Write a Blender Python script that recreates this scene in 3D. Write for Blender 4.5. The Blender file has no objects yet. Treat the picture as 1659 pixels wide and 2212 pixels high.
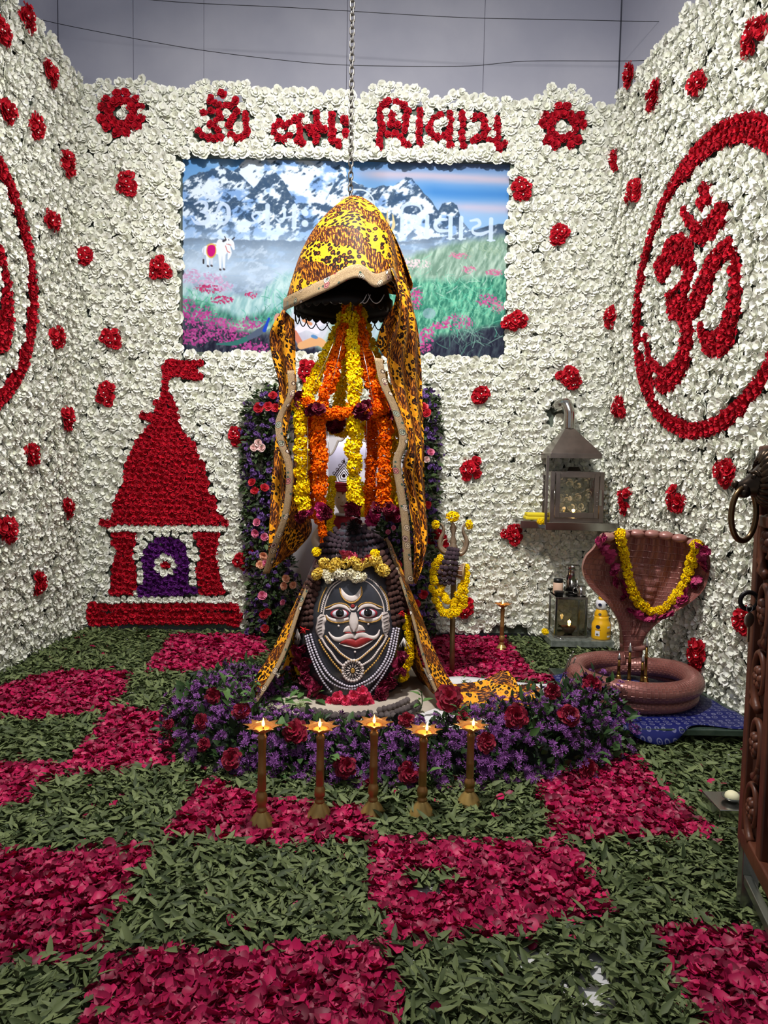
import bpy, math, random
import numpy as np
from mathutils import Matrix, Vector

random.seed(7)
rng = np.random.default_rng(11)
SC = bpy.context.scene
COL = SC.collection
PI = math.pi

# ------------------------------------------------------------------ camera
CAM_H, F_PX, PITCH, ROLL = 1.40, 1533.0, math.radians(3.9), math.radians(1.1)
CX, CY = 829.5, 1106.0
_F = np.array([0, math.cos(PITCH), -math.sin(PITCH)])
_R0 = np.array([1.0, 0, 0]); _U0 = np.array([0, math.sin(PITCH), math.cos(PITCH)])
_R = _R0 * math.cos(ROLL) + _U0 * math.sin(ROLL)
_U = -_R0 * math.sin(ROLL) + _U0 * math.cos(ROLL)
EYE = np.array([0, 0, CAM_H])
cam_data = bpy.data.cameras.new('camera')
cam_data.sensor_fit = 'VERTICAL'; cam_data.sensor_height = 24.0
cam_data.lens = F_PX / 2212.0 * 24.0
cam_data.clip_start = 0.02; cam_data.clip_end = 100
cam = bpy.data.objects.new('camera', cam_data); COL.objects.link(cam)
cam.matrix_world = Matrix(((_R[0], _U[0], -_F[0], 0), (_R[1], _U[1], -_F[1], 0), (_R[2], _U[2], -_F[2], CAM_H), (0, 0, 0, 1)))
SC.camera = cam

# ------------------------------------------------------------------ light
SC.view_settings.view_transform = 'Standard'
SC.view_settings.look = 'None'
SC.view_settings.gamma = 1.0
SC.view_settings.use_curve_mapping = False
SC.view_settings.exposure = 0.2
world = bpy.data.worlds.new('hall_ambient'); SC.world = world
world.use_nodes = True
world.node_tree.nodes['Background'].inputs[0].default_value = (0.90, 0.93, 1.0, 1)
world.node_tree.nodes['Background'].inputs[1].default_value = 0.27

def area_lamp(name, loc, target, power, size, color=(1, 0.97, 0.93), spread=180):
    l = bpy.data.lights.new(name, 'AREA'); l.energy = power; l.size = size; l.shape = 'DISK'; l.color = color; l.spread = math.radians(spread)
    o = bpy.data.objects.new(name, l); COL.objects.link(o); o.location = loc
    o.rotation_euler = (Vector(target) - Vector(loc)).to_track_quat('-Z', 'Y').to_euler()
    return o
area_lamp('ceiling_or_fill_lamp', (-0.35, 2.6, 4.7), (0.0, 4.8, 1.1), 138, 0.26, spread=145)
area_lamp('ceiling_or_fill_lamp', (0.5, 1.2, 4.5), (0.1, 5.2, 2.2), 15, 0.4, (0.93, 0.96, 1.0), 120)  # weak fill light added to brighten the front, no known lamp there

# ------------------------------------------------------------------ pixel <-> place, through the calibrated camera
def ray(u, v): return _F * F_PX + _R * (u - CX) + _U * (CY - v)
def at(u, v, Y):
    d = ray(u, v); return EYE + d * (Y / d[1])
def ground(u, v, z=0.0):
    d = ray(u, v); return EYE + d * ((z - CAM_H) / d[2])
def on_plane(u, v, p0, n):
    d = ray(u, v); return EYE + d * (np.dot(np.array(p0) - EYE, n) / np.dot(d, n))
def proj(p):
    q = np.asarray(p, float) - EYE
    w = q @ _F
    return np.stack([CX + F_PX * (q @ _R) / w, CY - F_PX * (q @ _U) / w], -1)

def inside(pts, poly):
    pts = np.asarray(pts, float); poly = np.asarray(poly, float)
    x, y = pts[..., 0], pts[..., 1]; c = np.zeros(x.shape, bool)
    j = len(poly) - 1
    for i in range(len(poly)):
        xi, yi = poly[i]; xj, yj = poly[j]
        with np.errstate(divide='ignore', invalid='ignore'):
            c ^= ((yi > y) != (yj > y)) & (x < (xj - xi) * (y - yi) / (yj - yi + 1e-12) + xi)
        j = i
    return c

def smooth_path(pts, n, closed=False):
    """n points evenly spaced along a Catmull-Rom curve through pts (any number of columns)."""
    p = np.asarray(pts, float)
    if closed: p = np.vstack([p[-1], p, p[0], p[1]])
    else: p = np.vstack([2 * p[0] - p[1], p, 2 * p[-1] - p[-2]])
    out = []
    for i in range(1, len(p) - 2):
        t = np.linspace(0, 1, 24, endpoint=False)[:, None]
        a, b, c, d = p[i - 1], p[i], p[i + 1], p[i + 2]
        out.append(0.5 * (2 * b + (c - a) * t + (2 * a - 5 * b + 4 * c - d) * t * t + (3 * b - a - 3 * c + d) * t ** 3))
    out = np.vstack(out + [p[-2][None]])
    s = np.concatenate([[0], np.cumsum(np.linalg.norm(np.diff(out[:, :3], axis=0), axis=1))])
    k = np.linspace(0, s[-1], n)
    return np.stack([np.interp(k, s, out[:, j]) for j in range(out.shape[1])], 1)

def path_len(pts):
    p = smooth_path(pts, 80)
    return float(np.linalg.norm(np.diff(p[:, :3], axis=0), axis=1).sum())

# ------------------------------------------------------------------ materials
def lin(c):
    return tuple(((x / 255) / 12.92 if x / 255 <= 0.04045 else ((x / 255 + 0.055) / 1.055) ** 2.4) for x in c[:3]) + (1,)
class NT:
    def __init__(s, name):
        s.m = bpy.data.materials.new(name); s.m.use_nodes = True; s.t = s.m.node_tree; s.b = s.t.nodes['Principled BSDF']
    def n(s, typ, **kw):
        q = s.t.nodes.new(typ)
        for k, v in kw.items(): setattr(q, k, v)
        return q
    def l(s, a, b): s.t.links.new(a, b)
    def math(s, op, a, b=None, c=None):
        q = s.n('ShaderNodeMath', operation=op)
        for i, x in enumerate((a, b, c)):
            if x is None: continue
            if isinstance(x, (int, float)): q.inputs[i].default_value = x
            else: s.l(x, q.inputs[i])
        return q.outputs[0]
    def mix(s, f, a, b, blend='MIX'):
        q = s.n('ShaderNodeMix', data_type='RGBA', blend_type=blend)
        for i, x in ((0, f), (6, a), (7, b)):
            if isinstance(x, (int, float)): q.inputs[i].default_value = x
            elif isinstance(x, tuple): q.inputs[i].default_value = x
            else: s.l(x, q.inputs[i])
        return q.outputs[2]
    def ramp(s, f, stops):
        q = s.n('ShaderNodeValToRGB'); cr = q.color_ramp
        while len(cr.elements) < len(stops): cr.elements.new(0.5)
        for e, (p, c) in zip(cr.elements, stops): e.position = p; e.color = c
        s.l(f, q.inputs[0]); return q.outputs[0]
    def noise(s, scale, detail=3, vec=None, rough=0.5):
        q = s.n('ShaderNodeTexNoise'); q.inputs['Scale'].default_value = scale; q.inputs['Detail'].default_value = detail; q.inputs['Roughness'].default_value = rough
        if vec is None: vec = s.n('ShaderNodeTexCoord').outputs['Object']
        s.l(vec, q.inputs['Vector']); return q
    def bump(s, h, strength=0.3, dist=0.01):
        q = s.n('ShaderNodeBump'); q.inputs['Strength'].default_value = strength; q.inputs['Distance'].default_value = dist
        s.l(h, q.inputs['Height']); s.l(q.outputs[0], s.b.inputs['Normal'])
    def island(s):
        g = s.n('ShaderNodeNewGeometry'); o = s.n('ShaderNodeObjectInfo')
        return s.math('FRACT', s.math('ADD', g.outputs['Random Per Island'], o.outputs['Random']))

MATS = {}
def mat(name, c, rough=0.6, metal=0.0, c2=None, var='noise', scale=8, bump=0.0, bscale=60, spec=0.4, sub=0.0, sheen=0.0, detail=3):
    """plain surface colour, optionally varied (noise or per petal / bead) with fine relief"""
    if name in MATS: return MATS[name]
    t = NT(name); b = t.b
    b.inputs['Base Color'].default_value = lin(c); b.inputs['Roughness'].default_value = rough; b.inputs['Metallic'].default_value = metal
    b.inputs['Specular IOR Level'].default_value = spec
    if sheen: b.inputs['Sheen Weight'].default_value = sheen
    if c2 is not None:
        if var == 'island': f = t.island(); stops = [(0, lin(c)), (1, lin(c2))]
        else: f = t.noise(scale, detail).outputs['Fac']; stops = [(0.35, lin(c)), (0.65, lin(c2))]
        t.l(t.ramp(f, stops), b.inputs['Base Color'])
    if sub:
        b.inputs['Subsurface Weight'].default_value = sub; b.inputs['Subsurface Radius'].default_value = (0.01, 0.006, 0.004); b.inputs['Subsurface Scale'].default_value = 1.0
    if bump: t.bump(t.noise(bscale, 4).outputs['Fac'], bump, 0.004)
    MATS[name] = t.m
    return t.m
def emit(name, c, strength):
    if name in MATS: return MATS[name]
    t = NT(name); t.b.inputs['Base Color'].default_value = lin(c); t.b.inputs['Emission Color'].default_value = lin(c); t.b.inputs['Emission Strength'].default_value = strength
    MATS[name] = t.m; return t.m

# ------------------------------------------------------------------ mesh building
class MB:
    def __init__(s): s.v = []; s.f = []; s.uv = []; s.has_uv = False
    def add(s, verts, faces, uv=None):
        k = len(s.v); verts = [tuple(map(float, p)) for p in verts]
        s.v += verts; s.f += [tuple(i + k for i in f) for f in faces]
        if uv is not None: s.has_uv = True; s.uv += [tuple(map(float, q)) for q in uv]
        else: s.uv += [(0.0, 0.0)] * len(verts)
        return s
    def grid(s, P, uv=None, cu=False, cv=False):
        P = np.asarray(P, float); n, m = P.shape[:2]; f = []
        for i in range(n if cu else n - 1):
            for j in range(m if cv else m - 1):
                f.append((i * m + j, ((i + 1) % n) * m + j, ((i + 1) % n) * m + (j + 1) % m, i * m + (j + 1) % m))
        return s.add(P.reshape(-1, 3), f, None if uv is None else np.asarray(uv).reshape(-1, 2))
    def box(s, c, d, rz=0.0, taper=1.0):
        x, y, z = [k / 2 for k in d]; ca, sa = math.cos(rz), math.sin(rz); vs = []
        for sz in (-1, 1):
            k = taper if sz > 0 else 1
            for sx, sy in ((-1, -1), (1, -1), (1, 1), (-1, 1)):
                px, py = sx * x * k, sy * y * k
                vs.append((c[0] + px * ca - py * sa, c[1] + px * sa + py * ca, c[2] + sz * z))
        return s.add(vs, [(3, 2, 1, 0), (4, 5, 6, 7), (0, 1, 5, 4), (1, 2, 6, 5), (2, 3, 7, 6), (3, 0, 4, 7)])
    def prism(s, poly, y0, y1):
        """outline in x,z extruded from y0 to y1"""
        n = len(poly)
        vs = [(p[0], y0, p[1]) for p in poly] + [(p[0], y1, p[1]) for p in poly]
        return s.add(vs, [tuple(range(n)), tuple(range(2 * n - 1, n - 1, -1))] + [(i, i + n, (i + 1) % n + n, (i + 1) % n) for i in range(n)])
    def tube(s, path, rad, sides=8, cap=True, flat=1.0, closed=False):
        p = np.asarray(path, float)[:, :3]; n = len(p)
        rad = np.full(n, rad) if np.isscalar(rad) else np.asarray(rad, float)
        t = np.gradient(p, axis=0)
        if closed: t = np.roll(p, -1, 0) - np.roll(p, 1, 0)
        t /= np.linalg.norm(t, axis=1)[:, None] + 1e-12
        up = np.array([0, 0, 1.0]) if abs(t[0][2]) < 0.9 else np.array([1.0, 0, 0])
        rows = []; uv = []; a = np.cross(up, t[0]); a /= np.linalg.norm(a); L = 0
        for i in range(n):
            a = a - t[i] * np.dot(a, t[i]); a /= np.linalg.norm(a); b = np.cross(t[i], a)
            if i: L += np.linalg.norm(p[i] - p[i - 1])
            ang = np.linspace(0, 2 * PI, sides, endpoint=False)
            rows.append(p[i] + rad[i] * (np.cos(ang)[:, None] * a + flat * np.sin(ang)[:, None] * b))
            uv.append([(k / sides, L) for k in range(sides)])
        k0 = len(s.v); s.grid(rows, uv, cu=closed, cv=True)
        if cap and not closed: s.f += [tuple(k0 + i for i in range(sides)), tuple(k0 + (n - 1) * sides + i for i in reversed(range(sides)))]
        return s
    def lathe(s, prof, seg=20, c=(0, 0, 0), cap=True, fn=None):
        ang = np.linspace(0, 2 * PI, seg, endpoint=False); rows = []
        for r, z in prof:
            k = np.ones(seg) if fn is None else np.array([fn(a, r, z) for a in ang])
            rows.append(np.stack([c[0] + r * k * np.cos(ang), c[1] + r * k * np.sin(ang), np.full(seg, c[2] + z)], 1))
        k0 = len(s.v); s.grid(rows, cv=True); n = len(prof)
        s.f = [tuple(reversed(f)) if i >= len(s.f) - (n - 1) * seg else f for i, f in enumerate(s.f)]
        if cap: s.f += [tuple(k0 + i for i in reversed(range(seg))), tuple(k0 + (n - 1) * seg + i for i in range(seg))]
        return s
    def ball(s, c, r, seg=12, rings=8):
        r = (r, r, r) if np.isscalar(r) else r
        prof = [(math.sin(PI * i / rings), -math.cos(PI * i / rings)) for i in range(rings + 1)]
        prof[0] = (0.02, -1); prof[-1] = (0.02, 1)
        k0 = len(s.v); s.lathe(prof, seg)
        for i in range(k0, len(s.v)): s.v[i] = tuple(c[j] + s.v[i][j] * r[j] for j in range(3))
        return s
    def move(s, M):
        s.v = [tuple(M @ Vector(p)) for p in s.v]; return s
    def mesh(s, name, m, smooth=True):
        me = bpy.data.meshes.new(name); me.from_pydata(s.v, [], s.f)
        if s.has_uv:
            ul = me.uv_layers.new(name='uv'); idx = np.empty(len(me.loops), np.int32); me.loops.foreach_get('vertex_index', idx)
            ul.data.foreach_set('uv', np.asarray(s.uv, np.float32)[idx].ravel())
        if m is not None: me.materials.append(m)
        if smooth: me.polygons.foreach_set('use_smooth', [True] * len(me.polygons))
        me.update(); return me
    def build(s, name, m, parent=None, smooth=True, base=None):
        """one mesh object; vertices are given in place, the origin goes to the parent's (or to base)"""
        off = wloc(parent) if parent is not None else (Vector(base) if base is not None else Vector((0, 0, 0)))
        if off.length > 0: s.v = [(p[0] - off[0], p[1] - off[1], p[2] - off[2]) for p in s.v]
        o = bpy.data.objects.new(name, s.mesh(name, m, smooth)); COL.objects.link(o)
        if parent is not None: o.parent = parent
        elif base is not None: o.location = base
        return o

def bevel(o, w=0.004, seg=2):
    q = o.modifiers.new('bevel', 'BEVEL'); q.width = w; q.segments = seg; q.limit_method = 'ANGLE'; q.angle_limit = 0.6
    return o
def solid(o, t):
    q = o.modifiers.new('solid', 'SOLIDIFY'); q.thickness = t; q.offset = 0; return o
def wmat(o):
    M = o.matrix_basis.copy()
    while o.parent is not None: o = o.parent; M = o.matrix_basis @ M
    return M
def wloc(o): return wmat(o).translation
def tag(o, label=None, cat=None, group=None, kind=None):
    for k, v in (('label', label), ('category', cat), ('group', group), ('kind', kind)):
        if v: o[k] = v
    return o
def thing(name, label, cat, loc, group=None):
    o = bpy.data.objects.new(name, None); COL.objects.link(o); o.location = tuple(map(float, loc)); o.empty_display_size = 0.05
    return tag(o, label, cat, group)
def holder(name, parent):
    """a part that only gathers its own pieces"""
    o = bpy.data.objects.new(name, None); COL.objects.link(o); o.parent = parent; o.empty_display_size = 0.03
    return o
def inst(name, me, M, parent=None):
    o = bpy.data.objects.new(name, me); COL.objects.link(o)
    if parent is not None: o.parent = parent; o.matrix_basis = wmat(parent).inverted() @ M
    else: o.matrix_basis = M
    return o
def copy_tree(o, loc=None, label=None, parent=None):
    c = o.copy(); COL.objects.link(c); c.parent = parent
    if loc is not None: c.location = loc
    if label: c['label'] = label
    for ch in list(o.children): copy_tree(ch, None, None, c)
    return c
def frame(z, spin=0.0):
    """rotation whose local Z points along z"""
    z = Vector(z).normalized()
    return z.to_track_quat('Z', 'Y').to_matrix().to_4x4() @ Matrix.Rotation(spin, 4, 'Z')
def TRS(p, R, sc=1.0):
    S = Matrix.Diagonal((sc, sc, sc, 1)) if np.isscalar(sc) else Matrix.Diagonal((sc[0], sc[1], sc[2], 1))
    return Matrix.Translation(Vector(tuple(map(float, p)))) @ R @ S

def scatter(name, templates, Ms, m, parent=None, base=None, smooth=False):
    """many small pieces as one mesh: templates = [(verts, faces)], Ms = [4x4 world matrices]"""
    off = np.array(wloc(parent) if parent is not None else (base or (0, 0, 0)))
    V = []; Fs = []; k = 0
    groups = [[] for _ in templates]
    for i, M in enumerate(Ms): groups[i % len(templates)].append(M)
    for (tv, tf), g in zip(templates, groups):
        if not g: continue
        A = np.array([[list(r) for r in M] for M in g])
        pts = np.einsum('nij,vj->nvi', A[:, :3, :3], tv) + A[:, None, :3, 3] - off
        nv = len(tv)
        Fs.append((tf[None] + (np.arange(len(g)) * nv)[:, None, None] + k).reshape(-1, tf.shape[1]))
        V.append(pts.reshape(-1, 3)); k += len(g) * nv
    V = np.vstack(V); Fs = np.vstack(Fs)
    me = bpy.data.meshes.new(name); w = Fs.shape[1]
    me.vertices.add(len(V)); me.vertices.foreach_set('co', V.astype(np.float32).ravel())
    me.loops.add(Fs.size); me.loops.foreach_set('vertex_index', Fs.astype(np.int32).ravel())
    me.polygons.add(len(Fs)); me.polygons.foreach_set('loop_start', np.arange(0, Fs.size, w, dtype=np.int32))
    me.update(calc_edges=True)
    if smooth: me.polygons.foreach_set('use_smooth', np.ones(len(Fs), bool))
    me.materials.append(m)
    o = bpy.data.objects.new(name, me); COL.objects.link(o)
    if parent is not None: o.parent = parent
    elif base is not None: o.location = base
    return tag(o, kind='stuff')
def tmesh(name, t, m, smooth=False):
    me = bpy.data.meshes.new(name); me.from_pydata(t[0].tolist(), [], t[1].tolist()); me.materials.append(m)
    if smooth: me.polygons.foreach_set('use_smooth', [True] * len(me.polygons))
    me.update(); return me

# ------------------------------------------------------------------ blossom templates (unit radius, facing +Z)
def bloom(rings, seed):
    r = random.Random(seed); V = []; Fq = []
    for (n, r0, r1, z0, z1, w, ruf) in rings:
        a0 = r.random() * 6.28
        for k in range(n):
            a = a0 + 2 * PI * k / n + r.uniform(-.18, .18); q = r1 * r.uniform(.85, 1.12); dz = r.uniform(-.1, .1)
            ca, sa = math.cos(a), math.sin(a); b = len(V)
            def pt(rad, side, z): V.append((rad * ca - side * sa, rad * sa + side * ca, z))
            zm = z0 + (z1 - z0) * .7; rm = r0 + (q - r0) * .62
            j = lambda: r.uniform(-ruf, ruf)
            pt(r0, 0, z0); pt(rm, -w * .95, zm + j() + dz); pt(rm, 0, zm - .06 + dz); pt(rm, w * .95, zm + j() + dz)
            pt(q * .93, -w * .72, z1 + j() + dz); pt(q * 1.03, 0, z1 + j() * .6 + dz); pt(q * .93, w * .72, z1 + j() + dz)
            Fq += [(b, b + 3, b + 2, b + 1), (b + 1, b + 2, b + 5, b + 4), (b + 2, b + 3, b + 6, b + 5)]
    return np.array(V), np.array(Fq)
CARN = [bloom([(6, .05, 1.0, -.05, .16, .50, .16), (5, .04, .74, .05, .52, .40, .16), (4, .02, .40, .1, .74, .28, .12)], s) for s in range(5)]
DENSE = [bloom([(8, .05, 1.0, 0, .22, .42, .14), (8, .04, .85, .15, .5, .36, .14), (7, .03, .62, .25, .72, .3, .12), (5, .02, .35, .3, .85, .22, .08)], 20 + s) for s in range(3)]
ROSE = [bloom([(5, .05, 1.0, -.1, .38, .62, .05), (5, .05, .74, -.1, .62, .5, .04), (4, .03, .48, 0, .74, .38, .03), (3, .02, .24, .1, .8, .2, .02)], 40 + s) for s in range(2)]
ASTER = [bloom([(11, .12, 1.0, .0, .25, .13, .05), (8, .08, .6, .1, .5, .12, .05)], 60 + s) for s in range(3)]
def pompom(n, seed, squash=.75):
    """marigold head: a ball of short frilled petals"""
    r = random.Random(seed); V = []; Fq = []
    for i in range(n):
        z = 1 - 2 * (i + .5) / n; a = i * 2.39996 + r.uniform(-.2, .2); q = math.sqrt(1 - z * z)
        d = Vector((q * math.cos(a), q * math.sin(a), z)); t = d.cross(Vector((0, 0, 1)) if abs(z) < .95 else Vector((1, 0, 0))).normalized(); b2 = d.cross(t)
        th = r.uniform(0, 6.28); t, b2 = t * math.cos(th) + b2 * math.sin(th), b2 * math.cos(th) - t * math.sin(th)
        R = r.uniform(.84, 1.12); w = r.uniform(.14, .21); b = len(V)
        for p in (d * .62 - t * w * .6, d * .62 + t * w * .6, d * R + t * w + b2 * .1, d * R * .96 - t * w + b2 * .1, d * R * .86 + b2 * .26 - t * w * .8, d * R * .86 + b2 * .26 + t * w * .8):
            V.append((p[0], p[1], p[2] * squash))
        Fq += [(b, b + 1, b + 2, b + 3), (b + 3, b + 2, b + 5, b + 4)]
    return np.array(V), np.array(Fq)
POM = [pompom(130, s) for s in range(3)]
def leaf_t(l, w, fold, curl):
    return np.array([(0, 0, 0), (-w, l * .35, fold), (0, l * .4, 0), (w, l * .35, fold), (-w * .62, l * .72, fold * .6 - curl * .4), (0, l * .72, -curl * .4), (w * .62, l * .72, fold * .6 - curl * .4), (0, l, -curl)]), \
        np.array([(0, 2, 1, 1), (0, 3, 2, 2), (1, 2, 5, 4), (2, 3, 6, 5), (4, 5, 7, 7), (5, 6, 7, 7)])
def tri_safe(t):
    """quads with a doubled corner become triangles: turn everything into triangles"""
    f = []
    for q in t[1]:
        f.append((q[0], q[1], q[2]))
        if q[3] != q[2]: f.append((q[0], q[2], q[3]))
    return t[0], np.array(f)
LEAF = [tri_safe(leaf_t(1, .155, .06, c)) for c in (.05, .15, -.06, .25)]
BROAD = [tri_safe(leaf_t(1, .27, .08, c)) for c in (.1, .25)]
def petal_t(seed):
    r = random.Random(seed); V = []; 
    for i, (y, w) in enumerate(((-.5, .18), (-.1, .46), (.3, .5), (.52, .28))):
        for sx in (-1, 0, 1): V.append((sx * w * r.uniform(.9, 1.1), y + (.06 if sx == 0 else 0), (.16 * abs(sx) + .1 * y * y * 4) * r.uniform(.5, 1.3) + r.uniform(-.03, .03)))
    Fq = [(i * 3 + j, i * 3 + j + 1, i * 3 + j + 4, i * 3 + j + 3) for i in range(3) for j in range(2)]
    return np.array(V), np.array(Fq)
PETAL = [petal_t(s) for s in range(5)]
# ================================================================== the setting
WB = 5.66                       # plane of the flower wall behind the shrine
KL, KR = 0.030, -0.115          # how the side walls run with depth
XL = at(172, 1000, WB)[0]; XR = at(1311, 1000, WB)[0]
NL = np.array([1.0, -KL, 0]); NL /= np.linalg.norm(NL)
NR = np.array([-1.0, KR, 0]); NR /= np.linalg.norm(NR)
PL0 = np.array([XL, WB, 0]); PR0 = np.array([XR, WB, 0])
def xl(y): return XL + KL * (y - WB)
def xr(y): return XR + KR * (y - WB)

m_marble = mat('white_marble', (225, 224, 222), 0.25, c2=(205, 204, 206), scale=3, spec=.5)
m_stone = mat('grey_stone_slab', (186, 186, 200), 0.7, c2=(202, 201, 212), scale=1.6, bump=.08, bscale=40, detail=6)
o = MB().box((0, 2.6, -0.06), (8.4, 8.4, 0.12)).build('floor', m_marble, smooth=False); tag(o, 'white marble floor under the petals and leaves', kind='structure')
# back stone wall with its slabs
YS = 6.45
wall_back = MB().box((0, YS + .12, 2.9), (7.6, .1, 5.8)).build('wall_back', mat('mortar', (150, 150, 160), .9), smooth=False); tag(wall_back, 'grey stone wall above the flower wall', kind='structure')
us = [125, 287, 440, 750, 1047, 1340]
for i in range(5):
    a, b = at(us[i], 60, YS)[0], at(us[i + 1], 60, YS)[0]
    for z0, z1 in ((0.0, 3.1), (3.1, 5.8)):
        q = MB().box(((a + b) / 2, YS + .035 + .004 * (i % 2), (z0 + z1) / 2), (b - a - .0025, .07, z1 - z0 - .001)).build('stone_slab', m_stone, wall_back, False); bevel(q, .003, 1)
for nm, xx, sgn in (('wall_left', at(125, 60, YS)[0], -1), ('wall_right', at(1341, 60, YS)[0], 1)):
    kk = KR if sgn > 0 else KL; rz = -math.atan(kk); yc = YS / 2 - .2
    w = MB().box((xx + kk * (yc - YS) + sgn * .12, yc, 2.9), (.1, YS + .4, 5.8), rz).build(nm, MATS['mortar'], smooth=False); tag(w, 'grey stone side wall beyond the flower panel', kind='structure')
    for k in range(6):
        y1 = YS - k * 1.1 - .55; bevel(MB().box((xx + kk * (y1 - YS) + sgn * .035, y1, 2.9), (.07, 1.094, 5.8), rz).build('stone_slab', m_stone, w, False), .003, 1)

# ------------------------------------------------------------------ flower walls
m_white = None
def white_mat():
    t = NT('white_silk_flower'); f = t.island()
    t.l(t.ramp(f, [(0, lin((226, 226, 212))), (.5, lin((240, 240, 232))), (.8, lin((234, 236, 216))), (1, lin((246, 246, 242)))]), t.b.inputs['Base Color'])
    t.b.inputs['Roughness'].default_value = .9; t.b.inputs['Specular IOR Level'].default_value = .1
    return t.m
m_white = white_mat()
m_red = mat('red_silk_flower', (140, 5, 24), .75, c2=(200, 16, 42), var='island', spec=.2)
m_redb = mat('bright_red_silk_flower', (158, 8, 28), .7, c2=(206, 22, 44), var='island', spec=.25)
m_purple = mat('purple_silk_flower', (64, 12, 82), .75, c2=(98, 26, 118), var='island', spec=.2)
m_board = mat('panel_net', (96, 104, 92), .9)
WHITE_ME = [tmesh('white_flower', t, m_white) for t in CARN]
RED_ME = [tmesh('red_flower', t, m_red) for t in CARN]
PUR_ME = [tmesh('purple_flower', t, m_purple) for t in CARN]

def hexgrid(x0, x1, z0, z1, s, jit=.18, seed=3):
    g = np.random.default_rng(seed); out = []; r = 0; z = z0
    while z <= z1:
        xs = np.arange(x0 + (s / 2 if r % 2 else 0), x1, s)
        out.append(np.stack([xs, np.full(len(xs), z)], 1)); z += s * .866; r += 1
    p = np.vstack(out); return p + g.uniform(-s * jit, s * jit, p.shape)

# design outlines traced on the back wall, in photo pixels
def zp(pts, x0, y0, k): return [(x0 + k * x, y0 + k * y) for x, y in pts]
TK = .2894
T_FLAG = zp([(585,120),(620,60),(740,75),(905,65),(890,110),(840,130),(860,165),(925,170),(900,215),(800,205),(720,180),(650,185),(632,220),(636,300),(594,300),(588,240),(600,200)], 180, 760, TK)
T_TOWER = zp([(615,300),(655,330),(680,370),(700,430),(690,465),(770,500),(710,520),(735,570),(780,650),(835,690),(870,790),(905,840),(905,900),(925,970),(920,1050),(1005,1110),(975,1190),(1020,1220),(1110,1280),(1070,1310),(1020,1284),(620,1284),(280,1284),(150,1310),(105,1270),(220,1230),(245,1190),(225,1130),(280,1050),(310,960),(315,850),(360,760),(395,680),(440,610),(490,560),(540,525),(480,505),(425,490),(440,455),(500,470),(550,450),(530,370),(580,350)], 180, 760, TK)
T_PIL1 = zp([(200,1345),(398,1352),(385,1440),(355,1500),(390,1620),(400,1700),(388,1800),(160,1812),(215,1740),(225,1620),(260,1480),(215,1430)], 180, 760, TK)
T_PIL2 = zp([(812,1355),(1030,1348),(1025,1400),(990,1440),(1000,1560),(1010,1700),(1070,1808),(850,1806),(870,1740),(850,1640),(880,1540),(880,1450),(820,1400)], 180, 760, TK)
T_PLIN = zp([(65,1875),(150,1886),(1080,1882),(1165,1890),(1180,1960),(1165,2050),(1050,2020),(400,2020),(60,2040),(30,1960)], 180, 760, TK)
T_DOOR = zp([(545,1390),(690,1390),(750,1440),(780,1520),(785,1650),(770,1750),(870,1770),(840,1815),(600,1810),(430,1830),(390,1780),(470,1720),(455,1640),(445,1510),(495,1450)], 180, 760, TK)
def disc(cx, cy, r, n=16): return [(cx + r * math.cos(2 * PI * k / n), cy + r * math.sin(2 * PI * k / n)) for k in range(n)]
T_WHITE = disc(358, 1220, 25); T_EYE = disc(358, 1220, 9)
LET = {'om_letter': zp([(360,110),(340,95),(245,140),(240,175),(285,190),(320,215),(385,215),(425,215),(475,185),(478,160),(175,280),(245,265),(320,285),(335,325),(300,360),(240,390),(290,415),(315,445),(130,455),(170,495),(230,515),(285,520),(335,515),(490,275),(570,295),(575,340),(575,390),(585,445),(575,485),(530,515),(480,525),(435,490),(455,320),(430,360),(415,405)], 400, 180, .229),
 'na_letter': zp([(890,365),(850,415),(845,470),(880,515),(940,535),(985,500),(930,405),(985,385),(1040,345),(1095,315),(1085,365),(1080,415),(1080,465),(1080,510),(1065,545),(1105,565)], 400, 180, .229),
 'ma_letter': zp([(1240,290),(1240,340),(1255,390),(1170,425),(1215,430),(1195,470),(1235,505),(1232,550),(1310,440),(1275,430),(1385,300),(1380,350),(1385,400),(1390,450),(1385,495),(1385,540),(1440,555),(1450,595)], 400, 180, .229),
 'visarga_mark': zp([(1500,345),(1525,375),(1515,470),(1525,515)], 400, 180, .229),
 'shi_letter': zp([(145,155),(190,125),(245,135),(295,155),(320,195),(310,240),(308,285),(300,325),(130,195),(132,240),(140,285),(148,320),(130,360),(128,400),(128,440),(215,220),(212,258),(200,292),(250,290),(185,355),(235,355),(270,375),(290,410),(322,425),(170,140),(270,150)], 780, 180, .3134),
 'aa_stroke': zp([(405,195),(408,230),(402,270),(400,305),(398,345),(398,385),(408,422)], 780, 180, .3134),
 'va_letter': zp([(545,225),(500,240),(478,280),(470,320),(485,358),(525,375),(572,365),(612,210),(612,255),(610,300),(608,340),(605,385),(615,432)], 780, 180, .3134),
 'aa_stroke_2': zp([(695,215),(700,255),(700,295),(695,345),(697,390),(705,432)], 780, 180, .3134),
 'ya_letter': zp([(780,235),(828,230),(852,262),(848,300),(870,330),(845,362),(800,378),(775,398),(885,395),(915,412),(937,250),(937,295),(937,340),(937,382),(942,425),(947,455),(988,420)], 780, 180, .3134)}
def rosette(cx, cy, n, ph, r1=26, r2=44):
    out = []
    for k in range(n):
        a = ph + 2 * PI * k / n
        out += [(cx + r1 * math.cos(a), cy + r1 * math.sin(a)), (cx + r2 * math.cos(a + .22), cy + r2 * math.sin(a + .22)), (cx + r2 * math.cos(a - .22), cy + r2 * math.sin(a - .22)), (cx + r1 * 1.05 * math.cos(a + PI / n), cy + r1 * 1.05 * math.sin(a + PI / n))]
    return out
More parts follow.
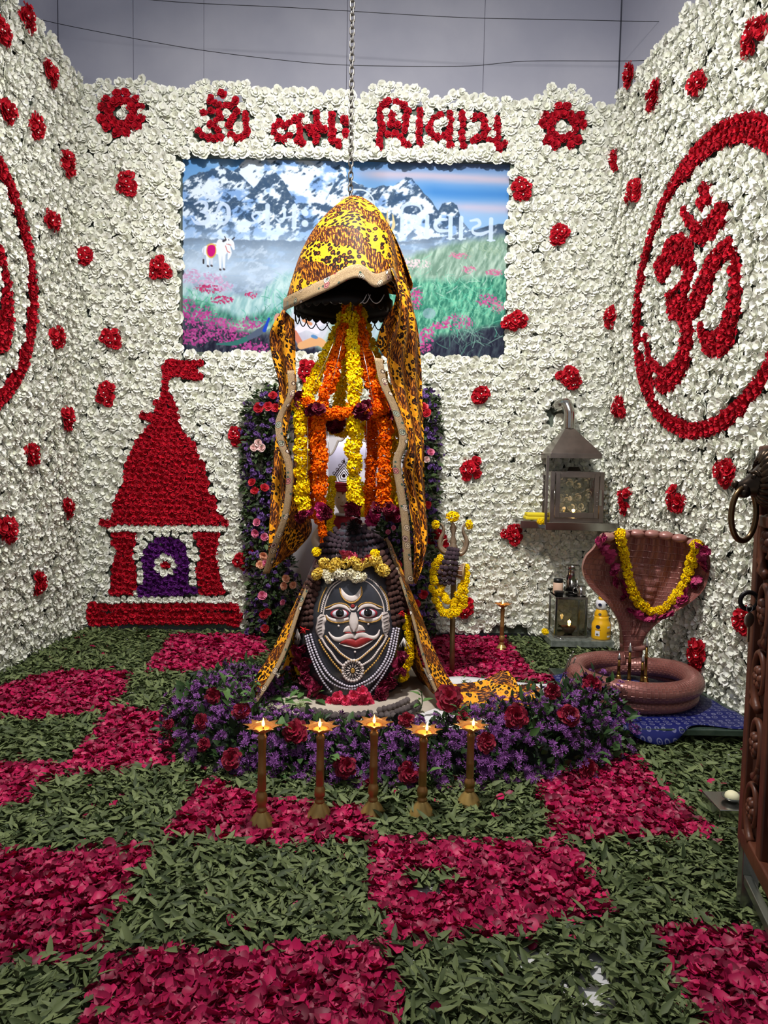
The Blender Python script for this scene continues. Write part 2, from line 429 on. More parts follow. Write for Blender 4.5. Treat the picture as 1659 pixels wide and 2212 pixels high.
ROS1, ROS2 = rosette(263, 245, 6, -PI / 2), rosette(1215, 274, 5, -PI / 2)

NB = np.array([0, -1.0, 0])
def back_pt(u, v, dy=0.03):
    return at(u, v, WB - dy)
def put_bloom(mes, p, n, size, parent, name, k, lift=.25):
    R = frame(Vector(n) + Vector((random.uniform(-lift, lift), random.uniform(-lift, lift), random.uniform(-lift, lift))), random.random() * 6.28)
    return inst(name, mes[k % len(mes)], TRS(p, R, size * random.uniform(.88, 1.12)), parent)
def fill2(pl, s, inset):
    """points filling an outline: a row just inside its edge, then a grid in what is left"""
    pl = np.asarray(pl, float); pw = np.vstack([pl, pl[:1]]); P = []
    area = .5 * np.sum(pw[:-1, 0] * pw[1:, 1] - pw[1:, 0] * pw[:-1, 1]); sg = 1 if area > 0 else -1
    cand = []
    for a, b in zip(pw[:-1], pw[1:]):
        L = np.linalg.norm(b - a); n = max(1, round(L / (s * .5))); t = (b - a) / (L + 1e-9); nn = np.array([-t[1], t[0]]) * sg
        for i in range(n): cand.append(a + t * L * (i + .5) / n + nn * inset)
    seg = [(pw[i], pw[i + 1] - pw[i]) for i in range(len(pl))]
    def edge(x): return min(np.linalg.norm(x - a - d * np.clip(np.dot(x - a, d) / (d @ d + 1e-12), 0, 1)) for a, d in seg)
    def ok(x, m, e): return edge(x) > e and all((x[0] - y[0]) ** 2 + (x[1] - y[1]) ** 2 > m * m for y in P)
    cand = np.array(cand); cand = cand[inside(cand, pl)]
    for x in cand:
        if ok(x, s * .74, inset * .55): P.append(x)
    g = hexgrid(pl[:, 0].min(), pl[:, 0].max(), pl[:, 1].min(), pl[:, 1].max(), s * .55, .14, len(pl)); g = g[inside(g, pl)]
    for x in g:
        if ok(x, s * .68, inset * .5): P.append(x)
    return np.array(P)
def fill(poly, s=.052, holes=()):
    w = np.array([back_pt(u, v) for u, v in poly]); P = fill2(w[:, [0, 2]], s, .021)
    for h in holes:
        q = proj(np.stack([P[:, 0], np.full(len(P), WB - .03), P[:, 1]], 1)); P = P[~inside(q, h)]
    return P

reds = []                      # (x, z) of every coloured bloom on the back wall
def flower_thing(name, label, cat, parts, base_uv):
    b = back_pt(*base_uv, 0.0); t = thing(name, label, cat, b)
    for pname, mes, pts, s in parts:
        h = holder(pname, t)
        for i, (x, z) in enumerate(pts):
            reds.append((x, z)); put_bloom(mes, (x, WB - .035, z), NB, s, h, mes[0].name.split('.')[0], i)
    return t
def pts_px(L): return [tuple(back_pt(u, v)[[0, 2]]) for u, v in L]
flower_thing('flower_lettering', 'row of red flower letters above the mountain picture', 'lettering', [(k.replace('_2', ''), RED_ME, pts_px(v), .031) for k, v in LET.items()], (760, 320))
flower_thing('flower_rosette', 'red six-lobed flower ring left of the red letters', 'flower ring', [('ring', RED_ME, pts_px(ROS1), .039)], (263, 295))
flower_thing('flower_rosette', 'red five-lobed flower ring at the far end of the lettering', 'flower ring', [('ring', RED_ME, pts_px(ROS2), .039)], (1215, 325))
flower_thing('flower_temple', 'red and purple flower picture of a temple with a flag', 'flower picture',
    [('flag', RED_ME, fill(T_FLAG, .046), .034), ('tower', RED_ME, fill(T_TOWER), .038), ('pillar', RED_ME, fill(T_PIL1), .036), ('pillar', RED_ME, fill(T_PIL2), .036),
     ('plinth', RED_ME, fill(T_PLIN), .038), ('doorway', PUR_ME, fill(T_DOOR, .052, [T_WHITE]), .036), ('daisy_centre', RED_ME, pts_px([(355, 1220), (363, 1219)]), .03),
     ('daisy_petals', WHITE_ME, pts_px(disc(359, 1220, 18, 7)), .034), ('white_border', WHITE_ME, pts_px(zp([(x, 1318 + 6 * math.sin(x)) for x in range(215, 1050, 52)] + [(x, 1848 + 5 * math.sin(x)) for x in range(150, 1110, 52)] + [(400,1470),(395,1530),(425,1590),(430,1650),(428,1705),(835,1480),(840,1540),(815,1600),(818,1660),(820,1720),(450,1435),(500,1385),(560,1355),(620,1350),(690,1355),(750,1390),(795,1440)], 180, 760, TK)), .032)], (358, 1350))
reds = np.array(reds)

def gap_fill(g, red, x0, x1, z0, z1, ok):
    c = hexgrid(x0, x1, z0, z1, .03, .3, 77); c = c[ok(c)]
    d = np.full(len(c), 9.0)
    for i in range(0, len(c), 2000): d[i:i + 2000] = np.sqrt(((c[i:i + 2000, None] - red[None]) ** 2).sum(-1)).min(1)
    c = c[(d > .043) & (d < .16)]; add = []
    for x in c:
        if np.min(np.hypot(g[:, 0] - x[0], g[:, 1] - x[1])) > .05 and all(math.hypot(x[0] - y[0], x[1] - y[1]) > .045 for y in add): add.append(x)
    return np.array(add).reshape(-1, 2)
def flower_panel(name, label, pts3, normals, size, corner_boards, base, visible):
    t = thing(name, label, 'flower wall', base)
    for bd in corner_boards: bd.build('backing_panel', m_board, t, False)
    order = np.argsort(visible); near = set(order[:300].tolist())
    Ms = []
    for i, (p, n) in enumerate(zip(pts3, normals)):
        R = frame(Vector(tuple(n)) + Vector((random.uniform(-.3, .3), random.uniform(-.3, .3), random.uniform(-.3, .3))), random.random() * 6.28)
        M = TRS(p, R, size[i] * random.uniform(.85, 1.15))
        if i in near and visible[i] < 1e8: inst('white_flower', WHITE_ME[i % 5], M, t)
        else: Ms.append(M)
    scatter('white_flowers', CARN, Ms, m_white, t)
    return t

HOLE = [at(391, 343, WB), at(1102, 343, WB), at(391, 757, WB), at(1092, 775, WB)]
hx0, hx1 = HOLE[0][0], (HOLE[1][0] + HOLE[3][0]) / 2; hz0 = (HOLE[2][2] + HOLE[3][2]) / 2; hz1 = (HOLE[0][2] + HOLE[1][2]) / 2
NX0, NX1, NZ = at(612, 1200, WB)[0], at(905, 1200, WB)[0], at(760, 870, WB)[2]        # opening of the idol's niche
zt0, zt1 = at(165, 176, WB)[2], at(1310, 226, WB)[2]
def ztop(x): return zt0 + (zt1 - zt0) * (x - XL) / (XR - XL)
g = hexgrid(XL + .03, XR - .02, .09, 4.8, .072, .22, 5)
k = g[:, 1] < np.array([ztop(x) for x in g[:, 0]]) - .02
k &= ~((g[:, 0] > hx0 - .005) & (g[:, 0] < hx1 + .005) & (g[:, 1] > hz0 - .005) & (g[:, 1] < hz1 + .005))
k &= ~((g[:, 0] > NX0) & (g[:, 0] < NX1) & (g[:, 1] < NZ))
vent = at(1200, 885, WB); k &= ~(np.hypot(g[:, 0] - vent[0], g[:, 1] - vent[2]) < .075)
gp = at(1100, 1378, WB); k &= ~((abs(g[:, 0] - gp[0]) < .11) & (g[:, 1] < .12))
g = g[k]
d = np.array([np.min(np.hypot(reds[:, 0] - x, reds[:, 1] - z)) for x, z in g]); g = g[d > .058]
add = gap_fill(g, reds, XL, XR, .1, 4.5, lambda c: ~((c[:, 0] > hx0 - .02) & (c[:, 0] < hx1 + .02) & (c[:, 1] > hz0 - .02) & (c[:, 1] < hz1 + .02)) & (c[:, 1] < 4.3))
sz = np.concatenate([np.full(len(g), .050), np.full(len(add), .038)]); g = np.vstack([g, add])
px = proj(np.stack([g[:, 0], np.full(len(g), WB - .03), g[:, 1]], 1))
vis = np.hypot(g[:, 0], g[:, 1] - CAM_H) + np.where((px[:, 0] > 520) & (px[:, 0] < 950) & (px[:, 1] > 430), 1e9, 0) + np.where(px[:, 0] > 1150, 1e9, 0) * (px[:, 1] > 850)
pts = np.stack([g[:, 0], WB - .012 - rng.uniform(0, .022, len(g)), g[:, 1]], 1)
def bbox(x0, x1, z0, z1): return MB().box(((x0 + x1) / 2, WB + .03, (z0 + z1) / 2), (x1 - x0, .05, z1 - z0))
zt = min(zt0, zt1) - .03
boards = [bbox(XL, hx0, 0.05, zt), bbox(hx1, XR, 0.05, zt), bbox(hx0, hx1, hz1, zt), bbox(hx0, NX0, .05, hz0), bbox(NX1, hx1, .05, hz0), bbox(NX0, NX1, NZ, hz0)]
flower_panel('flower_wall', 'white flower wall around the mountain picture, behind the shrine', pts, np.tile(NB, (len(g), 1)), sz, boards, ((XL + XR) / 2, WB, 0), vis)

# ------------------------------------------------------------------ side walls with the round om emblems
OK_ = .3118
OM = [zp(p, 1350, 270, OK_) for p in (
 [(590,405),(640,430),(640,520),(600,560),(575,610),(545,590),(550,500),(575,450)],
 [(440,550),(470,570),(475,610),(510,660),(560,690),(600,660),(650,610),(680,570),(690,540),(760,550),(765,620),(740,700),(690,760),(640,825),(580,840),(520,800),(480,740),(450,640)],
 [(430,750),(490,800),(520,880),(540,1010),(500,1110),(470,1200),(485,1250),(515,1380),(515,1500),(500,1620),(460,1720),(420,1800),(350,1865),(290,1860),(230,1790),(195,1700),(190,1600),(170,1480),(185,1430),(205,1500),(215,1580),(250,1650),(310,1690),(380,1650),(420,1560),(445,1450),(440,1400),(400,1340),(360,1360),(340,1290),(335,1180),(380,1130),(440,1080),(455,1020),(445,960),(400,970),(350,1020),(295,1115),(250,1020),(250,940),(310,890),(330,820),(380,770)],
 [(485,1250),(540,1100),(590,1000),(640,890),(690,840),(770,775),(810,820),(835,950),(855,1080),(845,1300),(820,1420),(790,1520),(740,1600),(650,1620),(590,1570),(560,1450),(570,1360),(590,1370),(600,1420),(650,1450),(700,1400),(740,1320),(770,1200),(785,1080),(780,960),(740,920),(700,990),(660,1080),(640,1150),(610,1230),(560,1310),(520,1340)])]
ON = ['bindu_dot', 'crescent', 'om_curve', 'om_loop']
EZ, ER = 2.49, .905
def right_pt(a, z, out=0.0):            # a: metres along the wall towards the viewer from the corner
    L = math.hypot(1, KR); return np.array([XR - KR * a / L, WB - a / L, z]) + NR * out
def left_pt(a, z, out=0.0):
    L = math.hypot(1, KL); return np.array([XL - KL * a / L, WB - a / L, z]) + NL * out
EA_R, EA_L = 1.36, 1.61
OM_D = []                               # emblem outlines in (viewer-right, up) metres about its centre
for poly in OM:
    q = []
    for u, v in poly:
        w = on_plane(u, v, PR0, NR); q.append((math.hypot(w[0] - XR, w[1] - WB) - EA_R, w[2] - EZ))
    OM_D.append(q)
def emblem(side, label):
    f, a0, n = (right_pt, EA_R, NR) if side > 0 else (left_pt, EA_L, NL)
    t = thing('om_emblem', label, 'flower emblem', f(a0, EZ - ER)); out = []
    h = holder('ring', t); s = .062
    for r in (ER - .03, ER - .075, ER - .12):
        if r < ER - .1 and side < 0: continue
        m = int(2 * PI * r / .054)
        for k in range(m):
            an = 2 * PI * k / m
            if r < ER - .1 and not (0.15 < an < 2.0): continue
            out.append((r * math.cos(an), r * math.sin(an), h))
    for nm, poly in zip(ON, OM_D):
        hh = holder(nm, t); pl = np.array(poly) + np.array([.0 if side > 0 else .23, 0])
        for x, z in fill2(pl, .054, .024): out.append((x, z, hh))
    pos = []
    for i, (x, z, hh) in enumerate(out):
        a = a0 + side * x; pos.append((a, EZ + z)); put_bloom(RED_ME, f(a, EZ + z, .035), n, .038, hh, 'red_flower', i)
    return np.array(pos)
er = emblem(1, 'red flower om sign in a ring on the wall beside the snake')
el = emblem(-1, 'red flower om sign in a ring, cut off by the picture edge')
for side, f, n, em, name_l, zc in ((1, right_pt, NR, er, 'white flower side wall next to the snake and the carved door', zt1), (-1, left_pt, NL, el, 'white flower side wall running down to the leaves, opposite the snake', zt0)):
    g = hexgrid(.02, 3.1, .06, 4.75, .066, .24, 8 + side)
    g = g[g[:, 1] < (zc + .05 + (.06 * g[:, 0] if side > 0 else .02 * g[:, 0]))]
    d = np.array([np.min(np.hypot(em[:, 0] - x, em[:, 1] - z)) for x, z in g]); g = g[d > .056]; add = gap_fill(g, em, .02, 3.1, 1.2, 3.8, lambda c: c[:, 1] > 0)
    sz = np.concatenate([np.full(len(g), .046), np.full(len(add), .038)]); g = np.vstack([g, add])
    pts = np.array([f(a, z, .012 + random.random() * .02) for a, z in g]); px = proj(pts)
    vis = pts[:, 1] + np.where((px[:, 0] < 4) | (px[:, 0] > (1655 if side < 0 else 1600)) | (px[:, 1] < 2) | (px[:, 1] > 1400), 1e9, 0)
    c = [f(-.02, 0, -.005), f(3.12, 0, -.005), f(3.12, 0, -.05), f(-.02, 0, -.05)]; zz = zc + .0
    bd = MB().add([(*p[:2], .03) for p in c] + [(*p[:2], zz) for p in c], [(0, 1, 2, 3), (7, 6, 5, 4), (0, 4, 5, 1), (1, 5, 6, 2), (2, 6, 7, 3), (3, 7, 4, 0)])
    flower_panel('flower_wall', name_l, pts, np.tile(n, (len(g), 1)), sz, [bd], f(1.5, 0), vis)

# ------------------------------------------------------------------ red bunches pinned to the walls
m_pearl = mat('pearl', (240, 236, 226), .25)
BUNCH = [('L', 55, 35, 'top edge of the far-left flower wall, highest of all'), ('L', 4, 70, 'top corner of the photo, cut by the edge'), ('L', 107, 160, 'side wall just under its sloping top edge'), ('L', 12, 235, 'side wall above the cut-off om ring, at the photo edge'),
 ('L', 78, 275, 'side wall up from the cut-off om ring'), ('L', 145, 352, 'side wall near the corner, level with the picture top'), ('L', 110, 478, 'side wall between om ring and corner, upper one'), ('L', 122, 727, 'side wall between om ring and corner, lower one'),
 ('L', 143, 905, 'side wall near the corner, level with the temple tower'), ('L', 66, 983, 'side wall just beneath the cut-off om ring'), ('L', 145, 1095, 'side wall near the corner, level with the temple roof edge'), ('L', 15, 1147, 'side wall at the photo edge, low down'), ('L', 82, 1257, 'side wall, lowest one beside the temple plinth'),
 ('B', 278, 398, 'white wall under the six-lobed ring'), ('B', 180, 555, 'white wall at the corner, level with the white bull'), ('B', 347, 578, 'white wall touching the side of the mountain picture'), ('B', 240, 733, 'white wall level with the heather in the picture'),
 ('B', 230, 850, 'white wall beside the temple flag'), ('B', 516, 942, 'white wall between temple tower and foliage column'), ('B', 665, 805, 'white wall below the picture, beside the yellow garlands'), ('B', 530, 1210, 'white wall low between temple pillar and foliage column'),
 ('B', 1124, 410, 'upper corner of the mountain picture'), ('B', 1210, 505, 'white wall beside the grassy slope of the picture'), ('B', 1110, 695, 'lower corner of the mountain picture'), ('B', 1038, 852, 'white wall under the picture, beside the tall leopard cloth'),
 ('B', 1230, 815, 'white wall above the steel flue pipe'), ('B', 1017, 1013, 'white wall above the trident'), ('B', 1110, 1152, 'white wall just below the steel shelf end'), ('B', 945, 1165, 'white wall behind the trident head'), ('B', 1003, 1310, 'white wall behind the yellow trident garland'),
 ('R', 1362, 163, 'om side wall, highest by the stone corner'), ('R', 1413, 208, 'om side wall, middle of the upper three'), ('R', 1507, 182, 'om side wall, straight above the om ring'), ('R', 1632, 78, 'top corner of the om side wall, cut by the edge'),
 ('R', 1322, 355, 'om side wall at the corner, beside the lettering end'), ('R', 1370, 417, 'om side wall close to the upper ring edge'), ('R', 1320, 683, 'om side wall at the corner, level with the om loop'), ('R', 1340, 882, 'om side wall above the steel hood'),
 ('R', 1566, 1020, 'om side wall near the lion knocker'), ('R', 1460, 1080, 'om side wall straight below the om ring'), ('R', 1352, 1083, 'om side wall beside the glass lamp case on the shelf'), ('R', 1508, 1420, 'om side wall low behind the snake coil'), ('R', 1607, 1342, 'om side wall, half hidden by the carved door key')]
BRED = [tmesh('red_blossom', t, m_redb) for t in CARN[:3]]
PEARL_ME = MB().ball((0, 0, 0), 1, 8, 6).mesh('pearl', m_pearl)
for i, (w, u, v, lab) in enumerate(BUNCH):
    if w == 'B': p = at(u, v, WB - .055); n = NB
    elif w == 'L': p = on_plane(u, v, PL0 + NL * .055, NL); n = NL
    else: p = on_plane(u, v, PR0 + NR * .055, NR); n = NR
    t = thing('flower_bunch', 'red flower bunch on the ' + lab, 'flower bunch', p, 'red flower bunches on the flower walls')
    tx = Vector(tuple(n)).cross(Vector((0, 0, 1))).normalized()
    q = random.random() * 6.28; rad = .05 if w != 'R' else .054
    ex = random.uniform(.8, 1.25); ez = random.uniform(.85, 1.25)
    for k in range(9):
        a = q + k * .785 + random.uniform(-.2, .2); rr = 0 if k == 6 else rad * random.uniform(.55, 1.25)
        c = Vector(tuple(p)) + tx * (rr * ex * math.cos(a)) + Vector((0, 0, rr * ez * math.sin(a))) + Vector(tuple(n)) * (.028 if k == 6 else random.uniform(0, .012))
        b = put_bloom(BRED, c, Vector(tuple(n)) * 1.0 + (c - Vector(tuple(p))) * 7, .043, t, 'blossom', k + i)
        if k % 2 == 0: inst('pearl', PEARL_ME, TRS(c + Vector(tuple(n)) * .03, Matrix(), .0055), b)
# ================================================================== leaves and petals on the floor
RED_SQ = [[(368,1380),(560,1378),(580,1420),(450,1460),(315,1460)], [(130,1458),(285,1462),(270,1500),(235,1545),(60,1565),(-60,1550),(-30,1500)],
 [(235,1545),(280,1540),(370,1560),(378,1665),(160,1690),(120,1690),(190,1610)], [(-90,1668),(40,1662),(190,1668),(100,1700),(50,1750),(-90,1775)],
 [(-90,1862),(150,1850),(340,1850),(300,1900),(240,2010),(210,2080),(-90,2112)], [(450,1700),(600,1745),(800,1760),(800,1835),(640,1842),(400,1825),(345,1830),(400,1760)],
 [(800,1830),(1215,1840),(1260,1870),(1322,1990),(1180,2010),(1150,2040),(850,2058),(800,1960)], [(225,2085),(820,2060),(865,2120),(862,2300),(160,2300),(200,2160)],
 [(1155,1700),(1370,1645),(1440,1730),(1540,1810),(1500,1825),(1200,1832),(1180,1770)], [(1400,2015),(1670,2040),(1760,2300),(1540,2300),(1460,2140)],
 [(905,1380),(1085,1375),(1110,1410),(1150,1460),(1170,1480),(940,1480),(895,1430)], [(1150,1470),(1270,1465),(1230,1490),(1160,1487)]]
BARE = [(918,1940,50,14),(1128,1942,20,11),(1155,2075,60,20),(1292,2095,24,42),(1262,2152,58,30),(1310,2190,22,30),(135,1853,22,9),(566,1795,28,10),(1085,1752,36,9),(215,2130,14,30),(1580,1630,26,7),(410,1705,22,8)]
m_leaf = mat('tulsi_leaf', (42, 56, 26), .6, c2=(116, 128, 82), var='island', spec=.3)
m_petal = mat('rose_petal', (102, 3, 38), .5, c2=(198, 24, 88), var='island', spec=.35, sub=.05)
LEAF_ME = [tmesh('leaf', t, m_leaf) for t in LEAF]; PETAL_ME = [tmesh('rose_petal', t, m_petal, True) for t in PETAL]
N = 122000
fx = rng.uniform(-2.7, 2.3, N); fy = rng.uniform(1.45, WB - .03, N)
fx = np.concatenate([fx, rng.uniform(-2.4, 2.2, 42000)]); fy = np.concatenate([fy, rng.uniform(1.45, 3.6, 42000)])
ok = (fx > xl(fy) + .05) & (fx < xr(fy) - .05)
ok &= ~((np.abs(fx - NX0) < 0)) 
fx, fy = fx[ok], fy[ok]
P3 = np.stack([fx, fy, np.zeros(len(fx))], 1); q = proj(P3); jt = rng.normal(0, 6, q.shape) * np.clip((q[:, 1:2] - 1350) / 500, .3, 1.2)
isred = np.zeros(len(fx), bool)
for poly in RED_SQ: isred |= inside(q + jt, poly)
isred &= ~(((q[:, 0] - 935) / 62) ** 2 + ((q[:, 1] - 1916) / 15) ** 2 < rng.uniform(.6, 1.2, len(fx)))
bare = np.zeros(len(fx), bool)
for (bx, by, rx, ry) in BARE: bare |= ((q[:, 0] - bx) / rx) ** 2 + ((q[:, 1] - by) / ry) ** 2 < rng.uniform(.7, 1.15, len(fx))
# kept clear: the shrine's own base and the low stands
c0 = np.array([at(762, 1500, 4.2)[0], 4.25])
bare |= ((fx - c0[0]) / .64) ** 2 + ((fy - c0[1]) / .64) ** 2 < 1
keep = ~bare
fx, fy, isred, q = fx[keep], fy[keep], isred[keep], q[keep]
inframe = (q[:, 0] > 5) & (q[:, 0] < 1580) & (q[:, 1] < 2205)
# a few petals strayed onto the leaves
stray = (~isred) & (rng.uniform(0, 1, len(fx)) < .006)
for kind, sel, T, ME, m, nm, lab, cat, grp in (
    ('petal', isred | stray, PETAL, PETAL_ME, m_petal, 'rose_petal', 'single pink rose petal lying on top in the nearest petal squares', 'petal', 'rose petals in the nearest squares'),
    ('leaf', ~(isred | stray), LEAF, LEAF_ME, m_leaf, 'leaf', 'single green leaf lying on top in the nearest leaf squares', 'leaf', 'leaves in the nearest squares')):
    idx = np.nonzero(sel)[0]
    lay = rng.uniform(0, 1, len(idx))
    score = fy[idx] + np.where(inframe[idx], 0, 100) + np.where(lay < .8, 50, 0)
    top = set(np.argsort(score)[:300].tolist()); Ms = []
    ang = rng.uniform(0, 2 * PI, len(idx))
    ang += 0
    for j, i in enumerate(idx):
        x, y = fx[i], fy[i]
        if kind == 'petal':
            s = random.uniform(.026, .044); z = .006 + .030 * lay[j]; tx, ty = random.gauss(0, .42), random.gauss(0, .42)
            if random.random() < .3: tx += PI
        else:
            s = random.uniform(.038, .074); z = .005 + .034 * lay[j]; tx, ty = random.gauss(0.08, .26), random.gauss(0, .45)
            fl = math.sin(x * 3.1 + 1.7 * math.sin(y * 2.3)) * 1.3; ang[j] = fl + random.gauss(0, 1.1) + (PI if random.random() < .35 else 0) + PI / 2
        R = Matrix.Rotation(ang[j], 4, 'Z') @ Matrix.Rotation(tx, 4, 'X') @ Matrix.Rotation(ty, 4, 'Y')
        M = TRS((x, y, z), R, s)
        if j in top: tag(inst(nm, ME[j % len(ME)], M), lab, cat, grp)
        else: Ms.append(M)
    o = scatter('rose_petals' if kind == 'petal' else 'leaves', T, Ms, m, smooth=(kind == 'petal'))
    tag(o, 'pink rose petals strewn in squares over the floor' if kind == 'petal' else 'green leaves strewn in squares over the floor', 'petals' if kind == 'petal' else 'leaves', kind='stuff')
# ================================================================== printed mountain picture
def vnoise(x, y, seed=0):
    xi, yi = np.floor(x).astype(np.int64), np.floor(y).astype(np.int64); fx_, fy_ = x - xi, y - yi
    fx_ = fx_ * fx_ * (3 - 2 * fx_); fy_ = fy_ * fy_ * (3 - 2 * fy_)
    def h(a, b):
        n = (a * 374761393 + b * 668265263 + seed * 982451653) & 0x7fffffff
        n = ((n ^ (n >> 13)) * 1274126177) & 0x7fffffff
        return ((n ^ (n >> 16)) & 0xffff) / 65535.0
    return (h(xi, yi) * (1 - fx_) + h(xi + 1, yi) * fx_) * (1 - fy_) + (h(xi, yi + 1) * (1 - fx_) + h(xi + 1, yi + 1) * fx_) * fy_
def fbm(x, y, o=5, seed=0):
    t = 0; a = .5
    for k in range(o): t = t + a * vnoise(x, y, seed + k); x = x * 2.03 + 3.1; y = y * 2.03 + 1.7; a *= .5
    return t
MW, MH = 620, 364                       # print cells; picture pixel frame is 388..1105 x 338..770 of the photo
uu = np.linspace(386, 1108, MW)[None].repeat(MH, 0); vv = np.linspace(336, 780, MH)[:, None].repeat(MW, 1)
IM = np.zeros((MH, MW, 3))
def C(c): return np.array(c, float) / 255
def over(mask, col, a=1.0):
    global IM
    m = np.clip(mask * a, 0, 1)[..., None]; IM = IM * (1 - m) + (C(col) if not isinstance(col, np.ndarray) else col) * m
def soft(d, w): return np.clip(.5 - d / w, 0, 1)
def line_y(pts): p = np.array(pts, float); return np.interp(uu, p[:, 0], p[:, 1])
# sky
t = np.clip((vv - 338) / 120, 0, 1)[..., None]
IM[:] = C((96, 150, 205)) * (1 - t) + C((150, 186, 222)) * t
for (cy, h, col, a, x0) in ((378, 12, (205, 186, 196), .9, 740), (352, 10, (120, 122, 150), .7, 800), (440, 12, (204, 190, 205), .85, 930), (410, 16, (70, 132, 196), .8, 860)):
    w = np.exp(-((vv - cy - (uu - 1000) * .02 + 6 * (fbm(uu / 90, vv / 14, 3, 3) - .5)) / h) ** 2) * np.clip((uu - x0) / 80, 0, 1); over(w, col, a)
over(np.clip((fbm(uu / 60, vv / 40, 4, 9) - .5) * 2, 0, 1) * (vv < 400) * (uu < 520), (225, 236, 246), .8)
def snow(ridge, rock, seed, tone=1.0, fog=0.0, foot=540):
    y = line_y(ridge) + 7 * (fbm(uu / 9, vv * 0, 4, seed) - .5)
    m = soft(y - vv, 2.0); dep = vv - y
    n = fbm(uu / 34 + vv / 40, vv / 26 - uu / 60, 5, seed + 5); n2 = .6 * fbm(uu / 24 + vv / 22, vv / 17 - uu / 30, 5, seed + 8) + .4 * fbm(uu / 6 + vv / 7, vv / 9, 3, seed + 9)
    col = C((232, 240, 250)) * np.ones(IM.shape)
    sh = np.clip((n - .47) * 7, 0, 1)[..., None]; col = col * (1 - sh * .75) + C((104, 146, 204)) * sh * .75
    rk = np.clip((n2 - rock + .05 + .13 * np.exp(-dep / 30)) * 12, 0, 1)[..., None]; col = col * (1 - rk * .9) + C((56, 78, 104)) * rk * .9
    rk2 = np.clip((fbm(uu / 4, vv / 4, 3, seed + 2) - .5) * 5, 0, 1)[..., None] * rk; col = col * (1 - .4 * rk2) + C((150, 160, 165)) * .4 * rk2
    f = np.clip((vv - 470) / (foot - 470), 0, 1)[..., None]; col = col * (1 - f * .6) + C((200, 220, 244)) * f * .6
    over(m, col * tone)
snow([(386,470),(500,380),(540,340),(560,330),(740,330),(752,385),(775,395),(800,430),(860,470),(1110,560)], .62, 3)
snow([(386,412),(412,385),(440,376),(462,370),(478,362),(498,372),(520,380),(560,420),(640,520)], .56, 23)
snow([(470,470),(540,420),(575,375),(590,368),(612,390),(640,440),(680,480),(720,540)], .52, 43)
snow([(700,440),(735,372),(762,392),(800,405),(830,398),(850,400),(862,390),(878,380),(892,384),(915,410),(935,430),(950,450),(958,436),(975,430),(990,436),(1000,470),(1020,490),(1060,490),(1110,478)], .53, 63)
snow([(860,520),(1000,500),(1040,485),(1075,476),(1110,474)], .45, 83, .8)
# mist and slopes
over(np.clip((vv - 492 - 40 * (fbm(uu / 50, vv / 50, 3, 77) - .5)) / 110, 0, 1) * np.clip((650 - vv) / 60, 0, 1) * (.6 + .6 * fbm(uu / 70, vv / 24, 4, 12)), (222, 236, 250), .9)
n = fbm(uu / 60, vv / 12, 4, 31); over((vv > 480) * (vv < 600) * np.clip((n - .5) * 4, 0, 1), (160, 194, 232), .35)
def meadow(edge, a, b, seed, sc=10):
    y = line_y(edge) + 10 * (fbm(uu / 8, vv / 30, 3, seed) - .5); m = soft(y - vv, 16)
    n = fbm(uu / sc * 1.6 + vv / 20, vv / sc * .55, 5, seed + 1)[..., None]; n = np.clip((n - .3) * 2.3, 0, 1)
    over(m, C(a) * (1 - n) + C(b) * n)
meadow([(386,620),(480,640),(560,640),(600,600),(660,585),(720,640)], (150, 190, 190), (205, 226, 222), 51)
meadow([(386,650),(450,660),(520,690),(600,670),(700,700)], (60, 110, 100), (140, 205, 175), 55)
meadow([(700,700),(840,560),(900,545),(980,520),(1060,505),(1110,500)], (120, 150, 130), (190, 210, 190), 57)
meadow([(700,760),(840,620),(900,600),(1000,600),(1110,580)], (52, 120, 100), (150, 214, 176), 59, 7)
meadow([(386,690),(450,700),(520,720),(600,720),(640,700),(700,760)], (34, 34, 52), (88, 92, 104), 61, 7)
meadow([(700,790),(880,760),(960,720),(1040,705),(1110,690)], (40, 40, 58), (74, 84, 92), 63, 7)
# heather
def heather(blobs, c1, c2, seed):
    d = np.full(uu.shape, -1.0)
    for bx, by, rx, ry in blobs: d = np.maximum(d, 1 - ((uu - bx) / rx) ** 2 - ((vv - by) / ry) ** 2)
    n = fbm(uu / 3.2, vv / 3.2, 2, seed); n2 = fbm(uu / 5, vv / 5, 3, seed + 4)[..., None]
    over((d > -.2) * np.clip((n - .44 + .25 * np.clip(d, -.4, .6)) * 9, 0, 1), C(c1) * (1 - n2) + C(c2) * n2)
heather([(410,600,26,16),(450,606,40,14),(480,622,24,12)], (190, 140, 180), (236, 210, 228), 71)
heather([(450,628,30,10),(480,650,26,10),(545,640,14,8)], (170, 40, 90), (225, 90, 140), 72)
heather([(400,665,26,20),(430,690,40,26),(470,712,60,24),(420,730,36,24),(510,735,50,18),(560,755,40,14),(545,700,30,14)], (150, 36, 110), (236, 130, 190), 73)
heather([(1085,655,16,14),(1075,580,18,8),(1000,545,24,9),(1020,575,18,8)], (190, 90, 130), (240, 170, 185), 74)
heather([(1000,690,34,18),(960,698,22,10),(930,720,20,18),(925,745,18,14),(905,640,18,24),(1060,640,22,16)], (176, 44, 110), (236, 130, 185), 75)
heather([(890,565,44,12),(870,600,20,10)], (226, 190, 200), (245, 225, 215), 76)
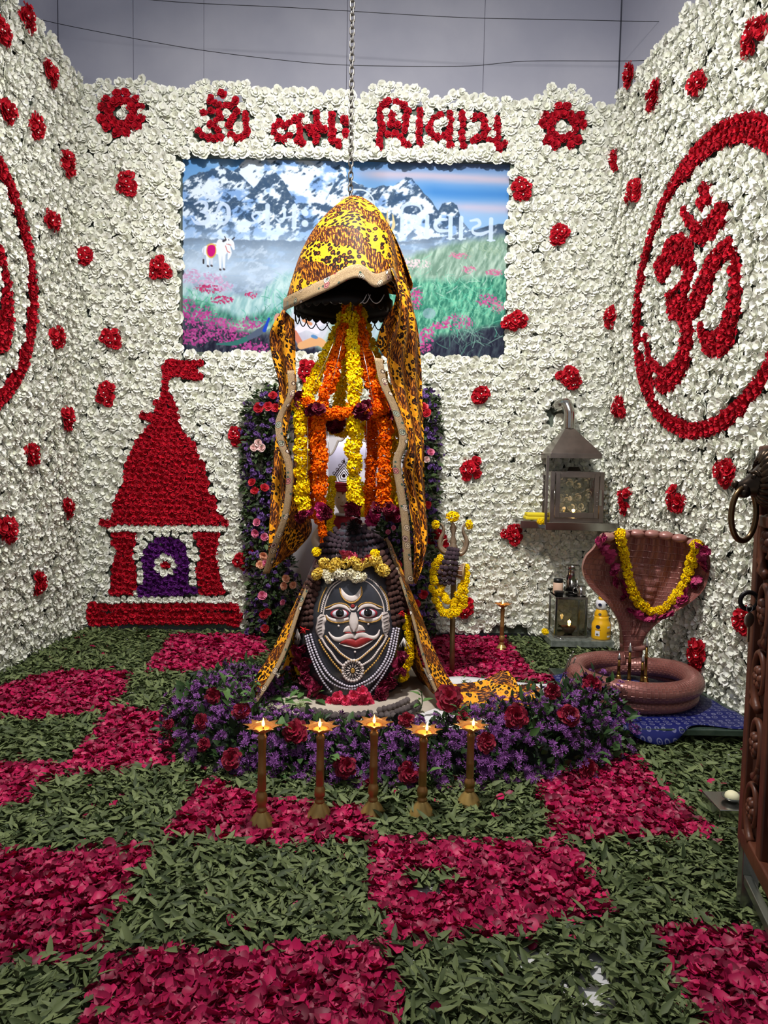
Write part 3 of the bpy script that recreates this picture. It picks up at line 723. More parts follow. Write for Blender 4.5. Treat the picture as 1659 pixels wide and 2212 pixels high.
# grass blades
rg = random.Random(4)
def blade(x0, y0, x1, y1, bend, w, col, a=.8):
    xs0, xs1 = int((min(x0, x1) - 24 - 386) / 722 * MW), int((max(x0, x1) + 24 - 386) / 722 * MW)
    ys0, ys1 = int((min(y0, y1) - 16 - 336) / 444 * MH), int((max(y0, y1) + 16 - 336) / 444 * MH)
    xs0, ys0 = max(xs0, 0), max(ys0, 0); sl = (slice(ys0, max(ys1, ys0)), slice(xs0, max(xs1, xs0)))
    U, V = uu[sl], vv[sl]
    if U.size == 0: return
    d = np.full(U.shape, 99.0)
    for k in range(9):
        s = k / 8; bx = x0 + (x1 - x0) * s + bend * s * (1 - s) * 4; by = y0 + (y1 - y0) * s - abs(bend) * .5 * s * (1 - s) * 2
        if k:
            ax, ay = px_, py_; dx, dy = bx - ax, by - ay; tt = np.clip(((U - ax) * dx + (V - ay) * dy) / (dx * dx + dy * dy + 1e-9), 0, 1)
            d = np.minimum(d, np.hypot(U - ax - dx * tt, V - ay - dy * tt))
        px_, py_ = bx, by
    m = (np.clip(w - d, 0, 1) * a)[..., None]; IM[sl] = IM[sl] * (1 - m) + C(col) * m
for (cx, cy, rx, ry, n, L, cols) in ((640,655,80,40,90,34,((120,205,170),(70,150,125),(190,225,205))), (430,650,45,20,46,26,((110,210,160),(70,160,120))), (600,690,60,26,50,30,((90,190,160),(50,120,100))),
                                     (960,600,110,40,120,28,((150,215,180),(100,180,150),(215,232,215))), (1000,650,90,40,120,34,((90,200,160),(130,215,180),(60,140,115))), (1020,720,60,40,60,40,((100,150,130),(160,200,180))), (640,600,40,20,50,26,((200,220,215),(170,205,200))), (1050,530,50,14,60,16,((130,160,130),(170,190,160)))):
    for _ in range(n):
        x, y = rg.gauss(cx, rx * .55), rg.gauss(cy, ry * .5) + 10; a = rg.gauss(0, .7); l = L * rg.uniform(.5, 1.2)
        blade(x, y, x + l * math.sin(a), y - l * math.cos(a) * .8, rg.uniform(-6, 6), rg.uniform(.7, 1.3), rg.choice(cols), .75)
# stones, peacock
def ell(cx, cy, rx, ry, rot=0.0, w=.12):
    c, s = math.cos(rot), math.sin(rot); x, y = (uu - cx) * c + (vv - cy) * s, -(uu - cx) * s + (vv - cy) * c
    return soft(np.hypot(x / rx, y / ry) - 1, w)
over(ell(935, 672, 14, 12) * (.4 + fbm(uu / 6, vv / 6, 3, 5)), (160, 180, 190), .8); over(ell(912, 730, 8, 12) * (.4 + fbm(uu / 6, vv / 6, 3, 6)), (150, 160, 175), .8)
def stroke(pts, w, col, a=1.0, n=40):
    p = smooth_path([(x, y, 0) for x, y in pts], n); d = np.full(uu.shape, 99.0); ws = np.interp(np.linspace(0, 1, n - 1), np.linspace(0, 1, len(w)), w) if not np.isscalar(w) else np.full(n - 1, w)
    x0, x1, y0, y1 = p[:, 0].min() - 20, p[:, 0].max() + 20, p[:, 1].min() - 20, p[:, 1].max() + 20
    i0, i1 = np.searchsorted(uu[0], [x0, x1]); j0, j1 = np.searchsorted(vv[:, 0], [y0, y1]); sl = (slice(j0, j1), slice(i0, i1)); U, V = uu[sl], vv[sl]
    d = np.full(U.shape, 99.0)
    for k in range(n - 1):
        ax, ay = p[k][:2]; dx, dy = p[k + 1][0] - ax, p[k + 1][1] - ay; tt = np.clip(((U - ax) * dx + (V - ay) * dy) / (dx * dx + dy * dy + 1e-9), 0, 1)
        d = np.minimum(d, np.hypot(U - ax - dx * tt, V - ay - dy * tt) - ws[k] / 2)
    m = (np.clip(.6 - d, 0, 1) * a)[..., None]; IM[sl] = IM[sl] * (1 - m) + C(col) * m
stroke([(470,748),(510,745),(545,730),(562,720)], [3, 9, 12, 6], (60, 118, 110)); stroke([(540,733),(565,718),(578,705)], [10, 15, 8], (90, 100, 120)); stroke([(574,716),(580,700),(584,690)], [8, 6, 5], (36, 74, 190))
# white bull
W_ = (238, 238, 244); G_ = (190, 192, 205)
stroke([(447,545),(465,540),(482,545)], [20, 24, 20], W_); stroke([(482,545),(488,530),(492,522)], [16, 12, 9], W_); stroke([(490,522),(500,526),(506,540)], [11, 10, 5], W_); stroke([(474,530),(476,526),(478,530)], 12, W_)
for x, y1 in ((449, 578), (457, 577), (476, 585), (484, 584)):
    stroke([(x, 552), (x + 1, y1)], [8, 3.4], W_ if x != 457 else (220, 222, 232)); stroke([(x, y1), (x + 1.5, y1 + 1)], 4, (90, 80, 84))
stroke([(494,536),(497,550),(494,562)], [9, 9, 3], W_); stroke([(441,536),(440,555),(440,568)], 1.5, G_); stroke([(440,565),(440,572)], 3.4, (60, 56, 60))
stroke([(483,524),(488,521)], 4.5, (70, 66, 72)); stroke([(503,520),(507,516)], 3, (70, 66, 72)); stroke([(488,518),(486,514)], 2, (80, 70, 70)); over(ell(495, 521, 1.6, 1.6), (30, 28, 34))
over(ell(457, 545, 11, 16, .05, .1), (226, 170, 70)); over(ell(457, 544, 9, 14, .05, .1), (206, 24, 122)); stroke([(448,534),(457,531),(467,533)], 2.4, (232, 190, 110)); stroke([(488,534),(492,545),(497,548)], 1.6, (214, 110, 100)); stroke([(490,530),(500,532)], 1.2, (220, 130, 110))
# trident and seated figures mostly hidden by the cloth
GO = (222, 200, 150)
stroke([(839,452),(840,505)], [2, 5], GO); over(ell(840, 478, 5, 10), GO); stroke([(827,462),(827,490),(839,500)], [2, 6, 4], GO); stroke([(851,460),(853,485),(841,503)], [2, 7, 4], GO); stroke([(840,505),(839,540)], 3, (214, 110, 110))
stroke([(853,560),(850,535),(847,523),(856,528),(857,545)], 4, W_); stroke([(764,408),(790,410),(808,428),(812,452)], [3, 3, 3, 1.5], (235, 242, 250), .9)
over(ell(745, 437, 9, 12), (205, 176, 168)); over(ell(747, 428, 6, 6), (224, 200, 190))
over(ell(672, 700, 46, 50, 0, .25), (222, 214, 226), .85); stroke([(650,712),(668,705),(690,716)], [16, 18, 12], (236, 226, 236)); stroke([(690,700),(705,690)], 16, (232, 222, 236)); stroke([(640,720),(655,745)], 12, (214, 130, 104)); stroke([(655,748),(690,738),(712,750)], [16, 20, 14], (232, 172, 120)); stroke([(660,692),(676,700)], 7, (220, 150, 110)); over(ell(684, 728, 8, 4, .3), (96, 140, 186)); over(ell(604, 690, 9, 12), (226, 150, 140), .9)
over(ell(800, 700, 30, 40, 0, .3), (216, 222, 236), .8); stroke([(800,705),(806,720)], 8, (110, 150, 210))
# white lettering on the print
LW = (214, 226, 246)
for pts, w in (([(441,419),(450,429),(462,432),(474,428),(481,419)], [2, 6, 7, 6, 2]), ([(459,418),(460,419)], 10), ([(420,446),(432,440),(445,444),(445,456),(433,462)], [3, 5, 8, 8, 3]), ([(433,461),(448,466),(450,478),(440,486),(424,486),(413,474)], [3, 8, 9, 8, 6, 2]), ([(457,466),(468,462),(474,450),(483,444),(493,452),(494,472),(484,486),(470,484),(466,476)], [3, 6, 7, 7, 9, 9, 7, 5, 3]),
               ([(533,478),(545,484),(558,478),(564,468),(556,462),(546,468),(552,478),(562,480)], [2, 5, 6, 6, 6, 5, 4, 4]), ([(553,460),(575,460)], 4), ([(579,446),(579,492)], 10), ([(574,492),(592,492)], 3), ([(598,474),(608,480),(616,468),(614,450)], [3, 7, 6, 7]), ([(606,474),(634,468)], 4), ([(637,446),(637,492)], 10), ([(632,492),(648,492)], 3), ([(660,459),(661,460)], 14), ([(660,482),(661,483)], 14),
               ([(868,462),(874,442),(892,436),(908,440),(914,452)], [4, 7, 7, 7, 3]), ([(872,462),(872,504)], 9), ([(864,505),(880,505)], 3), ([(885,470),(896,462),(910,468),(908,478),(896,482),(908,490),(910,498)], [4, 7, 6, 7, 4, 8, 6]), ([(926,462),(926,504)], 9), ([(920,505),(936,505)], 3), ([(968,468),(950,470),(944,482),(952,492),(972,492)], [5, 8, 9, 8, 5]), ([(977,464),(977,508)], 9), ([(970,509),(986,509)], 3), ([(1000,464),(1000,508)], 9), ([(994,509),(1010,509)], 3), ([(1020,470),(1036,468),(1040,478),(1026,486),(1028,496),(1044,498),(1060,492)], [4, 7, 7, 4, 7, 8, 5]), ([(1065,466),(1065,510)], 9), ([(1058,511),(1074,511)], 3)):
    stroke(pts, w, LW, .9)
ccol = (IM * np.array([.90, .93, .96])) ** 2.3
# the print: a thin framed panel standing just behind the flower wall
ZB = WB + .045
pc = [[at(uu[j, i], vv[j, i], ZB) for i in (0, MW - 1)] for j in (0, MH - 1)]
s_, t_ = np.linspace(0, 1, MW)[None, :, None], np.linspace(0, 1, MH)[:, None, None]
# laid out square on the wall
X0, X1, Z0, Z1 = pc[0][0][0], pc[0][1][0], pc[1][0][2] * .5 + pc[1][1][2] * .5, pc[0][0][2] * .5 + pc[0][1][2] * .5
gx = X0 + (X1 - X0) * s_ + 0 * t_; gz = Z1 + (Z0 - Z1) * t_ + 0 * s_
V = np.concatenate([gx, np.full_like(gx, ZB), gz], -1).reshape(-1, 3)
t = thing('mountain_picture', 'printed picture of snowy mountains, heather and a white bull', 'picture', ((X0 + X1) / 2, ZB, Z0))
ii = (np.arange(MH - 1)[:, None] * MW + np.arange(MW - 1)[None]).ravel(); Fq = np.stack([ii, ii + MW, ii + MW + 1, ii + 1], 1)
me = bpy.data.meshes.new('print'); V = V - np.array(t.location)
me.vertices.add(len(V)); me.vertices.foreach_set('co', V.astype(np.float32).ravel()); me.loops.add(Fq.size); me.loops.foreach_set('vertex_index', Fq.astype(np.int32).ravel())
me.polygons.add(len(Fq)); me.polygons.foreach_set('loop_start', np.arange(0, Fq.size, 4, dtype=np.int32)); me.update(calc_edges=True)
ca = me.color_attributes.new('ink', 'FLOAT_COLOR', 'POINT'); ca.data.foreach_set('color', np.concatenate([ccol.reshape(-1, 3), np.ones((len(V), 1))], 1).astype(np.float32).ravel())
nt = NT('printed_vinyl'); at_ = nt.n('ShaderNodeAttribute', attribute_name='ink'); nt.l(at_.outputs['Color'], nt.b.inputs['Base Color']); nt.b.inputs['Roughness'].default_value = .8; nt.b.inputs['Specular IOR Level'].default_value = .15
me.materials.append(nt.m); o = bpy.data.objects.new('print', me); COL.objects.link(o); o.parent = t
MB().box(((X0 + X1) / 2, ZB + .016, (Z0 + Z1) / 2), (X1 - X0, .028, Z1 - Z0)).build('backing_board', mat('dark_frame', (36, 34, 36), .5), t, False)
bevel(MB().box(((X0 + X1) / 2, ZB - .004, Z1 - .004), (X1 - X0, .03, .012)).build('frame_rail', MATS['dark_frame'], t, False), .002)
# ================================================================== hanging chain, wires, canopy with its leopard cloth
YC = 4.25                               # depth of the shrine's axis
XC = at(762, 1300, YC)[0]
m_chain = mat('dull_steel_chain', (104, 100, 94), .4, .9)
m_steel = mat('polished_steel', (190, 188, 184), .16, 1.0, c2=(165, 162, 160), scale=5)
m_dark = mat('blackened_metal', (24, 22, 21), .45, .6)
m_silver = mat('silver_chain', (190, 190, 190), .3, 1.0)
m_brass = mat('aged_brass', (150, 118, 62), .3, 1.0, c2=(120, 92, 48), scale=14)
m_brass2 = mat('bright_brass', (196, 158, 92), .24, 1.0, c2=(166, 128, 66), scale=10)
def link_mesh(L, w, r, m, name='link'):
    p = []
    for k in range(20):
        a = 2 * PI * k / 20; x, z = math.cos(a) * (w / 2), math.sin(a) * (w / 2)
        p.append((x, 0, z + (L - w) / 2 * (1 if z > 0 else -1 if z < 0 else 0)))
    return MB().tube(p, r, 6, closed=True).mesh(name, m)
top = at(764, -260, YC); bot = at(757, 442, YC)
ch = thing('hanging_chain', 'steel link chain hanging from above down to the canopy', 'chain', bot)
LM = link_mesh(.046, .026, .0045, m_chain)
n = int(np.linalg.norm(top - bot) / .036)
for k in range(n):
    p = bot + (top - bot) * (k + .5) / n
    inst('link', LM, TRS(p, Matrix.Rotation((k % 2) * PI / 2 + .5, 4, 'Z')), ch)
m_wire = mat('black_wire', (26, 26, 28), .5)
for lab, pts in (('thin black wire sagging across the stone wall, upper one', [(250, -14), (330, 0), (640, 17), (980, 37), (1200, 42), (1450, 46)]), ('thin black wire sagging across the stone wall, lower one', [(60, 48), (130, 52), (300, 85), (440, 109), (620, 131), (760, 141), (1000, 143), (1140, 132), (1380, 131)])):
    p = [at(u, v, 5.75) for u, v in pts]; p = smooth_path([(-2.98, 5.7, p[0][2] + .05)] + p[1:] + [(2.3, 5.7, p[-1][2] + .02)], 60); o = MB().tube(p, .0024, 5).build('wire', m_wire, base=tuple(p[0])); tag(o, lab, 'wire')

# ---- leopard print cloth material: spots and tiger stripes in slanting bands
def leopard():
    t = NT('leopard_print_cloth'); uv = t.n('ShaderNodeTexCoord').outputs['UV']
    sx = t.n('ShaderNodeSeparateXYZ'); t.l(uv, sx.inputs[0]); U, V = sx.outputs[0], sx.outputs[1]
    wob = t.noise(9, 2, uv).outputs['Fac']
    s = t.math('ADD', t.math('ADD', t.math('MULTIPLY', U, 20), t.math('MULTIPLY', V, 26)), t.math('MULTIPLY', wob, 3.0))
    band = t.math('GREATER_THAN', t.math('SINE', s), .05)
    vo = t.n('ShaderNodeTexVoronoi'); vo.inputs['Scale'].default_value = 42; vo.inputs['Randomness']  .default_value = .7; t.l(uv, vo.inputs['Vector'])
    j = t.math('ADD', vo.outputs['Distance'], t.math('MULTIPLY', t.math('SUBTRACT', t.noise(70, 1, uv).outputs['Fac'], .5), .22))
    cr = t.n('ShaderNodeValToRGB'); cr.color_ramp.interpolation = 'CONSTANT'
    for e, (p, c) in zip(cr.color_ramp.elements, ((0, (120, 62, 22)), (.24, (26, 10, 8)))): e.position = p; e.color = lin(c)
    for p, c in ((.52, (244, 166, 30)), (.80, (228, 138, 26))): e = cr.color_ramp.elements.new(p); e.color = lin(c)
    t.l(j, cr.inputs[0])
    # stripes: stretched noise running across the band
    mp = t.n('ShaderNodeMapping'); mp.inputs['Rotation'].default_value = (0, 0, .25); mp.inputs['Scale'].default_value = (150, 34, 1); t.l(uv, mp.inputs[0])
    st = t.n('ShaderNodeTexNoise'); st.inputs['Scale'].default_value = 1.0; st.inputs['Detail'].default_value = 1.5; st.inputs['Distortion'].default_value = .5; t.l(mp.outputs[0], st.inputs['Vector'])
    c2 = t.n('ShaderNodeValToRGB'); c2.color_ramp.interpolation = 'CONSTANT'
    for e, (p, c) in zip(c2.color_ramp.elements, ((0, (34, 14, 10)), (.42, (96, 44, 20)))): e.position = p; e.color = lin(c)
    for p, c in ((.49, (40, 17, 12)), (.555, (216, 128, 32))): e = c2.color_ramp.elements.new(p); e.color = lin(c)
    t.l(st.outputs['Fac'], c2.inputs[0])
    t.l(t.mix(band, cr.outputs[0], c2.outputs[0]), t.b.inputs['Base Color']); t.b.inputs['Roughness'].default_value = .6; t.b.inputs['Specular IOR Level'].default_value = .2
    t.bump(t.noise(600, 2, uv).outputs['Fac'], .1, .001)
    return t.m
m_leo = leopard()
def trim_mat():
    t = NT('embroidered_gold_trim'); uv = t.n('ShaderNodeTexCoord').outputs['UV']
    vo = t.n('ShaderNodeTexVoronoi'); vo.inputs['Scale'].default_value = 17; vo.inputs['Randomness'].default_value = .55; t.l(uv, vo.inputs['Vector'])
    w = t.n('ShaderNodeTexWave'); w.inputs['Scale'].default_value = 90; w.inputs['Distortion'].default_value = 9; w.inputs['Detail Scale'].default_value = 3; t.l(uv, w.inputs['Vector'])
    base = t.mix(w.outputs['Fac'], lin((112, 84, 56)), lin((198, 170, 128)))
    d = vo.outputs['Distance']; rose = t.math('LESS_THAN', d, .34); ring = t.math('GREATER_THAN', t.math('SINE', t.math('MULTIPLY', d, 44)), .35)
    hs = t.n('ShaderNodeSeparateColor'); t.l(vo.outputs['Color'], hs.inputs[0])
    fc = t.ramp(hs.outputs[0], [(0, lin((236, 226, 214))), (.5, lin((206, 180, 146))), (.8, lin((150, 170, 150))), (1, lin((196, 110, 110)))])
    fc = t.mix(ring, fc, lin((70, 46, 34)))
    v2 = t.n('ShaderNodeTexVoronoi'); v2.inputs['Scale'].default_value = 40; t.l(uv, v2.inputs['Vector']); h2 = t.n('ShaderNodeSeparateColor'); t.l(v2.outputs['Color'], h2.inputs[0])
    lf = t.math('MULTIPLY', t.math('LESS_THAN', v2.outputs['Distance'], .3), t.math('GREATER_THAN', h2.outputs[1], .72)); lc = t.ramp(h2.outputs[0], [(0, lin((50, 84, 66))), (.6, lin((70, 84, 80))), (1, lin((170, 40, 60)))])
    c = t.mix(lf, t.mix(rose, base, fc), lc)
    t.l(c, t.b.inputs['Base Color']); t.b.inputs['Roughness'].default_value = .36; t.b.inputs['Metallic'].default_value = .3
    t.bump(t.math('ADD', w.outputs['Fac'], ring), .5, .003); return t.m
m_trim = trim_mat()

def loft(mb, A, B, n, m, fold=0.0, waves=3.0, axis=(0, -1, 0), bulge=0.0, phase=0.0, uo=(0, 0)):
    """cloth between two edge lines (each a list of points), with folds running along it"""
    A = smooth_path(A, n); B = smooth_path(B, n); s = np.linspace(0, 1, m)[None, :, None]
    P = A[:, None] * (1 - s) + B[:, None] * s; ax = np.array(axis, float)
    t = np.linspace(0, 1, n)[:, None]; ss = np.linspace(0, 1, m)[None]
    w = np.linalg.norm(A - B, axis=1)[:, None]
    off = fold * np.sin(2 * PI * (waves * ss + .35 * np.sin(3.2 * t) + phase)) * np.clip(w / .12, .2, 1) + bulge * 4 * ss * (1 - ss) * np.clip(w / .12, .2, 1)
    P = P + off[..., None] * ax
    du = np.concatenate([np.zeros((n, 1)), np.cumsum(np.linalg.norm(np.diff(P, axis=1), axis=2), 1)], 1); mid = P[:, m // 2]
    dv = np.concatenate([[0], np.cumsum(np.linalg.norm(np.diff(mid, axis=0), axis=1))])[:, None] + np.zeros((1, m))
    mb.grid(P, np.stack([du - w * .5 + uo[0], -dv + uo[1]], -1)); return P
def q3(L): return [at(u, v, y) for u, v, y in L]
def ribbon_trim(path, width, nrm, name, parent, n=60, uo=0.0):
    """a trim band sewn along an edge; nrm = direction of the width"""
    p = smooth_path(path, n); w = np.array(nrm, float)
    if w.ndim == 1: w = np.tile(w / np.linalg.norm(w), (n, 1))
    L = np.concatenate([[0], np.cumsum(np.linalg.norm(np.diff(p, axis=0), axis=1))])
    G = np.stack([p + w * (k * width) for k in (0, .33, .66, 1)], 1)
    uv = np.stack([np.tile(np.array([0, .33, .66, 1]) * width, (n, 1)) + uo, np.tile(L[:, None], (1, 4))], -1)
    o = MB().grid(G, uv).build(name, m_trim, parent); return solid(o, .005)

# ---- metal canopy under the cloth
RC = .285; XCAN = at(742, 668, YC)[0]; ZR = at(735, 668, YC)[2]
cn = thing('canopy', 'dark metal umbrella canopy with silver chains hung inside its rim', 'canopy', (XCAN, YC, ZR))
sc_fn = lambda a, r, z: 1.0
b = MB(); b.lathe([(RC, 0), (RC * .98, .03), (RC * .9, .12), (RC * .7, .26), (RC * .4, .38), (.05, .43), (.02, .47)], 40, (XCAN, YC, ZR), cap=False)
solid(b.build('dome', m_dark, cn), .006)
rim = []
for k in range(161):
    a = 2 * PI * k / 160; rim.append((XCAN + RC * 1.01 * math.cos(a), YC + RC * 1.01 * math.sin(a), ZR))
lo = [(x, y, z - .018 - .020 * abs(math.sin(16 * (2 * PI * i / 160)))) for i, (x, y, z) in enumerate(rim)]
hi = [(x, y, z + .045) for x, y, z in rim]
solid(MB().grid([hi, rim, lo]).build('scalloped_rim', m_dark, cn), .005)
SILV = link_mesh(.012, .008, .0014, m_silver, 'chain_link')
def swag(p0, p1, sag, parent, m, r=.0028, name='chain_swag'):
    t = np.linspace(0, 1, 22)[:, None]; p = np.array(p0) * (1 - t) + np.array(p1) * t; p[:, 2] -= sag * 4 * (t * (1 - t))[:, 0]
    rr = r * (1 + .45 * np.sin(np.arange(22) * PI)); mb = MB()
    q = smooth_path(p, 44); mb.tube(q, r * (1 + .35 * (np.arange(44) % 2)), 6); return mb.build(name, m, parent)
for k in range(12):
    a0, a1 = PI * (1.0 + k / 11.0 * .98), PI * (1.0 + (k + 1.25) / 11.0 * .98)
    swag((XCAN + RC * math.cos(a0 + PI), YC + RC * math.sin(a0 + PI), ZR - .02), (XCAN + RC * math.cos(a1 + PI), YC + RC * math.sin(a1 + PI), ZR - .02), .06, cn, m_dark)
hub = at(762, 640, YC - .12)
for u0, u1 in ((705, 735), (735, 762), (762, 792), (795, 830), (722, 750), (775, 800)):
    swag(at(u0, 634, YC - .26), at(u1, 636, YC - .27), .05, cn, m_silver, .0026)
swag(hub, hub + np.array([.002, 0, -.16]), .0, cn, m_silver, .003)

# ---- the cloth
cl = thing('leopard_cloth', 'leopard print cloth with gold trim draped over the hanging canopy', 'cloth', (XC, YC, ZR - .9))
apex = at(768, 444, YC)
hem = [(-130, 622, 672, .16), (-115, 612, 671, .04), (-100, 610, 668, -.10), (-78, 640, 655, -.27), (-55, 680, 634, -.36), (-35, 715, 618, -.40), (-10, 758, 598, -.42), (12, 785, 600, -.42), (28, 806, 618, -.41), (45, 828, 612, -.39), (62, 846, 604, -.33), (80, 858, 622, -.24), (95, 866, 640, -.12), (110, 882, 664, .0), (130, 894, 684, .12), (150, 890, 690, .26)]
front = [at(u, v, YC + dy) for _, u, v, dy in hem]
n, m = 26, 56
H_ = smooth_path(front, m); P = np.zeros((n, m, 3)); uvm = np.zeros((n, m, 2))
tipc = smooth_path([apex + np.array((-.09, .08, -.05)), apex + np.array((-.10, -.03, -.03)), apex + np.array((-.05, -.11, .0)), apex + np.array((.0, -.12, .012)), apex + np.array((.06, -.10, .0)), apex + np.array((.10, -.02, -.035)), apex + np.array((.09, .10, -.06))], m)
for i in range(n):
    t = i / (n - 1)
    for jx in range(m):
        a, bb = tipc[jx], H_[jx]
        p = a * (1 - t) + bb * t
        out = np.array([p[0] - XC, p[1] - YC, 0]); out /= np.linalg.norm(out) + 1e-9
        s = jx / (m - 1)
        p = p + out * (.058 * math.sin(PI * t) ** .8 * (1.15 - .5 * t)) + np.array([0, 0, .075 * math.sin(PI * t) * (.6 + .4 * math.sin(PI * s))])
        p = p + out * (.010 * math.sin(s * 21 + 2.4 * t) * t + .008 * math.sin(s * 9 - 4 * t) * t)
        P[i, jx] = p
        uvm[i, jx] = ((s - .5) * (.40 + 1.2 * t), -t * .66)
solid(MB().grid(P, uvm).build('top_drape', m_leo, cl), .003)
edge = P[-1]
inw = np.array([0, 0, 1.0])
ribbon_trim(edge[1:-1] + np.array([0, -.006, -.012]), .072, (np.roll(P[-4], 0, 0)[0:1] * 0 + np.array([[0, .1, 1]])).repeat(90, 0), 'trim', cl, 90)
# the back of the canopy and the crown knot
Pb = np.zeros((18, 40, 3)); ub = np.zeros((18, 40, 2))
for i in range(18):
    t = i / 17
    for jx in range(40):
        a = PI * (-.02 + 1.04 * jx / 39); r = .05 + (.30 - .02 * math.cos(5 * a)) * t ** .8
        Pb[i, jx] = (XC - .01 + r * math.cos(a), YC - .03 + r * math.sin(a) * .95, apex[2] + .01 - (.46 * t ** 1.4) + .012 * math.sin(7 * a) * t); ub[i, jx] = (jx / 39 * (.3 + .9 * t), -t * .7)
solid(MB().grid(Pb, ub).build('back_drape', m_leo, cl), .003)
# hanging ends: wide right fall, narrow left fall, and the insides that show between them
def fall(name, A, B, n, m, **k):
    mb = MB(); P = loft(mb, q3(A), q3(B), n, m, **k); solid(mb.build(name, m_leo, cl), .003); return P
fall('hanging_end', [(780,447,4.12),(832,560,3.93),(858,628,3.90),(858,690,3.93),(835,770,3.98),(850,850,3.98),(880,950,3.98),(868,1010,3.98),(880,1080,3.98),(893,1170,3.98),(893,1258,3.98)],
     [(800,450,4.24),(862,575,4.24),(900,690,4.30),(910,780,4.34),(913,860,4.32),(917,960,4.30),(918,1030,4.28),(922,1100,4.26),(926,1160,4.22),(916,1215,4.15),(898,1262,4.0)], 70, 30, fold=.030, waves=2.6, axis=(.15, -1, 0))
fall('inner_fold', [(858,622,3.95),(850,660,4.05),(826,700,4.12),(812,745,4.16)], [(866,640,3.98),(872,690,4.02),(860,730,4.04),(835,775,4.02)], 24, 12, fold=.015, waves=1.2)
fall('hanging_end', [(612,668,4.14),(592,700,4.16),(584,730,4.20),(592,780,4.22),(604,830,4.24),(602,900,4.24),(594,980,4.24),(588,1060,4.22),(583,1150,4.18),(579,1220,4.14)],
     [(634,690,4.06),(636,730,4.08),(636,790,4.10),(637,850,4.10),(618,940,4.10),(630,1000,4.08),(632,1060,4.08),(622,1120,4.08),(604,1170,4.09),(585,1232,4.12)], 60, 22, fold=.020, waves=1.6, axis=(-.15, -1, 0))
fall('inner_fold', [(636,860,4.14),(636,940,4.18),(634,1020,4.20),(625,1100,4.22),(605,1180,4.20),(588,1228,4.16)], [(640,860,4.30),(642,940,4.34),(644,1020,4.36),(668,1110,4.36),(672,1150,4.36),(640,1190,4.30)], 40, 16, fold=.018, waves=1.3)
def trim_px(L, w, side, name='trim', par=None): return ribbon_trim(q3(L), w, side, name, par or cl)
trim_px([(826,775,3.955),(838,830,3.95),(862,885,3.95),(880,950,3.95),(866,1000,3.95),(874,1060,3.95),(884,1130,3.95),(888,1200,3.95),(893,1262,3.96)], .046, (-1, -.1, .1))
trim_px([(636,800,4.06),(637,850,4.06),(612,905,4.06),(614,950,4.05),(632,1005,4.05),(632,1060,4.05),(622,1120,4.05),(604,1170,4.06),(582,1238,4.10)], .042, (-.9, -.35, -.1))

# ================================================================== marigold garlands hanging from the canopy
m_yel = mat('yellow_marigold', (250, 196, 0), .9, c2=(255, 232, 30), var='island', spec=.08)
m_ora = mat('orange_marigold', (226, 78, 0), .9, c2=(255, 126, 14), var='island', spec=.08)
m_maroon = mat('dark_red_rose', (70, 2, 22), .6, c2=(112, 8, 40), var='island', spec=.3)
m_pinkr = mat('deep_pink_rose', (176, 22, 92), .6, c2=(214, 60, 128), var='island', spec=.3)
YEL_ME = [tmesh('yellow_marigold', t, m_yel) for t in POM]; ORA_ME = [tmesh('orange_marigold', t, m_ora) for t in POM]
MAR_ME = [tmesh('dark_red_rose', t, m_maroon) for t in DENSE]; PNK_ME = [tmesh('pink_rose', t, m_pinkr) for t in DENSE]
def garland(name, label, path, mes, r, piece='marigold', parent=None, pitch=.8, jit=.12, squash=True, cat='garland', group=None):
    p0 = np.asarray(path, float); L = path_len(p0); n = max(2, int(L / (r * 2 * pitch * .62)) + 1); p = smooth_path(p0, n)
    t = parent or thing(name, label, cat, p[np.argmin(p[:, 2])], group)
    tn = np.gradient(p, axis=0)
    for i in range(n):
        s = r * random.uniform(.88, 1.12); R = frame(Vector(tuple(tn[i])) + Vector((random.uniform(-.2, .2), random.uniform(-.2, .2), random.uniform(-.2, .2))), random.random() * 6.28)
        inst(piece, mes[i % len(mes)], TRS(p[i] + rng.normal(0, r * jit, 3), R, s), t)
    return t
GR = 'marigold garlands under the canopy'
hubp = at(756, 650, YC)
def hang(lab, pts, mes, r=.033): return garland('marigold_garland', lab, q3(pts), mes, r * 1.34, group=GR)
yf, yb = YC - .24, YC + .2
hang('long yellow marigold garland falling straight down the middle', [(760,662,YC-.05),(762,740,YC-.16),(765,830,yf),(766,920,yf-.02),(764,1000,yf-.02),(768,1090,yf-.02)], YEL_ME, .036)
hang('yellow marigold garland slanting down to the hoop, outermost', [(750,662,YC-.02),(724,730,YC-.06),(690,800,YC-.1),(662,858,YC-.14)], YEL_ME, .035)
hang('orange marigold garland slanting beside the yellow one with deep shade on top', [(754,668,YC-.05),(735,745,YC-.14),(715,810,YC-.2),(696,872,yf)], ORA_ME, .033)
hang('orange marigold garland slanting towards the trimmed cloth', [(766,668,YC-.05),(782,745,YC-.12),(800,810,YC-.18),(822,876,YC-.2)], ORA_ME, .033)
hang('yellow marigold garland slanting behind the gold trim', [(768,662,YC),(795,730,YC),(818,800,YC),(842,870,YC-.02)], YEL_ME, .033)
hang('shaded yellow marigold garland slanting at the back of the canopy', [(762,662,YC+.05),(752,760,YC+.12),(735,850,yb),(728,905,yb)], YEL_ME, .032)
hang('orange marigold hoop joining the garlands half way down', [(650,862,YC-.1),(672,878,YC-.18),(700,892,yf),(735,892,yf-.03),(770,890,yf-.04),(805,886,yf-.02),(832,884,YC-.16),(852,880,YC-.05)], ORA_ME, .03)
hang('yellow marigold hoop seen behind the orange one', [(656,868,YC),(690,900,YC+.15),(725,932,yb),(765,930,yb),(800,915,YC+.15),(845,890,YC+.02)], YEL_ME, .028)
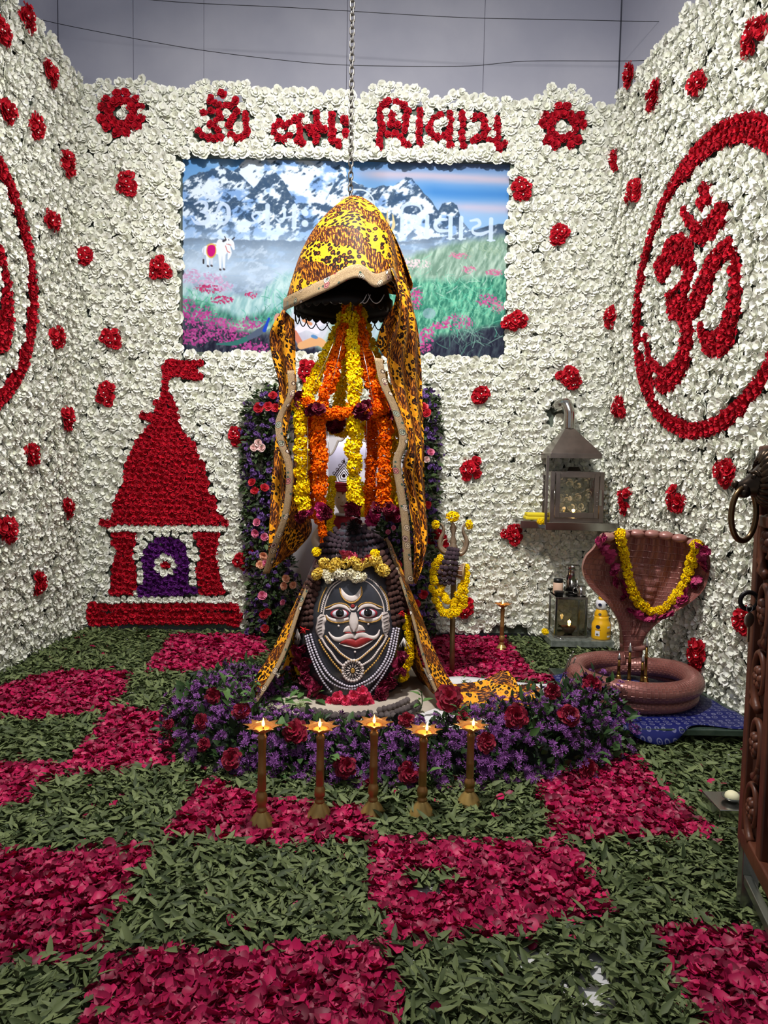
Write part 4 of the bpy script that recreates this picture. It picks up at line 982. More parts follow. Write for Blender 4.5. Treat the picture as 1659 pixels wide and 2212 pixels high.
hang('yellow marigold garland hanging below the hoop, next to the narrow cloth end', [(645,884,YC-.12),(652,930,YC-.13),(654,1000,YC-.13),(652,1060,YC-.13),(655,1096,YC-.13)], YEL_ME, .035)
hang('orange marigold garland hanging below the hoop, beside the outer yellow one', [(690,902,yf),(689,960,yf),(692,1030,yf),(693,1085,yf)], ORA_ME, .034)
hang('dull orange marigold garland hanging behind the bright orange one', [(674,905,YC+.1),(673,990,YC+.12),(671,1060,YC+.12),(672,1108,YC+.12)], ORA_ME, .03)
hang('dark orange marigold garland hanging nearest to the middle yellow one', [(804,905,YC+.02),(804,970,YC+.02),(801,1040,YC+.02),(802,1108,YC+.02)], ORA_ME, .032)
hang('bright orange marigold garland hanging beside the gold trim', [(832,914,YC-.18),(830,980,YC-.19),(830,1040,YC-.19),(829,1086,YC-.19)], ORA_ME, .034)
hang('yellow marigold garland hanging half behind the gold trim', [(852,895,YC-.02),(852,960,YC-.02),(852,1030,YC-.02),(854,1095,YC-.02)], YEL_ME, .033)
hang('short orange garland hanging low behind the bead wrapped top', [(686,1112,YC+.3),(694,1135,YC+.3),(702,1165,YC+.3)], ORA_ME, .026)
hang('short yellow garland hanging low around the idol', [(716,1035,WB-.1),(714,1080,WB-.12),(712,1120,WB-.12),(716,1150,WB-.1)], YEL_ME, .03)
hang('short yellow garland beside the idol, half behind the middle garland', [(783,1050,WB-.1),(789,1085,WB-.1),(786,1110,WB-.1)], YEL_ME, .03)
for i, (u, v, dy, pk, lab) in enumerate(((645,866,-.12,0,'outermost knot of the hoop by the narrow cloth end'), (680,890,-.26,0,'hoop above the orange garland'), (782,884,-.30,0,'hoop beside the middle yellow garland'), (845,890,-.14,0,'hoop against the gold trim'), (724,918,.14,0,'back hoop'),
                                    (655,1110,-.13,1,'end of the outer yellow garland'), (694,1104,-.24,1,'end of the bright orange garland next to the idol'), (768,1104,-.27,0,'end of the middle yellow garland'), (802,1118,.0,1,'end of the dark orange garland'), (830,1100,-.2,0,'end of the orange garland by the gold trim'), (852,1110,-.04,1,'end of the half hidden yellow garland'))):
    c = at(u, v, YC + dy); t = thing('rose_knot', ('deep pink' if pk else 'dark red') + ' rose knot at the ' + lab, 'rose knot', c, 'rose knots on the garlands')
    for k in range(5):
        e = Vector(tuple(c)) + Vector((random.uniform(-.035, .035), random.uniform(-.03, .02), random.uniform(-.03, .025)))
        inst('rose', (PNK_ME if pk and k % 2 == 0 else MAR_ME)[k % 3], TRS(e, frame((random.uniform(-.8, .8), -1, random.uniform(-.5, .9)), k), random.uniform(.03, .045)), t)
# silver tinsel threads among them
for i, (a, b_) in enumerate((((770,700),(808,880)), ((775,690),(842,860)), ((748,690),(716,830)), ((792,900),(788,1000)), ((744,680),(676,840)), ((664,900),(662,1040)), ((700,905),(712,985)))):
    p = [at(a[0], a[1], YC - .1), at((a[0] + b_[0]) / 2 + 2, (a[1] + b_[1]) / 2, YC - .27), at(b_[0], b_[1], YC - .29)]
    o = MB().tube(smooth_path(p, 12), .0014, 4).build('tinsel_thread', m_silver, base=tuple(p[2])); tag(o, 'silver tinsel thread strung between the marigold garlands', 'thread', 'tinsel threads')
# ================================================================== the stone linga with its painted face
PROF = [(0.0, .285), (.05, .30), (.15, .325), (.3, .335), (.45, .325), (.6, .295), (.72, .255), (.82, .205), (.90, .14), (.95, .08), (.975, .012)]
ZL = .06
def RL(z): return np.interp(z - ZL, [a for a, _ in PROF], [b for _, b in PROF])
def surf(u, v, off=0.0):
    """where the sight line through a photo point meets the linga"""
    d = ray(u, v); d = d / d[1]
    lo, hi = YC - .5, YC
    for y in np.arange(YC - .45, YC + .01, .01):
        p = EYE + d * y
        if math.hypot(p[0] - XC, p[1] - YC) < RL(p[2]): hi = y; lo = y - .01; break
    else:
        p = EYE + d * (YC - .02); return p
    for _ in range(18):
        m_ = (lo + hi) / 2; p = EYE + d * m_
        if math.hypot(p[0] - XC, p[1] - YC) < RL(p[2]): hi = m_
        else: lo = m_
    p = EYE + d * hi; nrm = np.array([p[0] - XC, p[1] - YC, 0]); nrm /= np.linalg.norm(nrm) + 1e-9
    return p + nrm * off
FK = .1808
def fz(x, y): return 620 + FK * x, 1170 + FK * y
def S(x, y, off=.0): return surf(*fz(x, y), off)
ni = NT('dark_linga_stone'); nn = ni.noise(5, 5); n2_ = ni.noise(2.5, 3)
ni.l(ni.mix(ni.math('MULTIPLY', n2_.outputs['Fac'], .8), ni.ramp(nn.outputs['Fac'], [(.35, lin((40, 41, 46))), (.7, lin((66, 68, 76)))]), lin((52, 52, 60))), ni.b.inputs['Base Color'])
ni.b.inputs['Roughness'].default_value = .26; ni.b.inputs['Specular IOR Level'].default_value = .6
lg = thing('linga', 'dark stone linga with a painted white and red face', 'idol', (XC, YC, ZL))
zz = np.linspace(0, .975, 60); MB().lathe([(float(np.interp(z, [a for a, _ in PROF], [b for _, b in PROF])), float(z)) for z in zz], 64, (XC, YC, ZL)).build('body', ni.m, lg)
m_pw = mat('sandal_paste_white', (224, 212, 206), .6, c2=(212, 198, 194), scale=40); m_pr = mat('vermilion_red', (140, 28, 30), .5, c2=(158, 40, 40), scale=40); m_gold = mat('gold_dot', (206, 160, 84), .4, .3); m_iris = mat('black_glass_eye', (6, 6, 8), .08, spec=.8); m_scl = mat('eye_white', (214, 214, 226), .15)
m_pk = mat('eye_rim_red', (170, 50, 66), .4)
face = {}
def rib(part, pts, ws, m, off=.004, n=28, k=5):
    p = np.array([(x, y, 0) for x, y in pts], float); w = np.interp(np.linspace(0, 1, n), np.linspace(0, 1, len(ws)), ws); c = smooth_path(p, n)
    t = np.gradient(c, axis=0); t /= np.linalg.norm(t, axis=1)[:, None] + 1e-9; nn_ = np.stack([-t[:, 1], t[:, 0]], 1)
    G = []
    for i in range(n):
        row = []
        for j in range(k):
            s = (j / (k - 1) - .5); x, y = c[i, :2] + nn_[i] * w[i] * s; row.append(S(x, y, off * (1.0 - .55 * (2 * s) ** 4)))
        row = [S(*(c[i, :2] - nn_[i] * w[i] * .5), -.004)] + row + [S(*(c[i, :2] + nn_[i] * w[i] * .5), -.004)]
        G.append(row)
    mb = MB().grid(G); o = mb.build(part, m, lg); return o
def dots(part, pts, r, m, n=None, off=.002, seg=8):
    if n: pts = smooth_path([(x, y, 0) for x, y in pts], n)[:, :2]
    mb = MB()
    for x, y in pts: mb.ball(S(x, y, off), r * FK / 361, seg, 5)
    return mb.build(part, m, lg)
def discf(part, cx, cy, rx, ry, m, off=.004, dome=.0, n=24, k=5):
    G = []
    for i in range(k):
        t = i / (k - 1); G.append([S(cx + rx * t * math.cos(a), cy + ry * t * math.sin(a), off + dome * (1 - t * t)) for a in np.linspace(0, 2 * PI, n, endpoint=False)])
    G.append([S(cx + rx * math.cos(a), cy + ry * math.sin(a), -.004) for a in np.linspace(0, 2 * PI, n, endpoint=False)])
    return MB().grid(G, cv=True).build(part, m, lg)
rib('crescent_moon', [(648,556),(672,622),(715,668),(770,684),(822,668),(857,627),(882,552)], [4, 46, 66, 76, 66, 46, 4], m_pw)
dots('gold_dots', [(633,560),(645,625),(672,676),(712,712),(770,732),(830,712),(874,664),(895,610),(884,545)], 9, m_gold, 30)
for sx in (0, 1):
    f = (lambda x, y: (x, y)) if sx == 0 else (lambda x, y: (1594 - x + 4, y - 6))
    M_ = lambda L: [f(x, y) for x, y in L]
    rib('brow', M_([(465,812),(520,802),(562,778),(620,764),(690,778),(735,812),(755,838)]), [6, 22, 36, 44, 44, 34, 8], m_pw)
    dots('gold_dots', M_([(462,792),(520,768),(580,742),(650,736),(712,754),(745,786)]), 8.5, m_gold, 20)
    discf('eye_rim', *f(628, 862), 108, 54, m_pk, .004)
    ey = discf('eyeball', *f(632, 860), 86, 50, m_scl, .006, .012)
    discf('iris', *f(640, 850), 46, 46, m_iris, .021, .006)
    rib('lower_lid', M_([(470,872),(500,912),(570,940),(650,940),(738,918)]), [6, 32, 42, 42, 26], m_pw)
    dots('gold_dots', M_([(468,890),(500,940),(570,966),(650,968),(738,950)]), 8, m_gold, 20)
    rib('nostril', M_([(672,1078),(708,1056),(750,1046),(782,1074)]) if sx == 0 else [(930,1056),(890,1038),(850,1034),(815,1066)], [8, 66, 86, 50], m_pw, .005)
dots('tear_dots', [(617, 1007), (970, 985), (812, 1317)], 13, m_pw, off=.001)
discf('forehead_mark', 785, 767, 24, 20, m_pr, .006); rib('small_crescent', [(738,768),(757,802),(785,814),(812,802),(832,766)], [4, 20, 26, 20, 4], m_pw)
rib('nose', [(795,838),(795,880),(797,940),(797,1000),(797,1040),(797,1070)], [50, 84, 104, 108, 84, 16], m_pw, .018, 26, 9)
rib('nose_line', [(690,1092),(735,1086),(782,1098)], [8, 16, 8], m_pr, .006); rib('nose_line', [(818,1088),(870,1080),(932,1070)], [8, 16, 8], m_pr, .006)
rib('moustache', [(500,1078),(530,1125),(580,1162),(650,1164),(720,1134),(775,1124),(815,1154)], [8, 26, 46, 58, 68, 74, 26], m_pw, .007)
rib('moustache', [(1105,1050),(1086,1108),(1042,1146),(970,1142),(900,1112),(850,1118),(815,1154)], [8, 26, 46, 58, 68, 74, 26], m_pw, .007)
rib('lips', [(636,1212),(700,1194),(760,1202),(818,1222),(880,1196),(950,1168),(1020,1166)], [6, 62, 88, 84, 92, 68, 6], m_pr, .009, 36)
rib('lip_outline', [(625,1218),(700,1244),(760,1256),(820,1272),(880,1260),(950,1222),(1022,1180)], [8, 16, 17, 18, 17, 16, 8], m_pw, .006, 36)
for pts, ws in (([(432,868),(415,930),(402,985),(398,1050),(402,1110),(405,1165)], [50, 112, 92, 112, 80, 6]), ([(1165,838),(1172,920),(1180,985),(1180,1050),(1176,1110),(1176,1140)], [60, 112, 84, 96, 60, 6])):
    rib('earring', pts, ws, m_pw, .006)
    for t in np.linspace(.12, .82, 6):
        c = smooth_path([(x, y, 0) for x, y in pts], 40)[int(t * 39)]; rib('earring_slot', [(c[0] - 30, c[1] + 12), (c[0] + 28, c[1] - 14)], [4, 15, 6], m_dark, .009, 8, 3)
for pts in ([(398,850),(420,740),(455,640),(500,550),(560,490),(620,450)], [(1196,830),(1180,720),(1140,620),(1085,540),(1010,470),(930,435)]):
    c = smooth_path([(x, y, 0) for x, y in pts], 60)
    for i in range(2, 58, 3):
        x, y = c[i][:2]; dx, dy = c[i + 1][0] - c[i - 1][0], c[i + 1][1] - c[i - 1][1]; L = math.hypot(dx, dy); dx, dy = dx / L, dy / L
        rib('wreath_leaf', [(x - dx * 16, y - dy * 16), (x + dx * 2 - dy * 13, y + dy * 2 + dx * 13), (x + dx * 16, y + dy * 16)], [4, 17, 4], m_pw, .004, 6, 3)
    rib('wreath_line', [(x + (34 if pts[0][0] < 700 else -34), y + 22) for x, y in pts], [13] * 3, m_pw, .004)
    rib('wreath_line', [(x - (26 if pts[0][0] < 700 else -26), y - 10) for x, y in pts[:4]], [12] * 3, m_gold, .003)
N1 = [(465,1130),(505,1185),(560,1245),(640,1332),(740,1402),(800,1422),(870,1397),(960,1322),(1060,1232),(1140,1120)]
rib('painted_necklace', N1, [24] * 4, m_pw, .004, 40); dots('gold_dots', N1, 11, m_gold, 34, .005)
for L in ([(420,1160),(470,1245),(530,1320),(600,1420),(665,1478)], [(900,1475),(1010,1400),(1100,1280),(1150,1210),(1190,1130)]): dots('painted_beads', L, 13, m_pw, 22); rib('painted_string', L, [9] * 3, m_pw, .003)
for L in ([(388,1180),(430,1265),(490,1355),(560,1450),(655,1558)], [(918,1572),(1040,1450),(1100,1370),(1150,1280),(1218,1160)]): dots('painted_beads', L, 12, m_gold, 16); rib('painted_string', L, [9] * 3, m_gold, .003)
dots('pendant_beads', [(785 + 118 * math.cos(a), 1540 + 122 * math.sin(a)) for a in np.linspace(0, 2 * PI, 22, endpoint=False)], 19, m_pw)
for a in np.linspace(0, 2 * PI, 12, endpoint=False): rib('pendant_petal', [(785 + 38 * math.cos(a), 1540 + 40 * math.sin(a)), (785 + 78 * math.cos(a), 1540 + 82 * math.sin(a))], [10, 17, 10], m_pw, .004, 6, 3)
dots('pendant_beads', [(785 + 92 * math.cos(a), 1540 + 96 * math.sin(a)) for a in np.linspace(.13, 2 * PI + .13, 24, endpoint=False)], 7, m_pw)
discf('pendant_centre', 785, 1540, 24, 28, m_gold, .006)

# ---- strings of beads and flowers on the linga
def bead_mesh(seed, m):
    b = MB().ball((0, 0, 0), 1, 12, 9); r = random.Random(seed)
    b.v = [tuple(c * (1 + .10 * math.sin(5 * math.atan2(p[1], p[0])) * (1 - p[2] ** 2) + r.uniform(-.06, .06)) for c in p) for p in b.v]
    return b.mesh('rudraksha_bead', m)
m_rud = mat('brown_rudraksha', (70, 40, 34), .7, c2=(98, 62, 54), var='island', bump=.9, bscale=260); m_rudg = mat('ashen_rudraksha', (92, 80, 80), .8, c2=(128, 116, 114), var='island', bump=.9, bscale=260); m_rudp = mat('dark_plum_rudraksha', (58, 40, 50), .75, c2=(84, 62, 74), var='island', bump=.9, bscale=260)
RUD = [bead_mesh(s, m_rud) for s in range(2)]; RUDG = [bead_mesh(s + 5, m_rudg) for s in range(2)]; RUDP = [bead_mesh(s + 9, m_rudp) for s in range(2)]
WPEARL = [MB().ball((0, 0, 0), 1, 8, 6).mesh('white_bead', mat('white_bead', (206, 198, 212), .3))]
def string(name, label, path, mes, r, gap=1.0, cat='bead string', group=None, parent=None, piece='bead'):
    L = path_len(path); n = max(2, int(L / (2 * r * gap)) + 1); p = smooth_path(path, n); t = parent or thing(name, label, cat, p[np.argmin(p[:, 2])], group)
    for i in range(n): inst(piece, mes[i % len(mes)], TRS(p[i], Matrix.Rotation(random.random() * 6, 4, 'Z') @ Matrix.Rotation(random.random() * 3, 4, 'X'), r * random.uniform(.92, 1.06)), t)
    return t
def front_of(L, off): return [S(x, y, off) for x, y in L]
GB = 'brown bead strings on the linga'
ords = ['first', 'second', 'third', 'fourth', 'fifth']
for i in range(5):
    a = i / 4
    string('rudraksha_string', f'{ords[i]} brown bead string counted from the outside, on the eye side by the narrow cloth', [S(470 + 30 * a, 190 + 20 * a, .02), S(380 + 60 * a, 330 + 20 * a, .03), S(265 + 110 * a, 560, .03 - .006 * i), S(180 + 125 * a, 780, .03 - .006 * i), S(125 + 170 * a, 985, .03 - .006 * i)], RUD, .0165, group=GB)
    string('rudraksha_string', f'{ords[i]} brown bead string counted from the outside, on the trident side', [S(1110 - 30 * a, 130 + 30 * a, .02), S(1210 - 60 * a, 300 + 10 * a, .03), S(1330 - 130 * a, 540, .03 - .006 * i), S(1400 - 160 * a, 740, .03 - .006 * i), S(1440 - 170 * a, 900 + 20 * i, .03 - .006 * i)], RUD, .0165, group=GB)
zt_ = ZL + .93
for k in range(7):
    z = at(765, 1203 - 10 * k, YC - .16)[2]; r = float(RL(z)) + .012
    string('rudraksha_string', f'plum brown bead string wrapped round the top, {["lowest", "second lowest", "third from below", "middle", "third from above", "second highest", "topmost"][k]} coil', [(XC + r * math.cos(a), YC + r * math.sin(a), z + .012 * math.sin(3 * a + k)) for a in np.linspace(PI * .95, PI * 2.05, 14)], RUDP, .0155, group='bead coils round the top')
tp = thing('bead_tassel', 'black wool tassel on top of the bead coils', 'tassel', at(762, 1135, YC - .1)); fz_ = []
for k in range(160):
    d = Vector((random.gauss(0, .55), random.gauss(-.2, .5), random.uniform(-.9, 1))).normalized(); c = Vector(tuple(at(762, 1138, YC - .11)))
    fz_.append((c, c + d * random.uniform(.03, .055)))
mb = MB()
for a, b_ in fz_: mb.tube([a, a * .5 + b_ * .5, b_], [.004, .003, .0015], 4)
mb.build('wool_tuft', mat('black_wool', (30, 20, 24), .95), tp)
mb = MB(); prevb = len(mb.v); [mb.tube(smooth_path([S(x, y, -.06 + .04), S(x + 30, y + 60, -.0), S(x + 50 + 8 * k, y + 150, .02)], 8), .0016, 4) for k, (x, y) in enumerate(((560, 30), (580, 40), (570, 60)))]
for o in (mb.build('white_cord', mat('white_cord', (220, 212, 206), .7), tp),): pass
# crown of flowers
m_cream = mat('cream_flower', (226, 214, 168), .7, c2=(246, 240, 220), var='island'); m_ylight = mat('pale_yellow_flower', (222, 180, 40), .7, c2=(240, 214, 110), var='island')
CREAM = [tmesh('cream_flower', t, m_cream) for t in POM]; YLT = [tmesh('pale_marigold', t, m_ylight) for t in POM]
garland('flower_garland', 'pale yellow flower band across the top of the painted face', front_of([(440,370),(455,300),(520,260),(620,265),(740,255),(860,265),(980,240),(1060,285),(1105,360)], .045), YLT, .041, 'flower', jit=.3)
garland('flower_garland', 'cream flower band hanging under the pale yellow one', front_of([(490,380),(560,390),(640,375),(760,380),(850,390),(900,370)], .03), CREAM, .034, 'flower', jit=.3)
garland('rose_garland', 'crimson and white petal cluster above the pale yellow band', front_of([(690,150),(740,170),(800,180),(870,190),(930,200)], .06), [tmesh('rose', t, mat('crimson_rose', (150, 12, 50), .6, c2=(216, 90, 120), var='island')) for t in DENSE], .034, 'rose')
for u_, v_, lab in ((975, 125, 'perched beside the crimson petals'), (485, 110, 'half hidden behind the bead coils')):
    p = S(u_, v_, .08); tag(inst('marigold', YEL_ME[0], TRS(p, frame((0, -1, .3)), .028)), 'single yellow marigold ' + lab, 'marigold')
# garlands round the face
CRIM = [tmesh('rose', t, MATS['crimson_rose']) for t in DENSE]
garland('rose_garland', 'thick dark red rose garland looped under the painted face', front_of([(205,1230),(225,1400),(285,1580),(370,1740),(480,1850),(620,1915),(800,1935),(960,1910),(1080,1810),(1180,1660),(1255,1500),(1310,1360)], .045), [tmesh('rose', t, mat('garland_rose', (92, 4, 34), .6, c2=(146, 24, 66), var='island')) for t in DENSE], .037, 'rose', pitch=.42, jit=.38)
t = thing('carnation_cluster', 'bright pink carnations at the bottom of the rose garland', 'flowers', S(760, 1880, .08))
m_carn = mat('pink_carnation', (190, 20, 60), .6, c2=(232, 70, 110), var='island'); CARNP = [tmesh('carnation', q_, m_carn) for q_ in DENSE]
for k, (x, y) in enumerate(((640,1800),(720,1850),(800,1790),(870,1740),(900,1810),(660,1880),(760,1890),(850,1870),(590,1870),(930,1880))): inst('carnation', CARNP[k % 3], TRS(S(x, y, .085), frame((random.uniform(-.4, .4), -1, .35), k), .036), t)
for nm, lab, L, off in (('pearl_string', 'white bead string close round the painted face', [(300,1110),(345,1260),(420,1440),(520,1590),(640,1680),(770,1725),(900,1680),(1010,1610),(1110,1490),(1190,1330),(1255,1040)], .012), ('pearl_string', 'white bead string just outside the inner white one', [(268,1120),(310,1270),(385,1460),(480,1620),(610,1715),(770,1752),(920,1705),(1040,1630),(1140,1500),(1220,1340),(1285,1030)], .014),
                        ('pearl_string', 'outermost white bead string, against the red roses', [(250,1130),(290,1290),(365,1500),(450,1660),(540,1780)], .016), ('pearl_string', 'outer white bead string on the trident side, against the roses', [(1310,1040),(1250,1340),(1165,1520),(1060,1690),(980,1790)], .016)):
    string(nm, lab, front_of(L, off), WPEARL, .0072, 1.02)
for lab, L in (('ash grey bead string down the side by the narrow cloth', [(150,1060),(160,1250),(165,1450),(190,1620),(245,1780),(330,1880)]), ('ash grey bead string down the side by the trident', [(1385,1050),(1395,1250),(1385,1450),(1360,1650),(1310,1790),(1235,1890)])):
    string('rudraksha_string', lab, front_of(L, .02), RUDG, .0165)
def px4(L): return [at(u, v, y) for u, v, y in L]
garland('marigold_garland', 'thin yellow marigold garland hanging beside the grey beads, cloth side', px4([(637,1362,4.14),(638,1400,4.12),(643,1440,4.1),(647,1452,4.1)]), YEL_ME, .020)
garland('marigold_garland', 'thick yellow marigold garland hanging beside the grey beads, trident side', px4([(878,1335,4.12),(884,1370,4.1),(884,1410,4.1),(876,1450,4.12),(870,1468,4.14)]), YEL_ME, .030)
m_tass = mat('red_tassel', (200, 24, 30), .8)
for x, y, lab in ((110,860,'at the upper bead ends, narrow cloth side'), (90,1040,'under the bead ends, narrow cloth side'), (290,1030,'against the white beads'), (1290,830,'at the bead ends, inner one on the trident side'), (1375,810,'at the bead ends, middle one on the trident side'), (1440,880,'at the bead ends, outer one on the trident side')):
    c = S(x, y, .05); mb = MB()
    for k in range(26): d = np.array([random.gauss(0, .4), random.gauss(-.3, .3), random.uniform(-1, .5)]); mb.tube([c, c + d * .014, c + d * .026], [.003, .003, .002], 4)
    o = mb.build('tassel', m_tass, base=tuple(c)); tag(o, 'small red thread tassel ' + lab, 'tassel', 'red tassels on the bead strings')
for x, y, lab in ((215, 1030, 'beside the red tassel, narrow cloth side'), (1310, 1130, 'on the trident side of the face')):
    c = S(x, y, .05); mb = MB()
    for k in range(9): d = np.array([random.gauss(0, .25), -.2, -1.0]); mb.tube([c, c + d * .03, c + d * .06 * random.uniform(.6, 1.1)], .0018, 4)
    o = mb.build('thread_tassel', MATS['white_cord'], base=tuple(c)); tag(o, 'white thread tassel ' + lab, 'tassel', 'white tassels')

# ---- the leopard wrap behind and beside the linga
lw = thing('leopard_wrap', 'leopard print wrap with gold edging falling to both sides of the linga', 'cloth', (XC, YC + .2, .05))
def wfall(name, A, B, n, m, **k):
    mb = MB(); P = loft(mb, q3(A), q3(B), n, m, **k); solid(mb.build(name, m_leo, lw), .003)
wfall('side_panel', [(716,1160,4.22),(690,1222,4.12),(652,1310,4.02),(622,1400,3.92),(592,1462,3.84),(548,1530,3.72)], [(704,1172,4.34),(655,1265,4.26),(630,1318,4.18),(590,1400,4.05),(560,1450,3.95),(518,1508,3.84)], 40, 12, fold=.012, waves=1.0, bulge=.02)
wfall('inner_panel', [(716,1160,4.32),(700,1230,4.40),(690,1330,4.45),(690,1400,4.48),(692,1450,4.48)], [(712,1160,4.24),(680,1250,4.18),(640,1360,4.10),(612,1440,4.05),(590,1490,4.02)], 30, 16, fold=.02, waves=1.5)
wfall('side_panel', [(832,1165,4.22),(862,1250,4.12),(886,1325,4.02),(906,1400,3.94),(926,1462,3.88),(948,1512,3.82)], [(842,1168,4.34),(882,1262,4.28),(912,1335,4.22),(937,1400,4.12),(968,1462,4.02),(992,1496,3.94)], 40, 12, fold=.012, waves=1.0, bulge=.02)
wfall('inner_panel', [(832,1165,4.32),(850,1260,4.42),(866,1360,4.46),(880,1420,4.48),(905,1470,4.40)], [(834,1165,4.24),(866,1270,4.16),(890,1350,4.10),(908,1430,4.04),(940,1500,3.95)], 30, 16, fold=.02, waves=1.5)
wfall('back_panel', [(716,1160,4.40),(700,1230,4.55),(672,1340,4.62),(655,1420,4.62)], [(832,1165,4.40),(850,1230,4.55),(872,1340,4.62),(890,1420,4.62)], 20, 24, fold=.02, waves=3)
trim_px([(716,1158,4.21),(690,1222,4.105),(652,1310,4.005),(622,1400,3.905),(592,1462,3.825),(546,1532,3.705)], .027, (-.75, .5, .35), 'trim', lw)
trim_px([(832,1163,4.21),(862,1250,4.105),(886,1325,4.005),(906,1400,3.925),(926,1462,3.865),(948,1514,3.80)], .018, (.75, .5, .3), 'trim', lw)
# loose end lying over the cushion towards the snake
wfall('loose_end', [(955,1478,4.05),(990,1484,4.02),(1040,1476,4.05),(1085,1456,4.1),(1105,1464,4.1),(1120,1490,4.02)], [(945,1520,3.80),(985,1530,3.74),(1040,1535,3.70),(1075,1530,3.70),(1110,1532,3.70),(1150,1532,3.70)], 44, 20, fold=.022, waves=2.2, axis=(0, -.3, 1))
wfall('loose_end', [(1095,1500,3.95),(1120,1486,3.98),(1150,1482,4.0),(1168,1492,3.98)], [(1105,1528,3.72),(1130,1526,3.72),(1160,1526,3.72),(1180,1524,3.74)], 24, 14, fold=.016, waves=2.4, axis=(0, -.3, 1))
trim_px([(1138,1492,3.90),(1150,1500,3.86),(1170,1494,3.88),(1190,1500,3.86)], .05, (0, -.2, -1), 'trim', lw)

# ---- seat of the linga, white sheet, heaped beads and leaves around it
m_sand = mat('pale_marble_base', (196, 184, 168), .5, c2=(176, 164, 150), scale=6)
b = MB(); b.lathe([(.60, 0), (.62, .02), (.62, .045), (.58, .058), (.33, .06)], 56, (XC, YC, .0)); bs = b.build('stone_plinth', m_sand, base=(XC, YC, 0)); tag(bs, 'pale round stone plinth under the linga', 'plinth')
A_ = [ground(905, 1500, .04), ground(970, 1466, .04), ground(1060, 1470, .04), ground(1150, 1480, .04), ground(1215, 1478, .04)]; B_ = [ground(880, 1585, .05), ground(960, 1580, .05), ground(1060, 1575, .05), ground(1140, 1560, .05), ground(1200, 1530, .05)]
mb = MB(); loft(mb, A_, B_, 40, 20, fold=.006, waves=3, axis=(0, 0, 1)); o = mb.build('white_sheet', mat('white_cotton', (216, 214, 216), .85), base=tuple(A_[2])); solid(o, .012); tag(o, 'white cotton sheet under the loose leopard cloth end', 'sheet')
HB = 'grey brown bead strings heaped at the foot of the linga'
for i, (lab, pts) in enumerate((('lowest heap string, by the first brass lamps', [(590,1560,3.62),(640,1562,3.60),(700,1566,3.58),(760,1562,3.58)]), ('heap string behind the lowest one', [(600,1546,3.70),(650,1548,3.68),(700,1552,3.66),(770,1552,3.66)]), ('heap string against the garland', [(640,1534,3.76),(690,1536,3.74),(740,1545,3.72),(800,1540,3.72)]),
    ('heap string curling by the trident side, lowest', [(790,1560,3.58),(840,1556,3.60),(880,1540,3.66),(905,1528,3.72)]), ('heap string by the trident side, second', [(800,1548,3.64),(850,1540,3.68),(885,1526,3.74),(900,1518,3.78)]), ('heap string by the trident side, highest', [(820,1534,3.72),(855,1524,3.76),(880,1512,3.8)]), ('heap string on top of the others', [(660,1540,3.66),(720,1548,3.62),(790,1546,3.60),(850,1546,3.62)]))):
    string('rudraksha_string', 'grey brown bead ' + lab, [ground(u, v, .077 + (.026 if i in (2, 4, 6) else 0)) for u, v, _ in pts], RUDG, .0165, .93, group=HB)
m_bel = mat('bel_leaf', (52, 84, 40), .5, c2=(92, 126, 66), var='island'); BEL = [tmesh('leaf', t, m_bel) for t in BROAD]
for i in range(26):
    u, v = random.uniform(600, 690), random.uniform(1465, 1520); p = ground(u, v, .07)
    tag(inst('bel_leaf', BEL[i % 2], TRS(p, Matrix.Rotation(random.uniform(0, 6.3), 4, 'Z') @ Matrix.Rotation(random.gauss(0, .3), 4, 'X'), random.uniform(.07, .11))), 'green offering leaf lying on the base inside the leopard wrap', 'leaf', 'offering leaves on the linga base')
m_spike = mat('pale_green_pod', (176, 190, 140), .8)
for i, (u, v, lab) in enumerate(((582, 1534, 'nearest the trimmed cloth end'), (622, 1536, 'between the beads'), (648, 1528, 'closest to the linga'))):
    c = at(u, v, 3.78); mb = MB()
    for k in range(90):
        d = np.array(Vector((random.gauss(0, 1), random.gauss(0, 1), random.gauss(0, 1))).normalized()); mb.tube([c, c + d * .026, c + d * .044], [.003, .002, .0008], 3)
    o = mb.build('spiky_pod', m_spike, base=tuple(c)); tag(o, 'pale green spiky pod ' + lab, 'seed pod', 'spiky pods')
# ================================================================== marble niche with the idol, foliage columns
m_white_m = mat('niche_marble', (226, 222, 226), .35, c2=(214, 210, 216), scale=4)
m_cream_w = mat('cream_plaster', (206, 192, 160), .6, c2=(196, 180, 148), scale=4)
YN = 6.12
ni_ = thing('niche', 'white marble niche with a scalloped arch behind the linga', 'niche', ((NX0 + NX1) / 2, WB + .25, 0))
MB().box(((NX0 + NX1) / 2, YN, NZ / 2), (NX1 - NX0 + .1, .05, NZ)).build('back_slab', m_white_m, ni_, False)
for x in (NX0 - .02, NX1 + .02): bevel(MB().box((x, (WB + YN) / 2 + .02, NZ / 2), (.05, YN - WB, NZ)).build('side_slab', m_cream_w, ni_, False), .004)
MB().box(((NX0 + NX1) / 2, (WB + YN) / 2 + .02, NZ + .02), (NX1 - NX0 + .1, YN - WB, .05)).build('top_slab', m_white_m, ni_, False)
bevel(MB().box(((NX0 + NX1) / 2, WB + .24, .16), (NX1 - NX0 - .02, .42, .32)).build('ledge', m_cream_w, ni_, False), .006)
